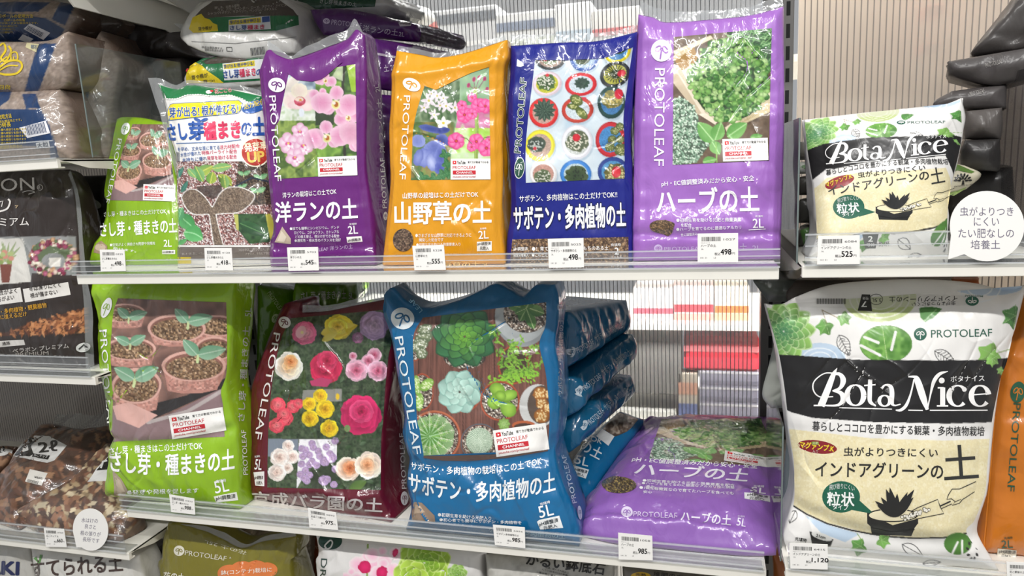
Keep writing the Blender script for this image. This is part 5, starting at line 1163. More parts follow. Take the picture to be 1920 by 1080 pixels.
# --- the pile of teal bags behind it: three seen along their sides, one sloping at the bottom
k6 = (2.634, 1030., 540.); DB = '#0e6088'
def side_bag(label, L, Rr, Y, seed, title, topq=None, puff=.016):
    b = Bag('soil_bag', label, 'bag', cp(L, k6), cp(Rr, k6), Y, depth=.15, taper=0, puff=puff, rnd=.03, col=DB, seed=seed, wr=.0030, back=(-1, .25, .02), group='teal bags stacked on their sides behind'); b.k = k6
    (x0, y0), (x1, y1) = title; d = np.array([x1 - x0, y1 - y0]); M = lambda f: tuple(np.array([x0, y0]) + d * f)
    b.emblem(x0 - 14, y0 - 14, 15, 26, .25, '#cfdce4', DB); b.text('PROTOLEAF', *M(.06), *M(.40), 28, '#c4d4de', -.005); b.text('サボテン・多肉植物の土', *M(.44), *M(.98), 36, '#9fb4c0', .015)
    b.done(); return b
side_bag('topmost of the teal bags lying in a pile behind the teal succulent bag', [(66, 405), (72, 300), (88, 120)], [(372, 218), (385, 140), (380, 60)], (.90, 1.06, .90), 101, ((125, 330), (370, 190)))
side_bag('second from the top of the teal bags lying in a pile', [(70, 645), (80, 560), (112, 445)], [(415, 348), (420, 290), (408, 228)], (.89, 1.06, .90), 102, ((160, 520), (412, 322)))
side_bag('third from the top of the teal bags lying in a pile', [(96, 815), (110, 720), (150, 620)], [(410, 535), (420, 490), (400, 430)], (.89, 1.06, .91), 103, ((185, 690), (408, 500)), puff=.012)
b = Bag('soil_bag', 'bottom teal bag of the pile, sloping face up beside the lilac bag', 'bag', cp([(118, 1085), (100, 900), (180, 760), (300, 650), (350, 612)], k6), cp([(165, 1085), (235, 975), (330, 830), (410, 730), (466, 650)], k6), (.87, .87, 1.07),
        depth=.02, taper=-.6, puff=.012, rnd=.025, col=BLU, zbase=ZL, seed=104, wr=.002, back=(0, .2, -1), group='teal bags stacked on their sides behind')
b.k = k6; b.text('の土', 150, 800, 246, 850, 56, '#dfe8ee', .03); b.text('でOK', 165, 745, 258, 775, 26, '#dfe8ee', .02); b.text('5L', 124, 868, 190, 884, 42, '#dfe8ee', .01)
b.poly([(112, 874), (196, 898), (180, 942), (106, 918)], '#e4eaec'); b.text('pH調整済', 118, 905, 186, 922, 18, '#2a3c48', .02, lift=3); b.text('元肥入', 118, 922, 170, 936, 14, '#2a3c48', .02, lift=3)
b.poly([(232, 735), (262, 700), (322, 735), (292, 782)], '#e8eaea', 'channel_sticker', 3)
cv = Canvas(k6, 250, 600, 470, 760, '#7a6656'); cv.blotch(['#9a8470', '#4c3e36', '#c2b4a4', '#6a5648'], 22, 4)
b.picture([(345, 618), (300, 660), (265, 698)], [(440, 650), (390, 705), (325, 735)], cv)
b.text('サボテン 5L', 140, 1040, 170, 1062, 16, '#bcd2de'); b.done()

# --- lilac herb soil bag lying flat
k7 = (4., 1080., 770.)
b = Bag('soil_bag', 'large lilac herb soil bag lying flat at the right of the lower shelf', 'bag',
        cp([(45, 905), (52, 800), (75, 660), (130, 600), (200, 500), (330, 320), (440, 170), (505, 72)], k7), cp([(1500, 1050), (1518, 900), (1522, 600), (1530, 300), (1528, 92)], k7), (.806, .800, 1.085),
        top=cp([(505, 72), (700, 66), (900, 64), (1250, 74), (1528, 92)], k7), bottom=cp([(45, 905), (300, 965), (750, 1010), (1200, 1050), (1500, 1050)], k7), depth=.006, taper=-6, puff=.030, rnd=.062, col='#8c60ae', zbase=ZL, seed=111, wr=.0022,
        back=(0, .05, -1), group=G_LO, folds=[(cp([(60, 860), (300, 900), (800, 950), (1240, 985)], k7), .006, .005), (cp([(1300, 740), (1400, 800), (1480, 730)], k7), .01, .006)])
b.k = k7
b.picture([(640, 84), (600, 190), (548, 362)], [(1390, 88), (1450, 200), (1494, 425)], cv_herb, src=([(290, 300), (287, 600), (283, 1077)], [(930, 260), (920, 600), (912, 1048)]))
b.channel(1108, 378, 1508, 440, 72)
b.text('pH・EC値調整済みだから安心・安全', 416, 392, 1358, 444, 44, w=.016, slant=.3); b.text('ハーブの土', 436, 478, 1280, 528, 88, '#ebe6f0', w=.03, slant=.3)
for t, x0, y0, x1, y1, h in (('●初期生育を助ける元肥と微量要素を配合', 500, 536, 1188, 572, 21), ('●ハーブを育てるのに最適なアルカリ性に調整', 494, 556, 1188, 590, 20), ('済み', 520, 580, 590, 582, 17), ('●100%有機質なので育てたハーブを食べても', 475, 592, 1182, 636, 25), ('安心', 505, 622, 570, 624, 20)): b.text(t, x0, y0, x1, y1, h)
b.text('充填時', 1330, 574, 1410, 578, 18); b.text('5L', 1308, 616, 1422, 628, 44, w=.01)
b.poly([(1262, 616), (1452, 642), (1456, 692), (1264, 662)], '#e6e6e4'); b.text('pH調整済', 1284, 644, 1440, 668, 22, '#3c3444', .02, lift=3); b.text('元肥入', 1300, 668, 1410, 684, 20, '#3c3444', .02, lift=3)
cw = Canvas(k7, 190, 500, 460, 630, '#4a4036'); cw.speck([(190, 500), (460, 500), (460, 630), (190, 630)], ['#4a4036', '#5c5042', '#3a3028', '#6f624e', '#a08a50'], 7)
t = np.linspace(-.5 * np.pi, .5 * np.pi, 14)
b.picture([(323 - 130 * math.cos(a), 563 + 60 * math.sin(a)) for a in t], [(323 + 130 * math.cos(a), 563 + 60 * math.sin(a)) for a in t], cw, 'clear_window', lift=2)
b.emblem(382, 763, 44, 42, .1, '#d8cce4', '#8c60ae'); b.text('PROTOLEAF', 430, 797, 758, 810, 42, '#d4c6e2', -.005); b.text('ハーブの土', 785, 828, 1160, 862, 78, '#e6e0ee', w=.03); b.text('充填時', 1212, 802, 1266, 806, 16, '#d4c6e2'); b.text('5L', 1202, 862, 1270, 874, 58, '#e0d8ea', w=.01)
b.done()
# ------------------------------------------------------------------ right bay: black, white and cream houseplant soil bags
k8 = (3.84, 1420., 520.); k9 = (3.6, 1440., 780.)
m9 = lambda x, y: (76.8 + 1.0667 * x, 998.4 + 1.0667 * y)
WHT = '#e3e1de'
BL = [(62, 200), (110, 380), (158, 565), (196, 800), (214, 955), m9(150, 150), m9(172, 290), m9(178, 420), m9(172, 600), m9(118, 790), m9(140, 1010)]
BR = [(1905, 62), (1860, 300), (1800, 590), (1752, 720), (1712, 900), m9(1500, 100), m9(1478, 340), m9(1462, 520), m9(1392, 700), m9(1340, 790), m9(1500, 1010)]
cvb = Canvas(k8, 30, -10, 1930, 2130, WHT, dens=1.6)
def ivy(x, y, s, rot, c='#5c8f42'):             # five-lobed ivy leaf
    kn = [(0, 1.0), (.38, .66), (.95, .92), (1.45, .62), (2.2, .74), (2.75, .5), (3.14, .34), (-2.75, .5), (-2.2, .74), (-1.45, .62), (-.95, .92), (-.38, .66), (0, 1.0)]
    kn = resample([(r_ * math.cos(a), r_ * math.sin(a)) for a, r_ in kn], 60); q = np.array([[math.cos(rot), math.sin(rot)], [-math.sin(rot), math.cos(rot)]])
    pts = kn @ q * s + np.array([x, y]); cvb.poly(pts, c); cvb.poly(np.vstack([[x, y], pts[:22]]), np.clip(srgb(c) * 1.14, 0, 255)); cvb.poly(np.vstack([[x, y], pts[40:52]]), srgb(c) * .88)
    for a in (0, .95, -.95, 2.2, -2.2): cvb.line([(x - .1 * s * math.cos(rot), y - .1 * s * math.sin(rot)), (x + .8 * s * math.cos(a + rot), y + .8 * s * math.sin(a + rot))], 3, '#9fc080')
cvb.ell(880, 150, 265, 172, '#b2bf82'); [cvb.line(cvb.disc(880, 150, r, r * .66, 60), 9, '#d4d6c4') for r in (120, 165, 215)]
cvb.ell(1660, 70, 250, 60, '#b4c6d8'); [cvb.line(cvb.disc(1600, 70, r, r * .7, 50), 8, '#dfe3e6') for r in (90, 150)]
cvb.poly([(60, 195), (300, 130), (420, 95), (1100, 120), (1500, 130), (1500, 200), (700, 225), (300, 215), (180, 222)], '#cbc9c4', .55)
cvb.ell(450, 590, 185, 118, '#b8cadc'); [cvb.line(cvb.disc(450, 590, r, r * .64, 50), 8, '#dfe5ea') for r in (80, 125)]
for x, y, r in ((1190, 250, 60),): cvb.leaf(1165, 225, 1330, 228, 30, '#3f7a38'); cvb.poly([(1165, 228), (1330, 228), (1270, 290), (1210, 322), (1175, 290)], '#4c8440'); cvb.line([(1200, 315), (1290, 230)], 4, '#a8cc90')
cvb.leaf(300, 150, 425, 90, 50, '#4f8a3c', '#3f7430', '#a4c888'); cvb.leaf(430, 130, 570, 105, 34, '#5a9a44', '#437a34', '#a4c888')
cvb.rosette(190, 390, 235, 6, 11, '#3f7a58', '#8cb860', '#b9d29a', 1.0, .3, .6)
ivy(490, 350, 80, 2.1); ivy(620, 290, 66, .9, '#6a9a4c'); cvb.line([(465, 235), (500, 330)], 5, '#8a7a58'); cvb.line([(465, 235), (575, 290)], 5, '#8a7a58')
cvb.poly(cvb.disc(925, 480, 190, 135, 40), '#4c7a34'); cvb.blotch(['#3a6e24', '#5a8a40', '#86b85c', '#4a8030'], 60, 5, cvb.disc(925, 480, 186, 132, 40), .9); cvb.poly(cvb.disc(880, 420, 90, 70), '#5a9438', .5)
for a, b_ in (((745, 490), (880, 560)), ((770, 430), (870, 470)), ((995, 395), (965, 520))): cvb.line([a, b_], 20, WHT); cvb.ell(*b_, 11, col=WHT)
cvb.line([(900, 360), (935, 600)], 4, '#b8d090')
ivy(1850, 280, 105, 2.6, '#487c3c'); ivy(1680, 555, 115, 2.7, '#78a652'); cvb.line([(1720, 545), (1830, 515)], 6, '#7a9a4a')
for c0, rot, L, w in (((625, 490), 1.1, 165, 90), ((1350, 575), .55, 175, 85)):
    d = np.array([math.cos(rot), math.sin(rot)]); n = np.array([-d[1], d[0]]); a = np.array(c0) - d * L / 2; t = np.linspace(0, 1, 14)
    for sg in (-1, 1): cvb.line([a + d * L * u + sg * n * w / 2 * math.sin(math.pi * u ** .8) for u in t], 5, '#333333')
    cvb.line([a, a + d * L], 4, '#333333')
    for u in np.linspace(.15, .85, 6):
        for sg in (-1, 1): cvb.line([a + d * L * u, a + d * L * min(u + .12, 1) + sg * n * w / 2 * .85 * math.sin(math.pi * u ** .8)], 4, '#333333')
blk = [(100, 555), (280, 562), (700, 592), (1300, 598), (1640, 594), (1850, 575), (1800, 800), m9(1560, 40), m9(1200, 50), m9(700, 40), m9(300, 12), m9(160, -25), (190, 945), (150, 800)]
cvb.poly(blk, '#1d1c1d'); ivy(1690, 590, 60, 1.6, '#78a652'); ivy(1755, 670, 40, 2.5, '#6a964c')
crm = [m9(120, 85), m9(300, 105), m9(700, 150), m9(1200, 165), m9(1560, 150), m9(1500, 500), m9(1420, 740), m9(1340, 788), m9(1180, 815), m9(1000, 822), m9(700, 795), m9(400, 720), m9(260, 655), m9(150, 585), m9(150, 300)]
cvb.poly(crm, '#d9cd9c'); cvb.blotch(['#dccb94', '#eae0ba', '#e0d3a8', '#eee6c8', '#d8ca92'], 20, 7, crm, .9)
cvb.line([m9(130, 570), m9(175, 608), m9(260, 662), m9(400, 726), m9(560, 770), m9(700, 796), m9(850, 816), m9(1000, 823), m9(1180, 820), m9(1340, 790)], 11, '#1d1c1d')
cvb.poly([m9(250, 670), m9(420, 740), m9(620, 795), m9(520, 850), m9(360, 790)], '#b8cadc'); ivy(*m9(620, 880), 80, 2.8, '#5a8c46'); ivy(*m9(770, 840), 66, .4, '#6a9a4c'); cvb.line([m9(600, 790), m9(640, 850)], 5, '#7a9a4a')
for c0, rot, L, w in ((m9(975, 905), .5, 170, 75), (m9(165, 680), 2.0, 100, 60), (m9(1105, 990), -.1, 130, 45)):
    d = np.array([math.cos(rot), math.sin(rot)]); n = np.array([-d[1], d[0]]); a = np.array(c0) - d * L / 2; t = np.linspace(0, 1, 14)
    for sg in (-1, 1): cvb.line([a + d * L * u + sg * n * w / 2 * math.sin(math.pi * u ** .8) for u in t], 5, '#333333')
    cvb.line([a, a + d * L], 4, '#333333')
cvb.poly(cvb.disc(*m9(1280, 860), 100, 80), '#4c7a34'); cvb.line([m9(1240, 930), m9(1280, 850)], 14, WHT); cvb.line([m9(1310, 930), m9(1310, 840)], 14, WHT)
for i in range(9): cvb.ell(*m9(1380 + 34 * math.cos(i * .7 + 2.6), 905 + 60 * math.sin(i * .7 + 2.6)), 14, 8, '#222222', i * .7)
cvb.poly([m9(280, 778), m9(440, 832), m9(420, 880), m9(300, 880)], '#222222'); cvb.ell(*m9(362, 812), 78, 24, '#d8d8d4', .3)

def logo(b, M, f):                              # the flowing serif name on the black band, drawn stroke by stroke
    def st(pts, part='lettering'):
        p = resample([(x, y, w) for x, y, w in pts], 22) if len(pts) > 2 else np.array(pts, float)
        q = np.array([M(x, y) for x, y in p[:, :2]]); b.line(q, np.maximum(p[:, 2] * f, 1.2), '#f2f0ee', part, 2)
    def ring(cx, cy, rx, ry, t0, t1, wmin, wmax):
        t = np.linspace(t0, t1, 34); st([(cx + rx * math.cos(a), cy + ry * math.sin(a), wmin + (wmax - wmin) * abs(math.cos(a)) ** 1.5) for a in t])
    st([(574, 652, 3), (545, 705, 34), (505, 810, 46), (458, 925, 52)]); st([(405, 922, 11), (590, 922, 11)])
    st([(530, 700, 10), (590, 696, 24), (618, 740, 40), (596, 795, 24), (545, 815, 9)]); st([(540, 815, 10), (600, 832, 30), (618, 880, 40), (580, 918, 18), (500, 924, 9)])
    st([(560, 690, 9), (480, 692, 8), (408, 750, 9), (404, 815, 10), (450, 860, 9), (545, 858, 8)])
    ring(705, 848, 60, 74, 0, 6.29, 9, 40)
    st([(812, 735, 30), (808, 840, 32), (812, 895, 28), (852, 925, 9)]); st([(768, 778, 10), (850, 772, 10)])
    st([(893, 800, 22), (920, 774, 12), (958, 785, 28), (968, 830, 34), (966, 895, 32), (985, 922, 12), (1030, 912, 9)]); ring(915, 888, 38, 38, 0, 6.29, 9, 26)
    st([(1085, 715, 9), (1130, 716, 20), (1150, 740, 44), (1190, 860, 48), (1222, 952, 22)]); st([(1128, 730, 10), (1102, 840, 13), (1070, 920, 22), (1030, 955, 20), (995, 955, 7)])
    st([(1222, 952, 8), (1245, 840, 12), (1268, 750, 26), (1310, 695, 24), (1370, 676, 4)])
    b.disc(*M(1325, 742), 21 * f, '#f2f0ee', lift=2); st([(1332, 792, 36), (1332, 924, 36)]); st([(1290, 924, 11), (1372, 924, 11)]); st([(1296, 794, 11), (1340, 794, 11)])
    ring(1440, 852, 62, 74, .75, 5.5, 9, 40); b.disc(*M(1488, 806), 17 * f, '#f2f0ee', lift=2)
    ring(1600, 852, 62, 74, .65, 6.15, 9, 40); st([(1545, 845, 9), (1664, 836, 9)])
    st([(590, 938, 7), (968, 948, 7)]); st([(1085, 955, 7), (1190, 957, 7)]); st([(1240, 956, 7), (1655, 955, 7)])
def planting(b, M, f):                          # line drawing of a pot, plant, scoop and hand
    ln = lambda pts, w=5: b.line([M(x, y) for x, y in pts], w * f, '#222222', 'drawing', 3)
    pg = lambda pts, c, l=1: b.poly([M(x, y) for x, y in pts], c, 'drawing', l)
    pg([(668, 650), (668, 722), (690, 742), (700, 800), (965, 808), (988, 752), (1012, 722), (1012, 690), (840, 735)], '#222222', 1)
    t = np.linspace(0, 6.28, 30)[:-1]; pg([(840 + 172 * math.cos(a), 668 + 46 * math.sin(a)) for a in t], '#222222', 1); pg([(840 + 160 * math.cos(a), 668 + 38 * math.sin(a)) for a in t], '#e6dcba', 2)
    ln([(690, 752), (840, 785), (988, 762)], 4)
    for x1, y1, w in ((720, 570, 46), (735, 600, 40), (795, 490, 52), (820, 478, 50), (985, 492, 50), (980, 545, 44), (870, 520, 46), (940, 510, 44), (760, 545, 44), (930, 600, 36)):
        d = np.array([x1 - 860., y1 - 680.]); L = np.linalg.norm(d); d /= L; n = np.array([-d[1], d[0]])
        f1 = lambda ww: [tuple(np.array([860., 680.]) + d * L * u + n * s_ * ww / 2 * math.sin(math.pi * u ** .8)) for u, s_ in [(u, 1) for u in np.linspace(0, 1, 9)] + [(u, -1) for u in np.linspace(.9, .1, 8)]]
        pg(f1(w * 1.25), '#e6dcba', 3); pg(f1(w), '#222222', 4)
    ln([(965, 640), (1010, 615), (1143, 560), (1160, 610), (1185, 655), (1000, 692), (965, 640)]); ln([(1160, 605), (1230, 572)], 9); ln([(1168, 622), (1238, 590)], 5)
    ln([(1400, 440), (1290, 490), (1240, 490), (1215, 530), (1205, 560), (1235, 555), (1262, 575), (1240, 600), (1290, 585), (1310, 560), (1392, 508)]); ln([(1262, 575), (1300, 558)], 4)
    rg = np.random.default_rng(2)
    for i in range(26):
        x, y = rg.uniform(880, 1090), 0; y = 700 - (x - 880) * .38 + rg.uniform(-16, 16); b.disc(*M(x, y), 11 * f, '#222222', part='drawing', lift=4, n=12); b.disc(*M(x, y), 8 * f, '#e6e2d6', part='drawing', lift=5, n=12)

b = Bag('soil_bag', 'big houseplant soil bag with black band and cream lower half', 'bag',
        [(1481, 1064), (1470, 1005), (1486, 945), (1490, 900), (1485, 858), (1477, 805), (1473, 768), (1466, 720), (1459, 666), (1446, 612), (1434, 570)],
        [(1872, 1064), (1834, 995), (1852, 915), (1863, 800), (1880, 690), (1905, 610), (1924, 535)], (.768, .768, .815),
        top=[(1434, 570), (1462, 573), (1497, 556), (1560, 535), (1654, 526), (1750, 525), (1830, 532), (1888, 545), (1924, 535)], depth=.07, taper=.95, puff=.034, rnd=.10, col=WHT, mat=M_SOFT, zbase=ZRb, seed=121, wr=.0017, res=.0022,
        folds=[([(1480, 945), (1600, 985), (1700, 1005), (1830, 1000)], .010, -.005)])
b.k = k8; b.picture(BL, BR, cvb, 'printed_front', step=1.5)
logo(b, lambda x, y: (x, y), 1.0)
b.emblem(1172, 408, 46, 46, 0, '#1c5846', '#dcdcd8'); b.text('PROTOLEAF', 1250, 434, 1688, 425, 56, '#2c5a4a', -.005); b.text('ボタナイス', 1388, 752, 1632, 745, 42, '#f0efee', .01)
b.text('インドアグリーンの土', 1440, 132, 948, 140, 40, '#3c3c3c', .01); b.text('虫がよりつきにくい', 1425, 172, 1110, 180, 28, '#3c3c3c', .01); b.emblem(1545, 170, 48, 34, 3.14, '#2c6250', '#dcdcd8'); b.text('PROTOLEAF', 1622, 128, 1492, 126, 14, '#3c6a5c')
b.poly([(752, 122), (812, 124), (826, 242), (722, 240)], '#262626'); b.text('7', 786, 172, 748, 172, 40, '#e4e4e0', .02, lift=3); b.text('号鉢', 800, 140, 756, 140, 22, '#e4e4e0', lift=3)
b.line([(855 + 46 * math.cos(a), 158 + 38 * math.sin(a)) for a in np.linspace(0, 6.29, 30)], 4, '#3c3c3c'); b.text('3.5L', 892, 150, 822, 152, 26, '#3c3c3c', .01)
for i in range(34): b.line([(424 + i * 6.4, 152), (424 + i * 6.4, 192)], (2, 3.4, 4.6)[i * 7 % 3], '#3c3c3c', 'barcode')
b.k = k9
b.text('暮らしとココロを豊かにする観葉・多肉植物栽培', 298, 97, 1458, 133, 64, '#262626', .014, arc=-8)
b.disc(333, 208, 133, '#86202a', 44, 'printed_badge', 1, .13); b.text('マグァンプ.K', 212, 212, 442, 242, 44, '#f2d63a', .04, lift=3); b.poly([(294, 172), (342, 172), (342, 192), (294, 192)], '#7c9a3a', 'printed_badge', 2); b.text('元肥', 300, 190, 338, 190, 17, '#f2ecc0', lift=4); b.text('入り', 298, 246, 336, 248, 20, '#efe4e0', lift=3)
b.text('虫がよりつきにくい', 510, 270, 1143, 278, 62, '#262626', .016); b.text('インドアグリーンの', 318, 408, 1178, 424, 104, '#262626', .022); b.text('土', 1190, 430, 1420, 414, 228, '#30302e', .012)
b.disc(493, 545, 128, '#1c5e48', 106, 'printed_bubble', 1); b.poly([(590, 545), (720, 662), (560, 632)], '#1c5e48', 'printed_bubble', 1)
b.text('飛び散りにくい', 412, 502, 582, 508, 38, '#e8eeea', .01, lift=3, arc=14); b.text('粒状', 398, 602, 580, 606, 92, '#f0f4f0', .03, lift=3); b.text('タイプ', 436, 628, 540, 634, 36, '#f0f4f0', .02, lift=3)
planting(b, lambda x, y: (x, y), 1.0); b.text('21cm', 322, 812, 384, 828, 20, '#333333', .02, lift=3); b.text('充填時', 180, 838, 258, 852, 26, '#333333', .02)
b.done()

kA = (3.375, 1480., 180.)
b = Bag('soil_bag', 'small houseplant soil bag with black band on the upper right shelf', 'bag',
        cp([(118, 1045), (172, 870), (152, 650), (132, 480), (110, 320), (90, 152)], kA), cp([(1012, 1040), (1004, 880), (1010, 760), (1004, 640), (1062, 430), (1100, 220), (1114, 130), (1090, 14)], kA), (.795, .795, .84),
        top=cp([(90, 152), (250, 132), (560, 97), (900, 72), (1000, 50), (1090, 14)], kA), depth=.05, taper=.95, puff=.026, rnd=.07, col=WHT, mat=M_SOFT, zbase=ZRa, seed=131, wr=.0015, res=.0022,
        folds=[(cp([(210, 820), (200, 600), (260, 300), (560, 240), (900, 230)], kA), .012, .002)])
b.k = kA
SL = np.array([BL[0], (150, 560), (204, 950), m9(140, 100), m9(172, 600), BL[-1]], float); SR = np.array([BR[0], (1805, 592), m9(1530, 45), m9(1500, 150), m9(1335, 795), BR[-1]], float)
col = lambda u: (SL * (1 - u) + SR * u).tolist()
c0 = [(96, 158), (115, 345), (146, 530), (158, 590), (172, 905), (124, 1038)]; cm = [(480, 108), (480, 258), (480, 396), (480, 466), (480, 782), (470, 1034)]; c1 = [(190, 142), (214, 306), (232, 448), (233, 522), (215, 880), (170, 1036)]
c2 = [(1000, 50), (985, 246), (985, 372), (986, 448), (985, 776), (975, 1032)]; c3 = [(1080, 26), (1088, 268), (1036, 505), (1022, 570), (998, 776), (1004, 1030)]
for p, q, u0, u1 in ((c0, c1, 0, .06), (c1, cm, .06, .356), (cm, c2, .356, .92), (c2, c3, .92, 1)): b.picture(p, q, cvb, 'printed_front', src=(col(u0), col(u1)))
MA = lambda x, y: tuple(np.array([232 + (x - 405) * .605, 432 - (x - 405) * .062 + (y - 925) * .52]))
logo(b, MA, .58)
b.emblem(705, 170, 27, 12, 0, '#1c5846', '#dcdcd8'); b.text('PROTOLEAF', 745, 178, 985, 174, 17, '#4c6a60', -.005); b.text('ボタナイス', 866, 270, 990, 268, 22, '#f0efee')
b.text('暮らしとココロを豊かにする観葉・多肉植物栽培', 233, 506, 1005, 436, 37, '#262626', .012, arc=26)
b.disc(318, 545, 96, '#8c1f28', 36, 'printed_badge', 1, -.32); b.text('マグァンプ.K', 235, 580, 400, 520, 32, '#f2d63a', .03, lift=3)
b.text('虫がよりつきにくい', 435, 520, 860, 472, 38, '#262626', .014); b.text('インドアグリーンの', 250, 632, 885, 530, 62, '#262626', .02); b.text('土', 900, 560, 985, 545, 100, '#30302e', .01)
b.disc(375, 702, 100, '#1c5e48', 76, 'printed_bubble', 1); b.poly([(440, 700), (545, 735), (440, 765)], '#1c5e48', 'printed_bubble', 1)
b.text('飛び散りにくい', 305, 680, 440, 662, 28, '#e8eeea', .01, lift=3, arc=8); b.text('粒状', 302, 745, 442, 735, 62, '#f0f4f0', .03, lift=3); b.text('タイプ', 335, 765, 412, 755, 26, '#f0f4f0', .02, lift=3)
planting(b, lambda x, y: (545 + (x - 668) * .68, 700 + (y - 650) * .55), .6)
b.poly([(460, 872), (565, 872), (545, 965), (480, 965)], '#5a5a58'); b.text('2', 498, 922, 526, 922, 34, '#eeeeea', .03, lift=3); b.text('号鉢', 486, 955, 540, 953, 22, '#eeeeea', lift=3); b.text('×約4杯', 552, 955, 634, 950, 32, '#5a5a58', .01)
b.done()

# orange flower-and-vegetable soil bag half out of the picture
k = (3.6, 1440., 780.)
b = Bag('soil_bag', 'orange soil bag with dark green lettering at the right edge of the picture', 'bag', [(1836, 1062), (1845, 900), (1868, 700), (1890, 630), (1915, 560)], [(2010, 1062), (2010, 800), (2010, 560)], (.80, .80, .84),
        depth=.05, taper=.6, puff=.014, col='#bd6c14', zbase=ZRb, seed=141, wr=.0018)
b.emblem(1908, 735, 14, 20, .2, '#1c5038', '#bd6c14')
b.k = k; b.text('PROTOLEAF', 1655, -90, 1612, 505, 50, '#1c4a34', -.005); b.text('充填時', 1592, 832, 1650, 828, 18, '#1c4a34'); b.text('2L', 1575, 890, 1650, 888, 52, '#1c4a34', .01)
b.poly([(1548, 892), (1676, 905), (1672, 965), (1546, 950)], '#d8d2c4'); b.text('pH調整済', 1556, 925, 1668, 935, 26, '#333333', .02, lift=3); b.text('元肥入', 1570, 955, 1640, 962, 24, '#333333', .02, lift=3); b.line([(1530, 0), (1490, 500), (1450, 940)], 10, '#d98224'); b.done()

# bags of the same kinds lying behind, seen between and beside the front ones
def back_bag(name, label, L, Rr, Y, col, seed, text=None, tcol='#8a8682', depth=.12, mat=None, group='bags lying behind on the right shelves', back=(.3, 1, 0), top=None, bottom=None, puff=.012, wr=.0028, zbase=None):
    b = Bag('soil_bag', label, 'bag', L, Rr, Y, top=top, bottom=bottom, depth=depth, taper=0, puff=puff, rnd=.025, col=col, mat=mat or M_DULL, seed=seed, wr=wr, back=back, group=group, zbase=zbase)
    if text: b.text(*text, col=tcol)
    b.done(); return b
kB = (2.4556, 1740., 0.)
back_bag('', 'topmost dark grey bag of the pile at the right, cut by the picture edge', cp([(212, 256), (208, 225), (330, 70), (400, -20)], kB), cp([(520, 215), (520, 100), (520, -30)], kB), (.93, .90, .93), '#3b3735', 201)
back_bag('', 'dark grey bag with a pointed left end, second in the right hand pile', cp([(96, 346), (90, 315), (92, 283)], kB), cp([(520, 345), (520, 280), (520, 210)], kB), (.92, .89, .92), '#454140', 202, ('PROTOLEAF', *cp([(268, 312), (345, 290)], kB)[0], *cp([(268, 312), (345, 290)], kB)[1], 8), bottom=cp([(96, 346), (270, 388), (360, 385), (520, 345)], kB))
back_bag('', 'dark grey bag third in the right hand pile, above the small bag corner', cp([(28, 500), (30, 465), (110, 420)], kB), cp([(360, 500), (362, 440), (360, 385)], kB), (.92, .90, .92), '#474342', 203, ('PROTOLEAF', *cp([(195, 445), (262, 428)], kB)[0], *cp([(195, 445), (262, 428)], kB)[1], 8))
back_bag('', 'grey crumpled bag under the third dark bag of the right hand pile', cp([(170, 640), (165, 570), (180, 512)], kB), cp([(335, 645), (345, 570), (340, 495)], kB), (.90, .89, .90), '#544f4c', 204)
back_bag('', 'black crumpled bag low in the right hand pile above the white corner', cp([(150, 780), (150, 700), (170, 645)], kB), cp([(330, 790), (335, 720), (330, 640)], kB), (.89, .88, .89), '#2a2827', 205)
back_bag('', 'dark bag at the bottom of the right hand pile behind the speech bubble', cp([(85, 1190), (90, 980), (110, 775)], kB), cp([(400, 1190), (400, 950), (390, 770)], kB), (.93, .92, .93), '#33302e', 206, zbase=ZRa)
b = Bag('soil_bag', 'white cornered bag with a tree emblem behind the small cream bag', 'bag', cp([(960, 640), (985, 520), (1040, 425)], kA), cp([(1120, 590), (1216, 498), (1110, 440)], kA), (.86, .87, .87), depth=.08, taper=0, puff=.008, rnd=.02, col='#cfc8b0', mat=M_SOFT, seed=207, wr=.0015, back=(0, 1, 0))
b.k = kA; b.poly([(1040, 425), (1080, 440), (1170, 480), (1150, 490), (1060, 470), (1020, 500)], '#5a7a38'); b.poly([(985, 620), (1060, 600), (1120, 575), (1110, 590), (1040, 632)], '#9ab06a')
for i in range(5): b.disc(1095 + 24 * math.cos(-.2 - i * .68), 540 + 22 * math.sin(-.2 - i * .68), 11, '#222222', 6, 'emblem', 2, -.2 - i * .68)
for i in range(8): b.disc(1095 + 46 * math.cos(-.1 - i * .42), 538 + 38 * math.sin(-.1 - i * .42), 12, '#222222', 6, 'emblem', 2, -.1 - i * .42)
b.poly([(1088, 562), (1092, 535), (1100, 535), (1106, 562)], '#222222', 'emblem', 2); b.text('Gardening for all', 1040, 580, 1150, 566, 10, '#222222'); b.done()
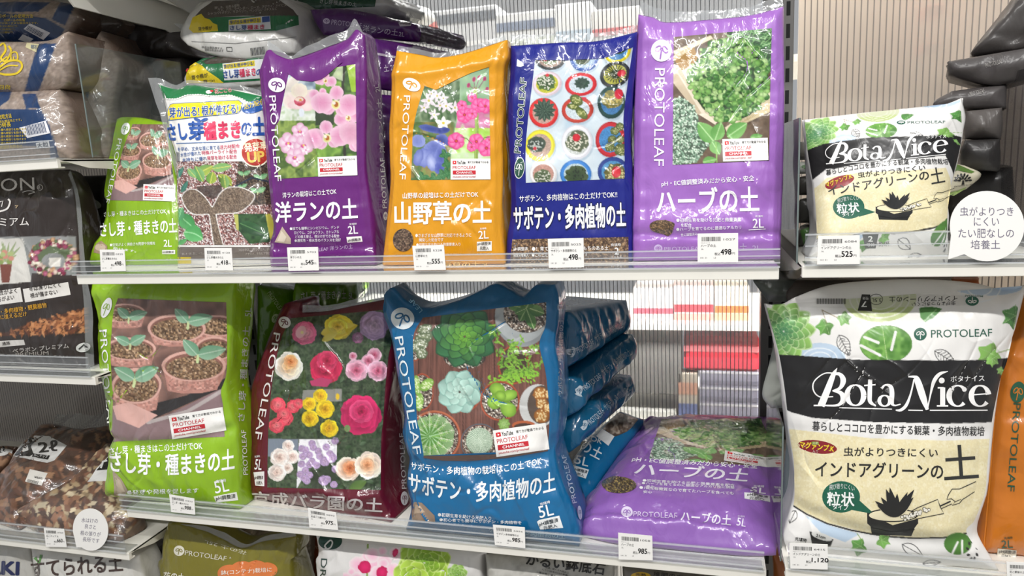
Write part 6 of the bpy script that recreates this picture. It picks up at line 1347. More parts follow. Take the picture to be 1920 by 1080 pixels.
for i, (y0, y1, x1, c, lb) in enumerate(((262, 300, 1560, '#4c4a44', 'olive grey bag edge highest in the pile left of the small cream bag'), (300, 326, 1555, '#c4c8bc', 'pale leaf printed bag edge in the pile left of the small cream bag'), (328, 366, 1560, '#45433e', 'grey bag edge third down in the pile left of the small cream bag'),
                                       (370, 418, 1560, '#3b3a36', 'dark bag edge low in the pile left of the small cream bag'), (420, 486, 1560, '#55544c', 'grey bag edge at the bottom of the pile left of the small cream bag'))):
    b = Bag('soil_bag', lb, 'bag', [(1496, y1), (1491, (y0 + y1) / 2 + 3), (1500, y0 + 4)], [(x1, y1), (x1, y0)], (.90, .90, .90), depth=.12, taper=0, puff=.012, rnd=.018, col=c, mat=M_DULL, seed=210 + i, wr=.003, back=(.35, 1, 0), zbase=ZRa if i == 4 else None, group='bags lying behind on the right shelves')
    if i in (1, 4): b.poly([(1500, y0 + 12), (1516, y0 + 6), (1530, y1 - 8), (1512, y1 - 8)], '#4f7a3c', 'printed_leaf'); b.poly([(1496, y1 - 9), (1528, y1 - 5), (1528, y1 - 1), (1496, y1 - 2)], '#dfe3e0', 'printed_leaf')
    b.done()
b = back_bag('', 'pale leaf printed bag corner showing left of the big cream bag', [(1445, 765), (1429, 740), (1440, 690), (1452, 640)], [(1520, 765), (1520, 700), (1500, 620)], (.87, .88, .87), '#a9aca4', 221, mat=M_SOFT)
b = back_bag('', 'leaf printed grey bag corner just under the shelf gap beside the upright', [(1440, 566), (1414, 530), (1412, 525)], [(1500, 566), (1500, 540), (1500, 526)], (.92, .92, .92), '#5c625a', 222, mat=M_SOFT, puff=.008)
b = back_bag('', 'brown grey bag behind the top edge of the big cream bag', [(1478, 575), (1474, 550), (1490, 528)], [(1800, 560), (1800, 540), (1780, 527)], (.90, .90, .90), '#4a423a', 223, puff=.008, zbase=None)
b = back_bag('', 'orange bag top peeking behind the big cream bag near the right corner', [(1790, 560), (1785, 526)], [(1840, 560), (1835, 526)], (.91, .91, .91), '#a4521c', 224, puff=.006)
b = back_bag('', 'lower pale bag roll between the divider and the big cream bag', [(1468, 1050), (1463, 1000), (1470, 880), (1478, 800)], [(1530, 1050), (1530, 930), (1520, 800)], (.83, .84, .84), '#7c8488', 225, mat=M_SOFT, zbase=ZRb)
b = back_bag('', 'dark orange bag behind the orange bag at the right edge', [(1830, 1050), (1828, 900), (1862, 760)], [(1900, 1050), (1900, 900), (1900, 760)], (.87, .87, .88), '#8c4a14', 226, zbase=ZRb)

# dividers
M_SMOKE = clear('smoky_divider_plastic', tint='#d6d6d8', veil=.22, gloss=1.0, veilcol='#4a4644')
M_GLASS = clear('clear_divider_plastic', tint='#f2f5f5', veil=.05, gloss=1.0, veilcol='#a8b4b0')
M_EDGE = solid('divider_edge', '#6d7876', .25)
def divider(label, x, y0, y1, z0, z1, mt, edge=True):
    r = empty('shelf_divider', (x, y0, z0)); tag(r, label, 'shelf divider', 'plastic shelf dividers')
    MB().box(0, .0022, .0012, y1 - y0, .0012, z1 - z0).build('plate', mt, r)
    MB().box(.0002, .0018, 0, .0011, 0, z1 - z0).build('edge', M_EDGE, r)
q0, q1 = P(1484, 487, .80), P(1480, 225, .80)
divider('smoky plastic divider at the right end of the upper middle shelf', q0[0], .765, .90, ZU + .001, q1[2], M_SMOKE)
q0 = P(1462, 1052, .775); divider('clear plastic divider between the lying lilac bag and the big cream bag', q0[0], .775, .95, q0[2], P(1462, 800, .775)[2], M_GLASS)
q0 = P(172, 292, .80); divider('clear plastic divider standing right of the blue banded bags', q0[0], .80, 1.0, ZLa + .001, P(140, 82, .80)[2], M_GLASS)
q0 = P(1872, 400, .86); divider('dark smoky divider at the far right beside the pile of dark bags', q0[0] + .02, .80, .97, ZRa + .001, P(1886, 138, .92)[2], M_SMOKE)
# ------------------------------------------------------------------ left bay
kC = (3.4839, 0., 0.)
PUM = ['#93857c', '#786a61', '#aa9c92', '#867870', '#685b53', '#9e9086']; NAVY = '#12325c'; YEL = '#d8bc20'
def pumice_bag(label, L, Rr, Y, seed, bands, top=None, bottom=None, depth=.10, dark=1.0, zb=None, puff=.022, back=(-.2, 1, 0)):
    xs = [p[0] for p in L + Rr] + [p[0] for p in (top or [])]; ys = [p[1] for p in L + Rr]
    cv = Canvas((1., 0., 0.), min(xs) - 8, min(ys) - 14, max(xs) + 8, max(ys) + 14, '#7c6456')
    x0, y0, x1, y1 = min(xs) - 8, min(ys) - 14, max(xs) + 8, max(ys) + 14
    cv.blotch(PUM, 7, seed); cv.speck([(x0, y0), (x1, y0), (x1, y1), (x0, y1)], PUM, 3.2, .4); cv.blotch(['#b0a094', '#84705f'], 40, seed + 3, mix=.35)
    for q in bands: cv.poly(q, NAVY)
    cv.light(dark)  # bags deep on the shelf get its shade as a darker print
    b = Bag('soil_bag', label, 'bag', L, Rr, Y, top=top, bottom=bottom, depth=depth, taper=0, puff=puff, rnd=.04, col='#6e5a4e', mat=M_PRINT, seed=seed, wr=.0026, res=.0018, cv=cv, back=back, zbase=zb, group='blue banded bags of large pumice grains')
    b.k = kC; return b
b = pumice_bag('topmost blue banded pumice bag at the upper left corner', [(-90, 92), (-90, 40), (-80, -10)], [(112, 80), (132, 55), (146, 30), (138, 8)], (.86, .88, .88), 301, [cp(q, kC) for q in ([(-300, 60), (100, 92), (300, 120), (420, 190), (400, 240), (300, 275), (-300, 275)], [(335, 125), (400, 5), (490, 40), (420, 165)], [(-300, 40), (100, 10), (330, 15), (250, 75), (20, 80)])], top=[(-80, -10), (60, -4), (138, 8)])
b.text('ロボールの使用方法', -5, 118, 218, 118, 24, YEL, .02); b.text('ロボールの特長', 30, 142, 165, 142, 18, YEL, .02)
for i in range(4): b.text('水はけが良く丈夫な園芸用土です。', -40, 160 + i * 20, (250, 120, 100, 90)[i], 158 + i * 20, 13, YEL)
b.poly([(155, 190), (195, 152), (330, 215), (285, 262)], '#d8d8dc', 'barcode'); [b.line([(190 + i * 8, 168 + i * 4), (172 + i * 8, 196 + i * 4)], (3, 4.5)[i % 2], '#2c3c5c', 'barcode', 3) for i in range(13)]; b.poly([(120, 260), (150, 225), (220, 255), (190, 280)], '#d4d6d8'); b.done()
b = pumice_bag('middle blue banded pumice bag with a yellow scroll emblem', [(-90, 176), (-90, 120), (-80, 78)], [(66, 174), (120, 162), (132, 125), (133, 100), (128, 59)], (.80, .81, .815), 302, [cp(q, kC) for q in ([(155, 615), (245, 285), (368, 282), (250, 605)], [(-300, 620), (-100, 300), (-60, 300), (-250, 620)])], top=[(-80, 78), (60, 78), (100, 74), (128, 59)])
for q, w in (([(0, 300), (30, 285), (40, 330), (10, 380), (40, 400), (75, 340), (60, 300)], 13), ([(75, 400), (80, 350), (115, 345), (120, 385), (95, 395), (95, 370)], 9), ([(0, 440), (60, 400), (130, 400), (145, 440), (110, 480), (40, 488), (0, 480)], 14), ([(0, 460), (60, 430), (120, 430)], 9), ([(0, 410), (50, 370)], 9)): b.line([tuple(p) for p in resample(q, 26)], w, YEL, 'emblem')
b.poly([(180, 280), (262, 290), (245, 345), (170, 310)], '#c4bc94'); b.text('軽石', 205, 318, 250, 325, 26, '#6c7a8a', .02, lift=3); b.text('日向', 0, 585, 68, 585, 30, YEL, .03); b.done()
b = pumice_bag('lowest blue banded pumice bag standing on the upper left shelf', [(-90, 300), (-90, 240), (-80, 168)], [(112, 300), (136, 296), (137, 262), (128, 215), (112, 168)], (.795, .80, .81), 303, [cp(q, kC) for q in ([(-300, 720), (265, 712), (315, 800), (385, 1030), (330, 1035), (325, 950), (-300, 950)], [(145, 615), (235, 612), (262, 705), (170, 710)], [(-300, 600), (75, 595), (60, 650), (0, 695), (-300, 700)])], zb=ZLa)
b.text('の使用方法', -30, 785, 80, 770, 30, YEL, .02); b.text('最適な園芸用土です。', -20, 808, 145, 790, 18, YEL); b.text('の特長', -10, 838, 75, 826, 30, YEL, .02)
for i in range(5): b.text('排水性に優れ根張りを助けます', -60, 858 + i * 22, 175, 850 + i * 22, 15, YEL)
b.text('販売園芸有限会社', -20, 975, 150, 965, 22, '#c9b43c', .01); b.poly([(128, 835), (300, 788), (330, 870), (180, 902)], '#dcdce0', 'barcode'); [b.line([(170 + i * 9, 824 - i * 2), (188 + i * 9, 884 - i * 1.5)], (3, 5)[i % 2], '#2c3c5c', 'barcode', 3) for i in range(14)]
b.poly([(235, 935), (320, 922), (328, 962), (245, 972)], '#d4d4d4'); b.text('大粒', 248, 968, 320, 958, 32, '#333c4c', .02, lift=3); b.done()
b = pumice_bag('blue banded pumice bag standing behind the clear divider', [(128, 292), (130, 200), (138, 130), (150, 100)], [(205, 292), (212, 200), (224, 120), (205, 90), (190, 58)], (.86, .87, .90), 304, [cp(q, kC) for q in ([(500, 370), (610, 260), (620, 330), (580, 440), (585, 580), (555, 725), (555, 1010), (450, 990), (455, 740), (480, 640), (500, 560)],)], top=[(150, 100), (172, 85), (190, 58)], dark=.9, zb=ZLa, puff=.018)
b.poly([(455, 812), (532, 810), (530, 900), (460, 898)], '#cfd2d8', 'barcode'); [b.line([(464 + i * 9, 818), (466 + i * 9, 890)], (3, 5)[i % 2], '#2c3c5c', 'barcode', 3) for i in range(7)]; b.text('大粒', 478, 965, 520, 962, 30, '#cfd2d8', .02); b.done()
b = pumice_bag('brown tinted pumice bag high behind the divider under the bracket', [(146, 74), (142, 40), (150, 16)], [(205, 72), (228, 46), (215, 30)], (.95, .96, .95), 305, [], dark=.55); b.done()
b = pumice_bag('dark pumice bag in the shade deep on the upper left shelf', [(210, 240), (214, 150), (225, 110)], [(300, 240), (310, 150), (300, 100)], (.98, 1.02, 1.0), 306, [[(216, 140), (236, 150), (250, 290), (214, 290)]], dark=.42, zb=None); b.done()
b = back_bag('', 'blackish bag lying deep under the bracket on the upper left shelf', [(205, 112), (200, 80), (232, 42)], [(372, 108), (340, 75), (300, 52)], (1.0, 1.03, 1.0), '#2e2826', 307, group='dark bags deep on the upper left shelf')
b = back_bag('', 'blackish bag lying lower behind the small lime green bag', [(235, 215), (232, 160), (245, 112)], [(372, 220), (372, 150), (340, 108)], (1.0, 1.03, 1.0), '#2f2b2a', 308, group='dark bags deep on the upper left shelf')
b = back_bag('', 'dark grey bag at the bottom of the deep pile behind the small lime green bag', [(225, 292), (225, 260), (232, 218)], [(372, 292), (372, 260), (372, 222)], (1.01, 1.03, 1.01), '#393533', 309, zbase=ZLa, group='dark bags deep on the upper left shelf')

# brown orchid bark bag
kD = (2.7692, 0., 310.)
cv = Canvas(kD, -260, 0, 480, 1090, '#2f2622')
ph = [(-260, 372), (395, 368), (400, 580), (165, 600), (-260, 650)]
cv.poly(ph, '#8b8d8c'); cv.poly([(-260, 380), (118, 380), (165, 605), (-260, 640)], '#d6d3cc'); cv.poly([(165, 560), (400, 570), (400, 585), (160, 605)], '#3a302c')
cv.ell(270, 475, 118, 92, '#5c6a4c'); cv.ell(278, 500, 62, 45, '#8b8d8c'); cv.poly([(255, 480), (315, 480), (315, 525), (255, 525)], '#dcd8d0')
rg = np.random.default_rng(6)
for i in range(120):
    a = rg.uniform(0, 6.28); q = rg.uniform(.68, 1.05); cv.ell(272 + 118 * q * math.cos(a), 478 + 88 * q * math.sin(a), rg.uniform(7, 17), rg.uniform(7, 14), ('#e2d0c4', '#8a3048', '#c4708a', '#d8b090', '#6a7a54', '#efe6d8', '#a04864')[i % 7], 0, ('#b89a8c', '#5c1c30', '#8c4460', '#a07850', '#48583a', '#c8bca8', '#702c44')[i % 7])
for i in range(26): cv.leaf(30, 500, 30 + rg.uniform(-60, 80), 500 - rg.uniform(10, 110), 12, '#8a9a6a', '#a4b08a')
for i in range(12): cv.ell(rg.uniform(-10, 60), rg.uniform(450, 510), 15, 12, ('#c88a78', '#a8b47a', '#8a9a5a')[i % 3])
cv.poly([(0, 515), (62, 515), (48, 610), (10, 610)], '#7a4438')
brk = [(-260, 870), (30, 868), (120, 830), (260, 790), (430, 742), (470, 860), (300, 878), (50, 885), (-260, 900)]
cv.poly(brk, '#4a2c1c'); 
for i in range(330):
    x, y = rg.uniform(-20, 460), rg.uniform(740, 885)
    if inside(np.array([x]), np.array([y]), brk)[0]:
        a = rg.uniform(0, 3.1); L = rg.uniform(10, 26); w = rg.uniform(5, 10); c, s_ = math.cos(a), math.sin(a); cv.poly([(x + L * c, y + L * s_), (x - w * s_, y + w * c), (x - L * c, y - L * s_), (x + w * s_, y - w * c)], ('#a86c42', '#8a5432', '#c48a5c', '#6a3c24', '#b87a4c')[i % 5])
b = Bag('bark_bag', 'dark brown orchid bark bag with a flower wreath photo at the left edge', 'bag', [(-95, 705), (-95, 520), (-95, 330)], [(163, 705), (158, 580), (150, 480), (147, 430), (140, 362), (128, 328), (112, 318)], (.80, .80, .83), top=[(-95, 330), (20, 322), (112, 318)], depth=.06, taper=.7, puff=.020, rnd=.05, col='#2f2622', zbase=ZLb, seed=311, wr=.0024, res=.0016, cv=cv)
b.k = kD
b.text('BON', -55, 138, 182, 128, 66, '#eae6e2', -.005); b.disc(209, 115, 16, '#e0dcd8'); b.disc(209, 115, 13, '#2f2622', lift=2); b.text('R', 203, 122, 215, 122, 15, '#e0dcd8', lift=4)
b.line([tuple(p) for p in resample([(0, 240), (40, 225), (55, 190), (45, 175)], 14)], 9, '#e6e2de'); b.line([(0, 190), (18, 185), (10, 215)], 5, '#e6e2de'); b.line([tuple(p) for p in resample([(118, 140), (150, 132), (182, 138), (150, 150)], 14)], 4, '#dcd8d4'); b.line([(80, 210), (96, 208), (84, 222)], 4, '#c8b08a')
b.text('プレミアム', -110, 318, 152, 312, 44, '#e6e2de')
b.poly([(120, 642), (355, 606), (368, 672), (132, 712)], '#dedad4', 'printed_label'); b.text('冬は凍りにくく', 155, 655, 318, 632, 26, '#3c342e', .012, lift=3); b.text('根が傷まない', 162, 690, 302, 668, 26, '#3c342e', .012, lift=3)
b.poly([(-120, 670), (108, 634), (120, 708), (-120, 740)], '#dedad4', 'printed_label'); b.text('通気性がよく', -50, 682, 92, 662, 26, '#3c342e', .012, lift=3); b.text('水もちがよい', -50, 716, 78, 696, 26, '#3c342e', .012, lift=3)
b.text('胡蝶蘭・多肉植物・観葉植物', -70, 786, 245, 738, 27, '#d8a024', .012); b.text('プランターに植えるだけ', -110, 818, 143, 782, 25, '#d8a024', .012)
b.poly([(-60, 915), (125, 905), (132, 932), (-60, 950)], '#d6d2cc', 'printed_label'); b.text('通路', 15, 935, 56, 930, 18, '#4a423c', lift=3)
b.text('ベラボン プレミアム', 70, 975, 360, 948, 24, '#cfcac4'); b.text('PREMIUM', 85, 992, 255, 982, 18, '#a8a29a'); b.disc(435, 945, 40, '#cfd0cc', 24, 'printed_label', 1, -.2); b.line([(412, 955), (440, 930), (460, 945)], 8, '#333330', 'printed_label', 3); b.k = (1., 0., 0.)
b.seal([(160, 700), (158, 580), (150, 480), (147, 430), (140, 362), (128, 328)], [(176, 700), (170, 560), (158, 470), (152, 410), (144, 350), (132, 318)], 'clear_edge'); b.done()
b = back_bag('', 'dark bag with a white oval mark in the gap beside the brown bark bag', [(152, 480), (150, 400), (152, 330)], [(206, 480), (208, 400), (206, 330)], (.95, .96, .96), '#2a2321', 313, group='dark bags in the gap'); b.disc(172, 380, 18, '#c4c4c2', 9, 'emblem', 1, .3); b.k = (1., 0., 0.)
b.art = {}; b.disc(172, 381, 19, '#bdbdbb', 9, 'emblem', 1, .35); b.line([(160, 378), (172, 386), (180, 379)], 3.5, '#2a2321', 'emblem', 3); b.done()

# clear bags of bark chips on the lower left shelf
kE = (3.375, 0., 760.)
def chips_canvas(x0, y0, x1, y1, seed, pale=0.0, n=700):
    cv = Canvas(kE, x0, y0, x1, y1, '#3a2820'); rg = np.random.default_rng(seed)
    for i in range(n):
        x, y = rg.uniform(x0, x1), rg.uniform(y0, y1); a = rg.uniform(0, 3.1); L = rg.uniform(22, 46); w = rg.uniform(11, 24); c, s_ = math.cos(a), math.sin(a)
        col = ('#7a4c34', '#5c3624', '#8f6044', '#4a2c20', '#6b4430', '#a07452', '#3c2820')[i % 7] if rg.uniform() > pale else ('#c4ac84', '#d8c8a4', '#b49a70')[i % 3]
        cv.poly([(x + L * c, y + L * s_), (x + L * .4 * c - w * s_, y + L * .4 * s_ + w * c), (x - L * c - w * .4 * s_, y - L * s_ + w * .4 * c), (x - L * .5 * c + w * s_, y - L * .5 * s_ - w * c), (x + L * .7 * c + w * .7 * s_, y + L * .7 * s_ - w * .7 * c)], np.clip(srgb(col) * rg.uniform(.8, 1.15), 0, 255))
    cv.blotch(['#a8a09a', '#6a5c54'], 110, seed + 2, mix=.3); return cv
G_CH = 'clear bags of bark chips'
b = Bag('bark_bag', 'clear bag of bark chips with a white diamond label, lower left shelf', 'bag', [(-22, 990), (-8, 930), (6, 892), (30, 850), (59, 819), (85, 800), (100, 795)], [(40, 990), (70, 955), (133, 906), (166, 878), (190, 850), (207, 812), (206, 798)], (.80, .80, 1.02),
        top=[(100, 795), (125, 800), (160, 806), (206, 798)], depth=.03, taper=-.5, puff=.030, rnd=.06, col='#5c4436', seed=321, wr=.0030, res=.0017, zbase=ZLc, cv=chips_canvas(-250, 60, 760, 900, 5), back=(0, .3, -1), group=G_CH)
b.k = kE
b.poly([(85, 328), (190, 208), (235, 196), (310, 196), (425, 255), (345, 350), (300, 366)], '#dededc', 'printed_label', 1); b.poly([(95, 325), (190, 222), (255, 205), (200, 262), (215, 310), (190, 328)], '#1f1e1e', 'printed_label', 2); b.poly([(150, 300), (160, 262), (180, 258), (186, 290)], '#dededc', 'printed_label', 3)
b.text('2ℓ', 250, 302, 368, 288, 66, '#1f1e1e', .03, lift=3); b.poly([(215, 308), (318, 320), (305, 346), (205, 330)], '#1f1e1e', 'printed_label', 3); b.text('ねこチップ', 220, 328, 304, 338, 18, '#e4e4e2', .02, lift=5)
b.poly([(192, 406), (303, 430), (265, 510), (160, 484)], '#dcd9d2', 'price_sticker', 2); b.text('¥660', 218, 462, 268, 472, 14, '#333333', lift=4, part='price_sticker'); [b.line([(182 + i * 7, 470 + i * 1.6), (176 + i * 7, 488 + i * 1.6)], 3, '#444444', 'price_sticker', 4) for i in range(10)]
b.k = (1., 0., 0.); b.seal([(100, 795), (125, 800), (160, 806), (206, 798)], [(104, 774), (130, 777), (165, 778), (206, 772)], wav=.004); b.done()
b = Bag('bark_bag', 'clear bag of bark chips and pale chunks at the front, behind the speech bubble', 'bag', [(70, 1005), (40, 980), (24, 969), (60, 945), (89, 929), (139, 902), (175, 865), (203, 832)], [(225, 1005), (250, 985), (263, 963), (258, 940), (252, 900), (246, 832)], (.79, .80, .95),
        depth=.03, taper=-.5, puff=.030, rnd=.05, col='#6a5444', seed=322, wr=.0030, res=.0017, zbase=ZLc, cv=chips_canvas(0, 180, 950, 900, 9, .35), back=(0, .3, -1), group=G_CH)
b.k = kE; b.poly([(555, 488), (615, 400), (690, 320), (690, 478), (600, 482)], '#d8d8d6', 'printed_label', 1); b.poly([(612, 415), (690, 325), (690, 405)], '#1f1e1e', 'printed_label', 2); b.line([(640, 400), (655, 360), (680, 350)], 12, '#d8d8d6', 'printed_label', 3); b.done()
b = Bag('bark_bag', 'clear bag of bark chips cut off by the left edge of the picture', 'bag', [(-120, 985), (-120, 900), (-90, 840)], [(-45, 985), (-18, 905), (14, 862), (34, 838)], (.80, .80, .98), depth=.03, taper=-.5, puff=.026, rnd=.05, col='#5c4436', seed=323, wr=.0028, res=.0018, zbase=ZLc, cv=chips_canvas(-420, 180, 200, 820, 11), back=(0, .3, -1), group=G_CH)
b.k = kE; b.poly([(-60, 300), (0, 268), (92, 285), (30, 318), (-30, 326)], '#d8d8d6', 'printed_label', 1); b.text('2ℓ', -6, 306, 40, 292, 26, '#1f1e1e', .02, lift=3); b.done()

# white cutting-soil bags and purple bags lying behind the upper row
kI = (3.2, 300., 0.)
def sashi(label, L, Rr, Y, seed, top, bottom, base):
    b = Bag('soil_bag', label, 'bag', L, Rr, Y, top=top, bottom=bottom, depth=.12, taper=0, puff=.016, rnd=.03, col='#c9c8c4', seed=seed, wr=.0022, back=(.2, 1, 0), group='white cutting soil bags lying behind'); b.k = kI; return b
b = sashi('upper white cutting soil bag lying behind the purple bag', [(352, 85), (338, 66), (352, 35), (375, 4)], [(552, 100), (566, 60), (560, 20), (535, -4)], (.93, .95, .96), 331, [(375, 4), (440, -6), (535, -4)], [(352, 85), (400, 104), (470, 112), (552, 100)], 0)
b.poly([(190, 130), (250, 60), (320, 10), (700, -10), (800, 60), (830, 100), (500, 95), (330, 105)], '#4a423c', 'printed_band'); b.poly([(215, 150), (300, 105), (830, 92), (835, 150), (700, 185), (250, 195)], '#1c6a40', 'printed_band'); b.poly([(175, 175), (200, 110), (250, 85), (270, 110), (300, 118), (320, 140), (345, 150), (350, 188), (200, 198)], '#d8c020', 'printed_band', 2)
b.poly([(414, 122), (610, 100), (662, 98), (668, 178), (414, 190)], '#d4d6d8', 'printed_banner', 3); b.poly([(418, 126), (605, 106), (608, 138), (418, 152)], '#d8c41e', 'printed_banner', 4); b.text('芽が出る!根が伸びる!', 424, 150, 604, 134, 22, '#24488c', .02, lift=6); b.text('さし芽', 424, 186, 524, 182, 28, '#24488c', .03, lift=6); b.text('種まき', 528, 184, 630, 178, 28, '#c43456', .03, lift=6); b.poly([(614, 104), (660, 100), (662, 134), (616, 138)], '#24488c', 'printed_banner', 4)
b.text('芽や根が', 232, 186, 315, 180, 22, '#333333', .01, lift=4); b.text('挿し木、出来る植物', 330, 58, 480, 44, 16, '#b4aca4'); b.text('ウメ、バラ、ラベンダー、ローズ、アジサイ、ハイビス', 350, 72, 760, 40, 17, '#b4aca4'); b.text('シャコバサボテン、ラズベリー、ペンジン、マチスなど', 290, 92, 705, 62, 17, '#b4aca4')
b.line([(190, 250), (450, 262), (820, 222)], 3, '#8c8c8a'); b.poly([(540, 290), (632, 275), (640, 335), (552, 345)], '#c4c4c0', 'barcode', 2); [b.line([(545 + i * 8, 292 - i), (550 + i * 8, 338 - i)], (3, 5)[i % 2], '#333333', 'barcode', 4) for i in range(11)]; b.text('本品は園芸用です。', 250, 290, 380, 300, 14, '#6a6a68'); b.text('肥料分を含みます', 270, 306, 380, 314, 14, '#6a6a68'); b.line([(400, 285), (432, 285), (434, 310), (402, 308), (400, 285)], 4, '#555555'); b.k = (1., 0., 0.)
b.seal([(345, 60), (400, 64), (480, 56), (556, 30)], [(325, 44), (395, 50), (480, 42), (555, 16)], 'clear_seal'); b.done()
b = sashi('lower white cutting soil bag lying under the other, above the banner bag', [(350, 160), (346, 148), (358, 126)], [(500, 162), (508, 140), (496, 108)], (.92, .93, .93), 332, [(358, 126), (410, 106), (496, 108)], [(350, 160), (420, 168), (500, 165)], 0)
b.poly([(190, 390), (260, 350), (600, 335), (660, 360), (660, 480), (330, 500), (200, 460)], '#1c6a40', 'printed_band'); b.poly([(250, 365), (350, 335), (560, 338), (500, 372), (280, 388)], '#4a423c', 'printed_band', 2); b.poly([(160, 470), (180, 400), (215, 375), (260, 400), (285, 425), (320, 450), (350, 470), (385, 500), (160, 502)], '#d8c020', 'printed_band', 3); b.disc(168, 425, 10, '#c4303c', 12, 'printed_band', 3)
b.text('芽や根が', 195, 482, 292, 465, 26, '#333333', .012, lift=5); b.text('育つ!', 262, 502, 330, 496, 20, '#333333', .012, lift=5)
b.poly([(378, 385), (640, 352), (650, 470), (388, 484)], '#d4d6d8', 'printed_banner', 3); b.poly([(384, 390), (570, 366), (572, 398), (386, 418)], '#d8c41e', 'printed_banner', 4); b.text('芽が出る!根が伸びる!', 388, 414, 568, 394, 22, '#24488c', .02, lift=6); b.text('さし芽', 386, 474, 480, 466, 48, '#24488c', .04, lift=6); b.text('種まき', 482, 466, 580, 456, 46, '#c43456', .04, lift=6); b.text('の', 582, 456, 620, 454, 36, '#24488c', .03, lift=6); b.done()
b = sashi('third white and green bag lying highest behind the purple bags', [(555, 40), (545, 20), (560, -10)], [(720, 30), (740, 12), (725, -10)], (1.04, 1.05, 1.04), 333, None, None, 0)
b.poly([(800, -20), (1300, -20), (1290, 40), (820, 60)], '#1c4a34', 'printed_band'); b.text('さし芽種まきの土', 960, 20, 1180, 40, 26, '#b8bcb8', lift=3); b.done()
PUR = '#4a1460'
b = Bag('soil_bag', 'purple orchid soil bag lying above, behind the standing purple one', 'bag', [(607, 66), (590, 40), (582, 18)], [(786, 78), (790, 62), (787, 46)], (.98, 1.0, .99), top=[(582, 18), (640, 16), (700, 26), (787, 46)], depth=.12, taper=0, puff=.014, rnd=.03, col=PUR, seed=341, wr=.0024, back=(.25, 1, 0), group='purple bags lying behind')
b.k = kI; b.emblem(1000, 128, 20, 17, .1, '#c4b4cc', PUR); b.text('PROTOLEAF', 1028, 148, 1210, 170, 30, '#b8a4c4', -.005); b.text('洋ランの土', 1215, 190, 1425, 218, 40, '#c8bcd0', .02); b.text('2L', 1432, 218, 1466, 222, 26, '#c8bcd0'); b.poly([(1432, 140), (1452, 124), (1515, 130), (1505, 158), (1440, 160)], '#c8c4cc'); b.text('pH調整済', 1442, 152, 1504, 154, 18, '#3a2a44', lift=3); b.text('園芸用培養土', 1165, 85, 1240, 98, 12, '#8a7898'); b.k = (1., 0., 0.)
b.seal([(787, 46), (790, 62), (786, 78)], [(820, 52), (872, 78), (868, 94)], 'clear_seal', M_SMK := clear('smoky_film', veil=.55, bump=.6, veilcol='#3c3038')); b.done()
b = Bag('soil_bag', 'purple orchid soil bag lying lower, between the standing purple and yellow bags', 'bag', [(690, 165), (690, 110), (700, 72)], [(742, 172), (770, 110), (778, 84)], (.93, .96, .95), depth=.12, taper=0, puff=.012, rnd=.025, col=PUR, seed=342, wr=.0024, back=(.25, 1, 0), group='purple bags lying behind')
b.k = kI; b.text('土 2L', 1345, 432, 1415, 420, 40, '#c4b8cc', .02); b.line([(1290, 322), (1415, 345)], 14, '#a49aa8', 'clear_seam'); b.done()
b = Bag('soil_bag', 'purple bag edge at the bottom of the gap between the purple and yellow bags', 'bag', [(700, 470), (700, 300), (695, 175)], [(738, 470), (742, 300), (745, 180)], (.90, .92, .93), depth=.12, taper=0, puff=.010, rnd=.02, col='#431257', seed=343, wr=.0024, zbase=ZU, back=(.25, 1, 0), group='purple bags lying behind'); b.done()

# ------------------------------------------------------------------ bottom row, cut by the lower edge of the picture
def yb(x, y, Y):                                 # photo position straight below (x, y) on the base deck
    p = P(x, y, Y).copy(); p[2] = ZD + .002; q = proj(p[None])[0]; return (q[0], q[1])
def stand(name, label, topl, topr, Y, col, seed, side_l=(), side_r=(), top=None, **kw):
    L = [yb(*topl, Y)] + list(side_l) + [topl]; Rr = [yb(*topr, Y)] + list(side_r) + [topr]
    kw.setdefault('group', 'bags standing on the base decks'); kw.setdefault('depth', .07)
    return Bag(name, label, 'bag', L, Rr, (Y, Y, Y + .02), top=top, taper=.5, puff=.018, rnd=.05, col=col, zbase=ZD, seed=seed, wr=.0022, **kw)
b = stand('soil_bag', 'grey white bag with navy capital letters in the lower left corner', (-110, 1000), (54, 1022), .80, '#b4b2ac', 351)
b.k = kE; b.text('AKI', -90, 1062, 118, 1072, 80, '#16204e', .05); b.done()
b = stand('soil_bag', 'white bag with brown hiragana lettering under the bark chip shelf', (58, 1022), (262, 1040), .79, '#c6c4be', 352)
b.k = kE; b.text('すてられる土', 205, 1092, 780, 1046, 112, '#3c2a22', .03); b.line([(225, 960), (250, 1000), (262, 945)], 16, '#5a8a4a'); b.done()
b = stand('soil_bag', 'grey bag marked 5L in brown between the white and olive bags', (262, 1030), (318, 1030), .86, '#4c4a48', 353)
b.k = kE; b.text('5L', 985, 1032, 978, 940, 46, '#2e1c18', .02); b.done()
kF = (4.5714, 280., 970.)
OLV = '#77701f'
b = stand('soil_bag', 'olive container soil bag with an orange cloud shaped print', cp([(165, 45)], kF)[0], cp([(1262, 160)], kF)[0], .815, OLV, 354, side_l=cp([(95, 503), (108, 350), (120, 200)], kF), side_r=cp([(1222, 503), (1245, 330)], kF), top=cp([(165, 45), (260, 52), (460, 110), (640, 190), (800, 258), (980, 205), (1262, 160)], kF))
b.k = kF; b.emblem(258, 284, 46, 44, .2, '#d8d4c4', OLV); b.text('PROTOLEAF', 306, 322, 660, 372, 42, '#d4d0c0', -.005); b.text('R', 690, 352, 704, 354, 14, '#d4d0c0')
for x, y, r in ((690, 480, 105), (800, 450, 105), (920, 440, 100), (1010, 450, 90), (850, 540, 200)): b.disc(x, y, r, '#d4763a', r * .72, 'printed_cloud', 1)
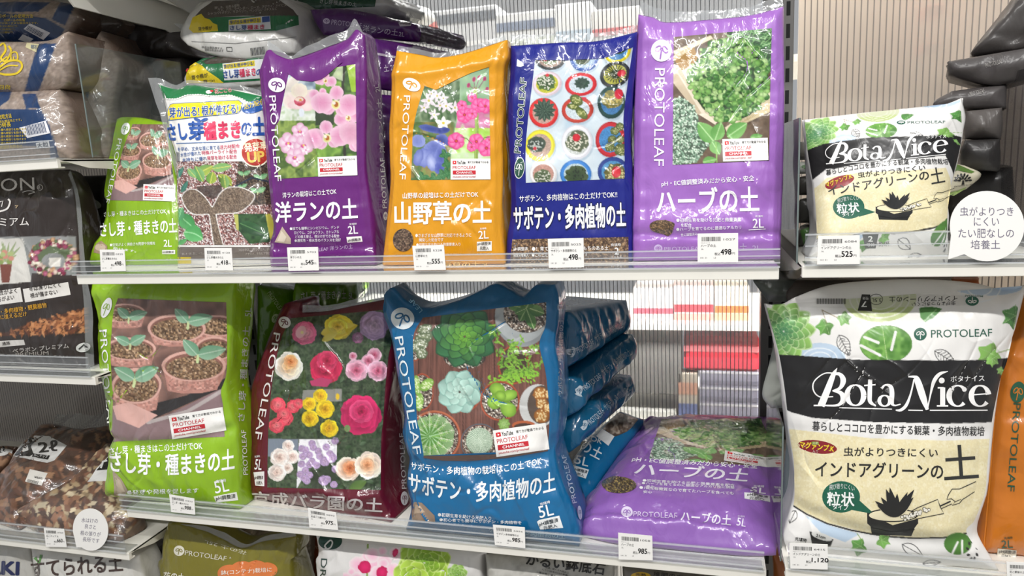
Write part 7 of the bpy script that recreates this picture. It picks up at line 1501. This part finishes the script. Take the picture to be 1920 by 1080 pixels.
b.text('鉢(コンテナ)栽培に', 620, 498, 1054, 470, 46, '#f2e6d8', .016, lift=3); b.text('花の土', 128, 520, 300, 540, 60, '#e8e4d8', .03); b.text('花の土 25L', 840, 290, 480, 190, 34, '#c8c4ac', .01); b.k = (1., 0., 0.)
b.seal(cp([(165, 45), (460, 110), (640, 190), (800, 258), (980, 205), (1262, 160)], kF), cp([(330, 60), (480, 75), (690, 150), (850, 225), (1000, 160), (1240, 120)], kF)); b.done()
PEB = ['#9c8c76', '#b4a690', '#7c6c5a', '#c6baa6', '#8a7a66']
cv = Canvas(kF, 560, 50, 1400, 2800, '#7a6a58', dens=1); cv.speck([(560, 50), (1400, 50), (1400, 2800), (560, 2800)], PEB, 26); cv.blotch(['#8c7c68', '#b8aa96', '#6c5c4c'], 30, 4, mix=.4)
b = stand('soil_bag', 'bag of rounded pebbles standing behind the olive bag', cp([(600, 90)], kF)[0], cp([(1360, 150)], kF)[0], .90, '#8a7a66', 355, cv=cv); b.k = kF; b.poly([(600, 85), (690, 95), (660, 200), (560, 200)], '#6c6a1c', 'printed_band'); b.done()
b = stand('soil_bag', 'rust brown bag in the gap left of the white orchid bag', cp([(1330, 165)], kF)[0], cp([(1520, 180)], kF)[0], .92, '#8a4420', 356); b.k = kF; b.text('PROTO', 1362, 250, 1450, 275, 24, '#c49a80'); b.text('5L', 1340, 330, 1400, 320, 30, '#c49a80'); b.done()
kG = (5.0526, 580., 980.)
WO = '#d6d4d2'
b = stand('soil_bag', 'white bag with pink orchids and green succulents at the bottom', cp([(62, 100)], kG)[0], cp([(1692, 270)], kG)[0], .80, WO, 357, side_l=cp([(75, 505), (92, 300)], kG), side_r=cp([(1628, 505)], kG), mat=M_SOFT)
cv = Canvas(kG, 300, 170, 1520, 700, WO)
cv.line([(556, 190), (545, 700)], 16, '#7a9a34')
for cx, cy, s, rot in ((540, 400, 130, .1), (660, 330, 110, .5), (720, 460, 120, -.2), (870, 300, 90, .3), (400, 520, 90, 0)):
    for a, rx, ry in ((-1.57, .62, .5), (2.5, .6, .48), (.64, .6, .48), (3.05, .95, .78), (.1, .95, .78)):
        a += rot; cv.ell(cx + .6 * s * math.cos(a), cy + .6 * s * math.sin(a), s * rx * .7, s * ry * .8, '#ecb4cc', a, '#e8dcde', rough=.05)
for x, y, rx, ry in ((525, 420, 62, 60), (690, 470, 52, 60), (815, 285, 26, 40)): cv.ell(x, y, rx, ry, '#d82468', .3, '#b81450', rough=.1)
cv.rosette(1090, 380, 260, 5, 8, '#6a9a24', '#9cc03c', '#c0d878', 1.0, .3, .7); cv.rosette(960, 520, 180, 3, 7, '#88b030', '#a4c444', '#c4d880', 1.0, .1, .7); cv.rosette(1400, 490, 105, 4, 8, '#6c9a3c', '#94bc5c', '#c4d8a0', 1.0, 0, .65)
b.k = kG; b.picture([(320, 175), (320, 660)], [(1510, 300), (1500, 660)], cv)
b.disc(200, 170, 112, '#123f34', 84, 'emblem', 1); b.line([tuple(p) for p in resample([(165, 235), (150, 215), (200, 165), (222, 185), (205, 230), (175, 245), (150, 235)], 24)], 14, '#dcdcda', 'emblem', 3)
b.text('DRAINAGE', 115, 335, 70, 1000, 56, '#1e3c36', .004); b.done()
kH = (3.3103, 900., 1010.)
cv = Canvas(kH, 0, 60, 900, 2200, '#b0aea8', dens=1); cv.blotch(['#a8a6a0', '#bcbab4', '#98968f'], 60, 3)
b = stand('soil_bag', 'grey translucent bag of drainage stones with black lettering', cp([(35, 100)], kH)[0], cp([(830, 150)], kH)[0], .80, '#aaa8a2', 358, cv=cv)
b.k = kH; b.text('かるい鉢底石', 285, 160, 770, 226, 74, '#1c1c1c', .04); b.text('・高温、焼くされ防止に', 395, 178, 550, 218, 13, '#2c2c2c'); b.text('にくい(従来の1/5の重量)', 385, 196, 545, 234, 13, '#2c2c2c'); b.text('・通水性に優れ', 352, 212, 470, 240, 14, '#2c2c2c', .01); b.done()
b = stand('soil_bag', 'dark bag with a yellow round print below the lilac bag', cp([(890, 180)], kH)[0], cp([(1500, 250)], kH)[0], .80, '#6a665e', 359)
b.k = kH; b.disc(998, 232, 62, '#d8ae1c', 26, 'printed_badge', 1); b.text('完熟', 966, 228, 1030, 230, 16, '#3c3014', .02, lift=3); b.text('堆肥の土', 1075, 232, 1260, 250, 30, '#1e1c1a', .03); b.done()
b = back_bag('', 'orange brown bag below the shelf gap beside the big cream bag', [(1448, 1240), (1450, 1100), (1448, 1035)], [(1476, 1240), (1476, 1100), (1474, 1060)], (.90, .90, .90), '#8a4a16', 361, group=None)
# ------------------------------------------------------------------ price tickets and speech-bubble cards in the rails
class Flat:
    """A card lying in an upright plane Y = y; print positions are photo positions."""
    def __init__(s, name, label, cat, pts, y, group=None, t=.0006):
        s.y = y; W = np.array([P(x, yy, y) for x, yy in pts]); s.loc = W.mean(0); s.loc[2] = W[:, 2].min()
        s.root = empty(name, s.loc); tag(s.root, label, cat, group); s.A = {}
        o = MB().plate(W - s.loc, (0, t, 0)).build('card', M_CARD, s.root); me = o.data
    def shape(s, V, T, col, part, lift):
        V = np.asarray(V, float)[:, :2]; W = np.array([P(x, yy, s.y) for x, yy in V]); W[:, 1] -= .00012 * lift
        s.A.setdefault(part, []).append((W, T, np.broadcast_to(lin(col), W.shape)))
    def text(s, body, x0, y0, x1, y1, h, col='#333333', w=0., part='lettering', lift=1): s.shape(*text2d(body, x0, y0, x1, y1, h, w), col, part, lift)
    def poly(s, pts, col, part='lettering', lift=1): s.shape(pts, tessellate_polygon([[(x, y, 0) for x, y in pts]]), col, part, lift)
    def done(s):
        for part, L in s.A.items():
            V, Fc, C, n = [], [], [], 0
            for W, T, c in L: V.append(W); C.append(c); Fc += (np.asarray(T) + n).tolist(); n += len(W)
            mesh_obj(part, np.vstack(V) - s.loc, Fc, M_MATTE, s.root, np.vstack(C))
M_CARD = solid('ticket_card', '#eceae6', .6, noise=.01)
def price_tag(label, quad, name, price, code, y, sub='2L'):
    a, b_, c, d = (np.array(q, float) for q in quad); f = Flat('price_tag', label, 'price tag', quad, y, 'price tags in the clear rails')
    M = lambda u, v: tuple((a * (1 - u) + b_ * u) * (1 - v) + (d * (1 - u) + c * u) * v)
    H = np.linalg.norm(d - a)
    tx = lambda t, u0, u1, v, h, w=0., col='#3a3a3a': f.text(t, *M(u0, v), *M(u1, v), h * H, col, w)
    rg = np.random.default_rng(len(name) + int(code)); u = .1
    while u < .58:
        w = rg.choice([.006, .011, .017]); f.poly([M(u, .12), M(u + w, .12), M(u + w, .27), M(u, .27)], '#333333', 'barcode'); u += w + rg.choice([.008, .013])
    tx(code, .64, .93, .25, .07); tx('プロトリーフ', .08, .3, .345, .035); tx(name, .08, .08 + min(.72, .075 * len(name)), .47, .10, .01); tx(sub, .09, .15, .57, .05)
    tx('税込', .42, .56, .765, .10, .01); tx(price, .57, .57 + .087 * len(price) + (.01 if len(price) > 3 else 0), .74, .19, .03, '#222222'); tx('円', .85 if len(price) < 4 else .95, .92 if len(price) < 4 else 1., .745, .08)
    tx('141 31', .07, .23, .87, .05); tx('L3', .4, .45, .87, .05)
    f.done()
YT = YU - .0052; YTL = YL - .0052
price_tag('price tag reading 498 yen below the small lime green bag', [(187, 468), (233, 468), (236, 508), (189, 509)], 'さし芽種まきの土', '498', '0325', YT)
price_tag('price tag reading 418 yen below the white bag with yellow banner', [(383, 465), (434, 465), (437, 507), (385, 507)], 'さし芽種まきの土', '418', '4120', YT)
price_tag('price tag reading 545 yen below the purple orchid bag', [(538, 464), (596, 463), (598, 507), (541, 508)], '洋ランの土', '545', '5703', YT)
price_tag('price tag reading 555 yen below the golden yellow bag', [(773, 461), (832, 459), (836, 506), (777, 507)], '山野草の土', '555', '5228', YT)
price_tag('price tag reading 498 yen below the royal blue cactus bag', [(1027, 448), (1094, 446), (1095, 501), (1029, 502)], 'サボテン・多肉植物の土', '498', '5025', YT)
price_tag('price tag reading 498 yen below the tall lilac bag', [(1308, 438), (1384, 437), (1384, 491), (1308, 492)], 'ハーブの土', '498', '1027', YT)
price_tag('price tag reading 525 yen beside the speech bubble card', [(1534, 442), (1612, 441), (1612, 495), (1532, 496)], 'インドアグリーンの土', '525', '6084', YT, '0.6L')
price_tag('price tag reading 988 yen below the big lime green bag', [(317, 927), (364, 935), (366, 965), (321, 960)], 'さし芽・種まきの土', '988', '0332', YTL, '5L')
price_tag('price tag reading 975 yen below the dark red rose bag', [(577, 952), (630, 961), (634, 994), (580, 989)], '京成バラ園の土', '975', '0892', YTL, '5L')
price_tag('price tag reading 985 yen below the teal blue succulent bag', [(924, 984), (984, 989), (985, 1028), (928, 1022)], 'サボテン多肉植物の土', '985', '5056', YTL, '5L')
price_tag('price tag reading 985 yen below the lilac bag lying flat', [(1159, 999), (1223, 1005), (1224, 1051), (1160, 1049)], 'ハーブの土', '985', '1058', YTL, '5L')
price_tag('price tag reading 1,120 yen below the big black and cream bag', [(1480, 1018), (1552, 1021), (1552, 1068), (1482, 1066)], 'インドアグリーンの土', '1,120', '6415', YRb - .0052, '3.5L')
price_tag('price tag reading 660 yen below the clear bags of bark chips', [(82, 990), (120, 992), (125, 1026), (86, 1025)], 'ねこチップ 2L', '660', '0760', YLc - .0052)
price_tag('price tag cut off by the lower right corner of the picture', [(1887, 1053), (1950, 1056), (1950, 1100), (1889, 1098)], '花と野菜の土', '498', '7015', YRb - .0052)
def bubble(label, cx, cy, rx, ry, rot, tail, lines, y, hgt):
    t = np.linspace(0, 2 * np.pi, 49)[:-1]; c, s_ = math.cos(rot), math.sin(rot)
    pts = [(cx + rx * math.cos(a) * c - ry * math.sin(a) * s_, cy + rx * math.cos(a) * s_ + ry * math.sin(a) * c) for a in t]
    n = min(range(48), key=lambda i: (pts[i][0] - tail[0]) ** 2 + (pts[i][1] - tail[1]) ** 2)
    pts = pts[:n - 1] + [tail] + pts[n + 3:] if n > 1 else pts
    f = Flat('speech_bubble_card', label, 'card', pts, y, t=.0008)
    for tx, x0, y0, x1, y1 in lines: f.text(tx, x0, y0, x1, y1, hgt, '#6a6478', .006)
    f.done()
k = (4.8, 0., 900.); q = lambda x, y: (x / 4.8, 900 + y / 4.8)
bubble('white speech bubble card about drainage in front of the bark chip bags', 814 / 4.8, 900 + 447 / 4.8, 158 / 4.8, 190 / 4.8, -.12, q(688, 606),
       [(t, *q(x0, y0), *q(x1, y1)) for t, x0, y0, x1, y1 in (('水はけの', 732, 380, 880, 390), ('良さと', 762, 436, 862, 446), ('根の張りが', 722, 496, 905, 512), ('長所です', 742, 552, 892, 570))], YLc - .0056, 8.8)
bubble('big white speech bubble card beside the small cream and white bag', 1851, 424, 70, 66, 0, (1778, 486),
       [('虫がよりつき', 1800, 405, 1900, 405), ('にくい', 1826, 424, 1873, 424), ('たい肥なしの', 1797, 446, 1901, 446), ('培養土', 1820, 467, 1875, 467)], YU - .0056, 17)
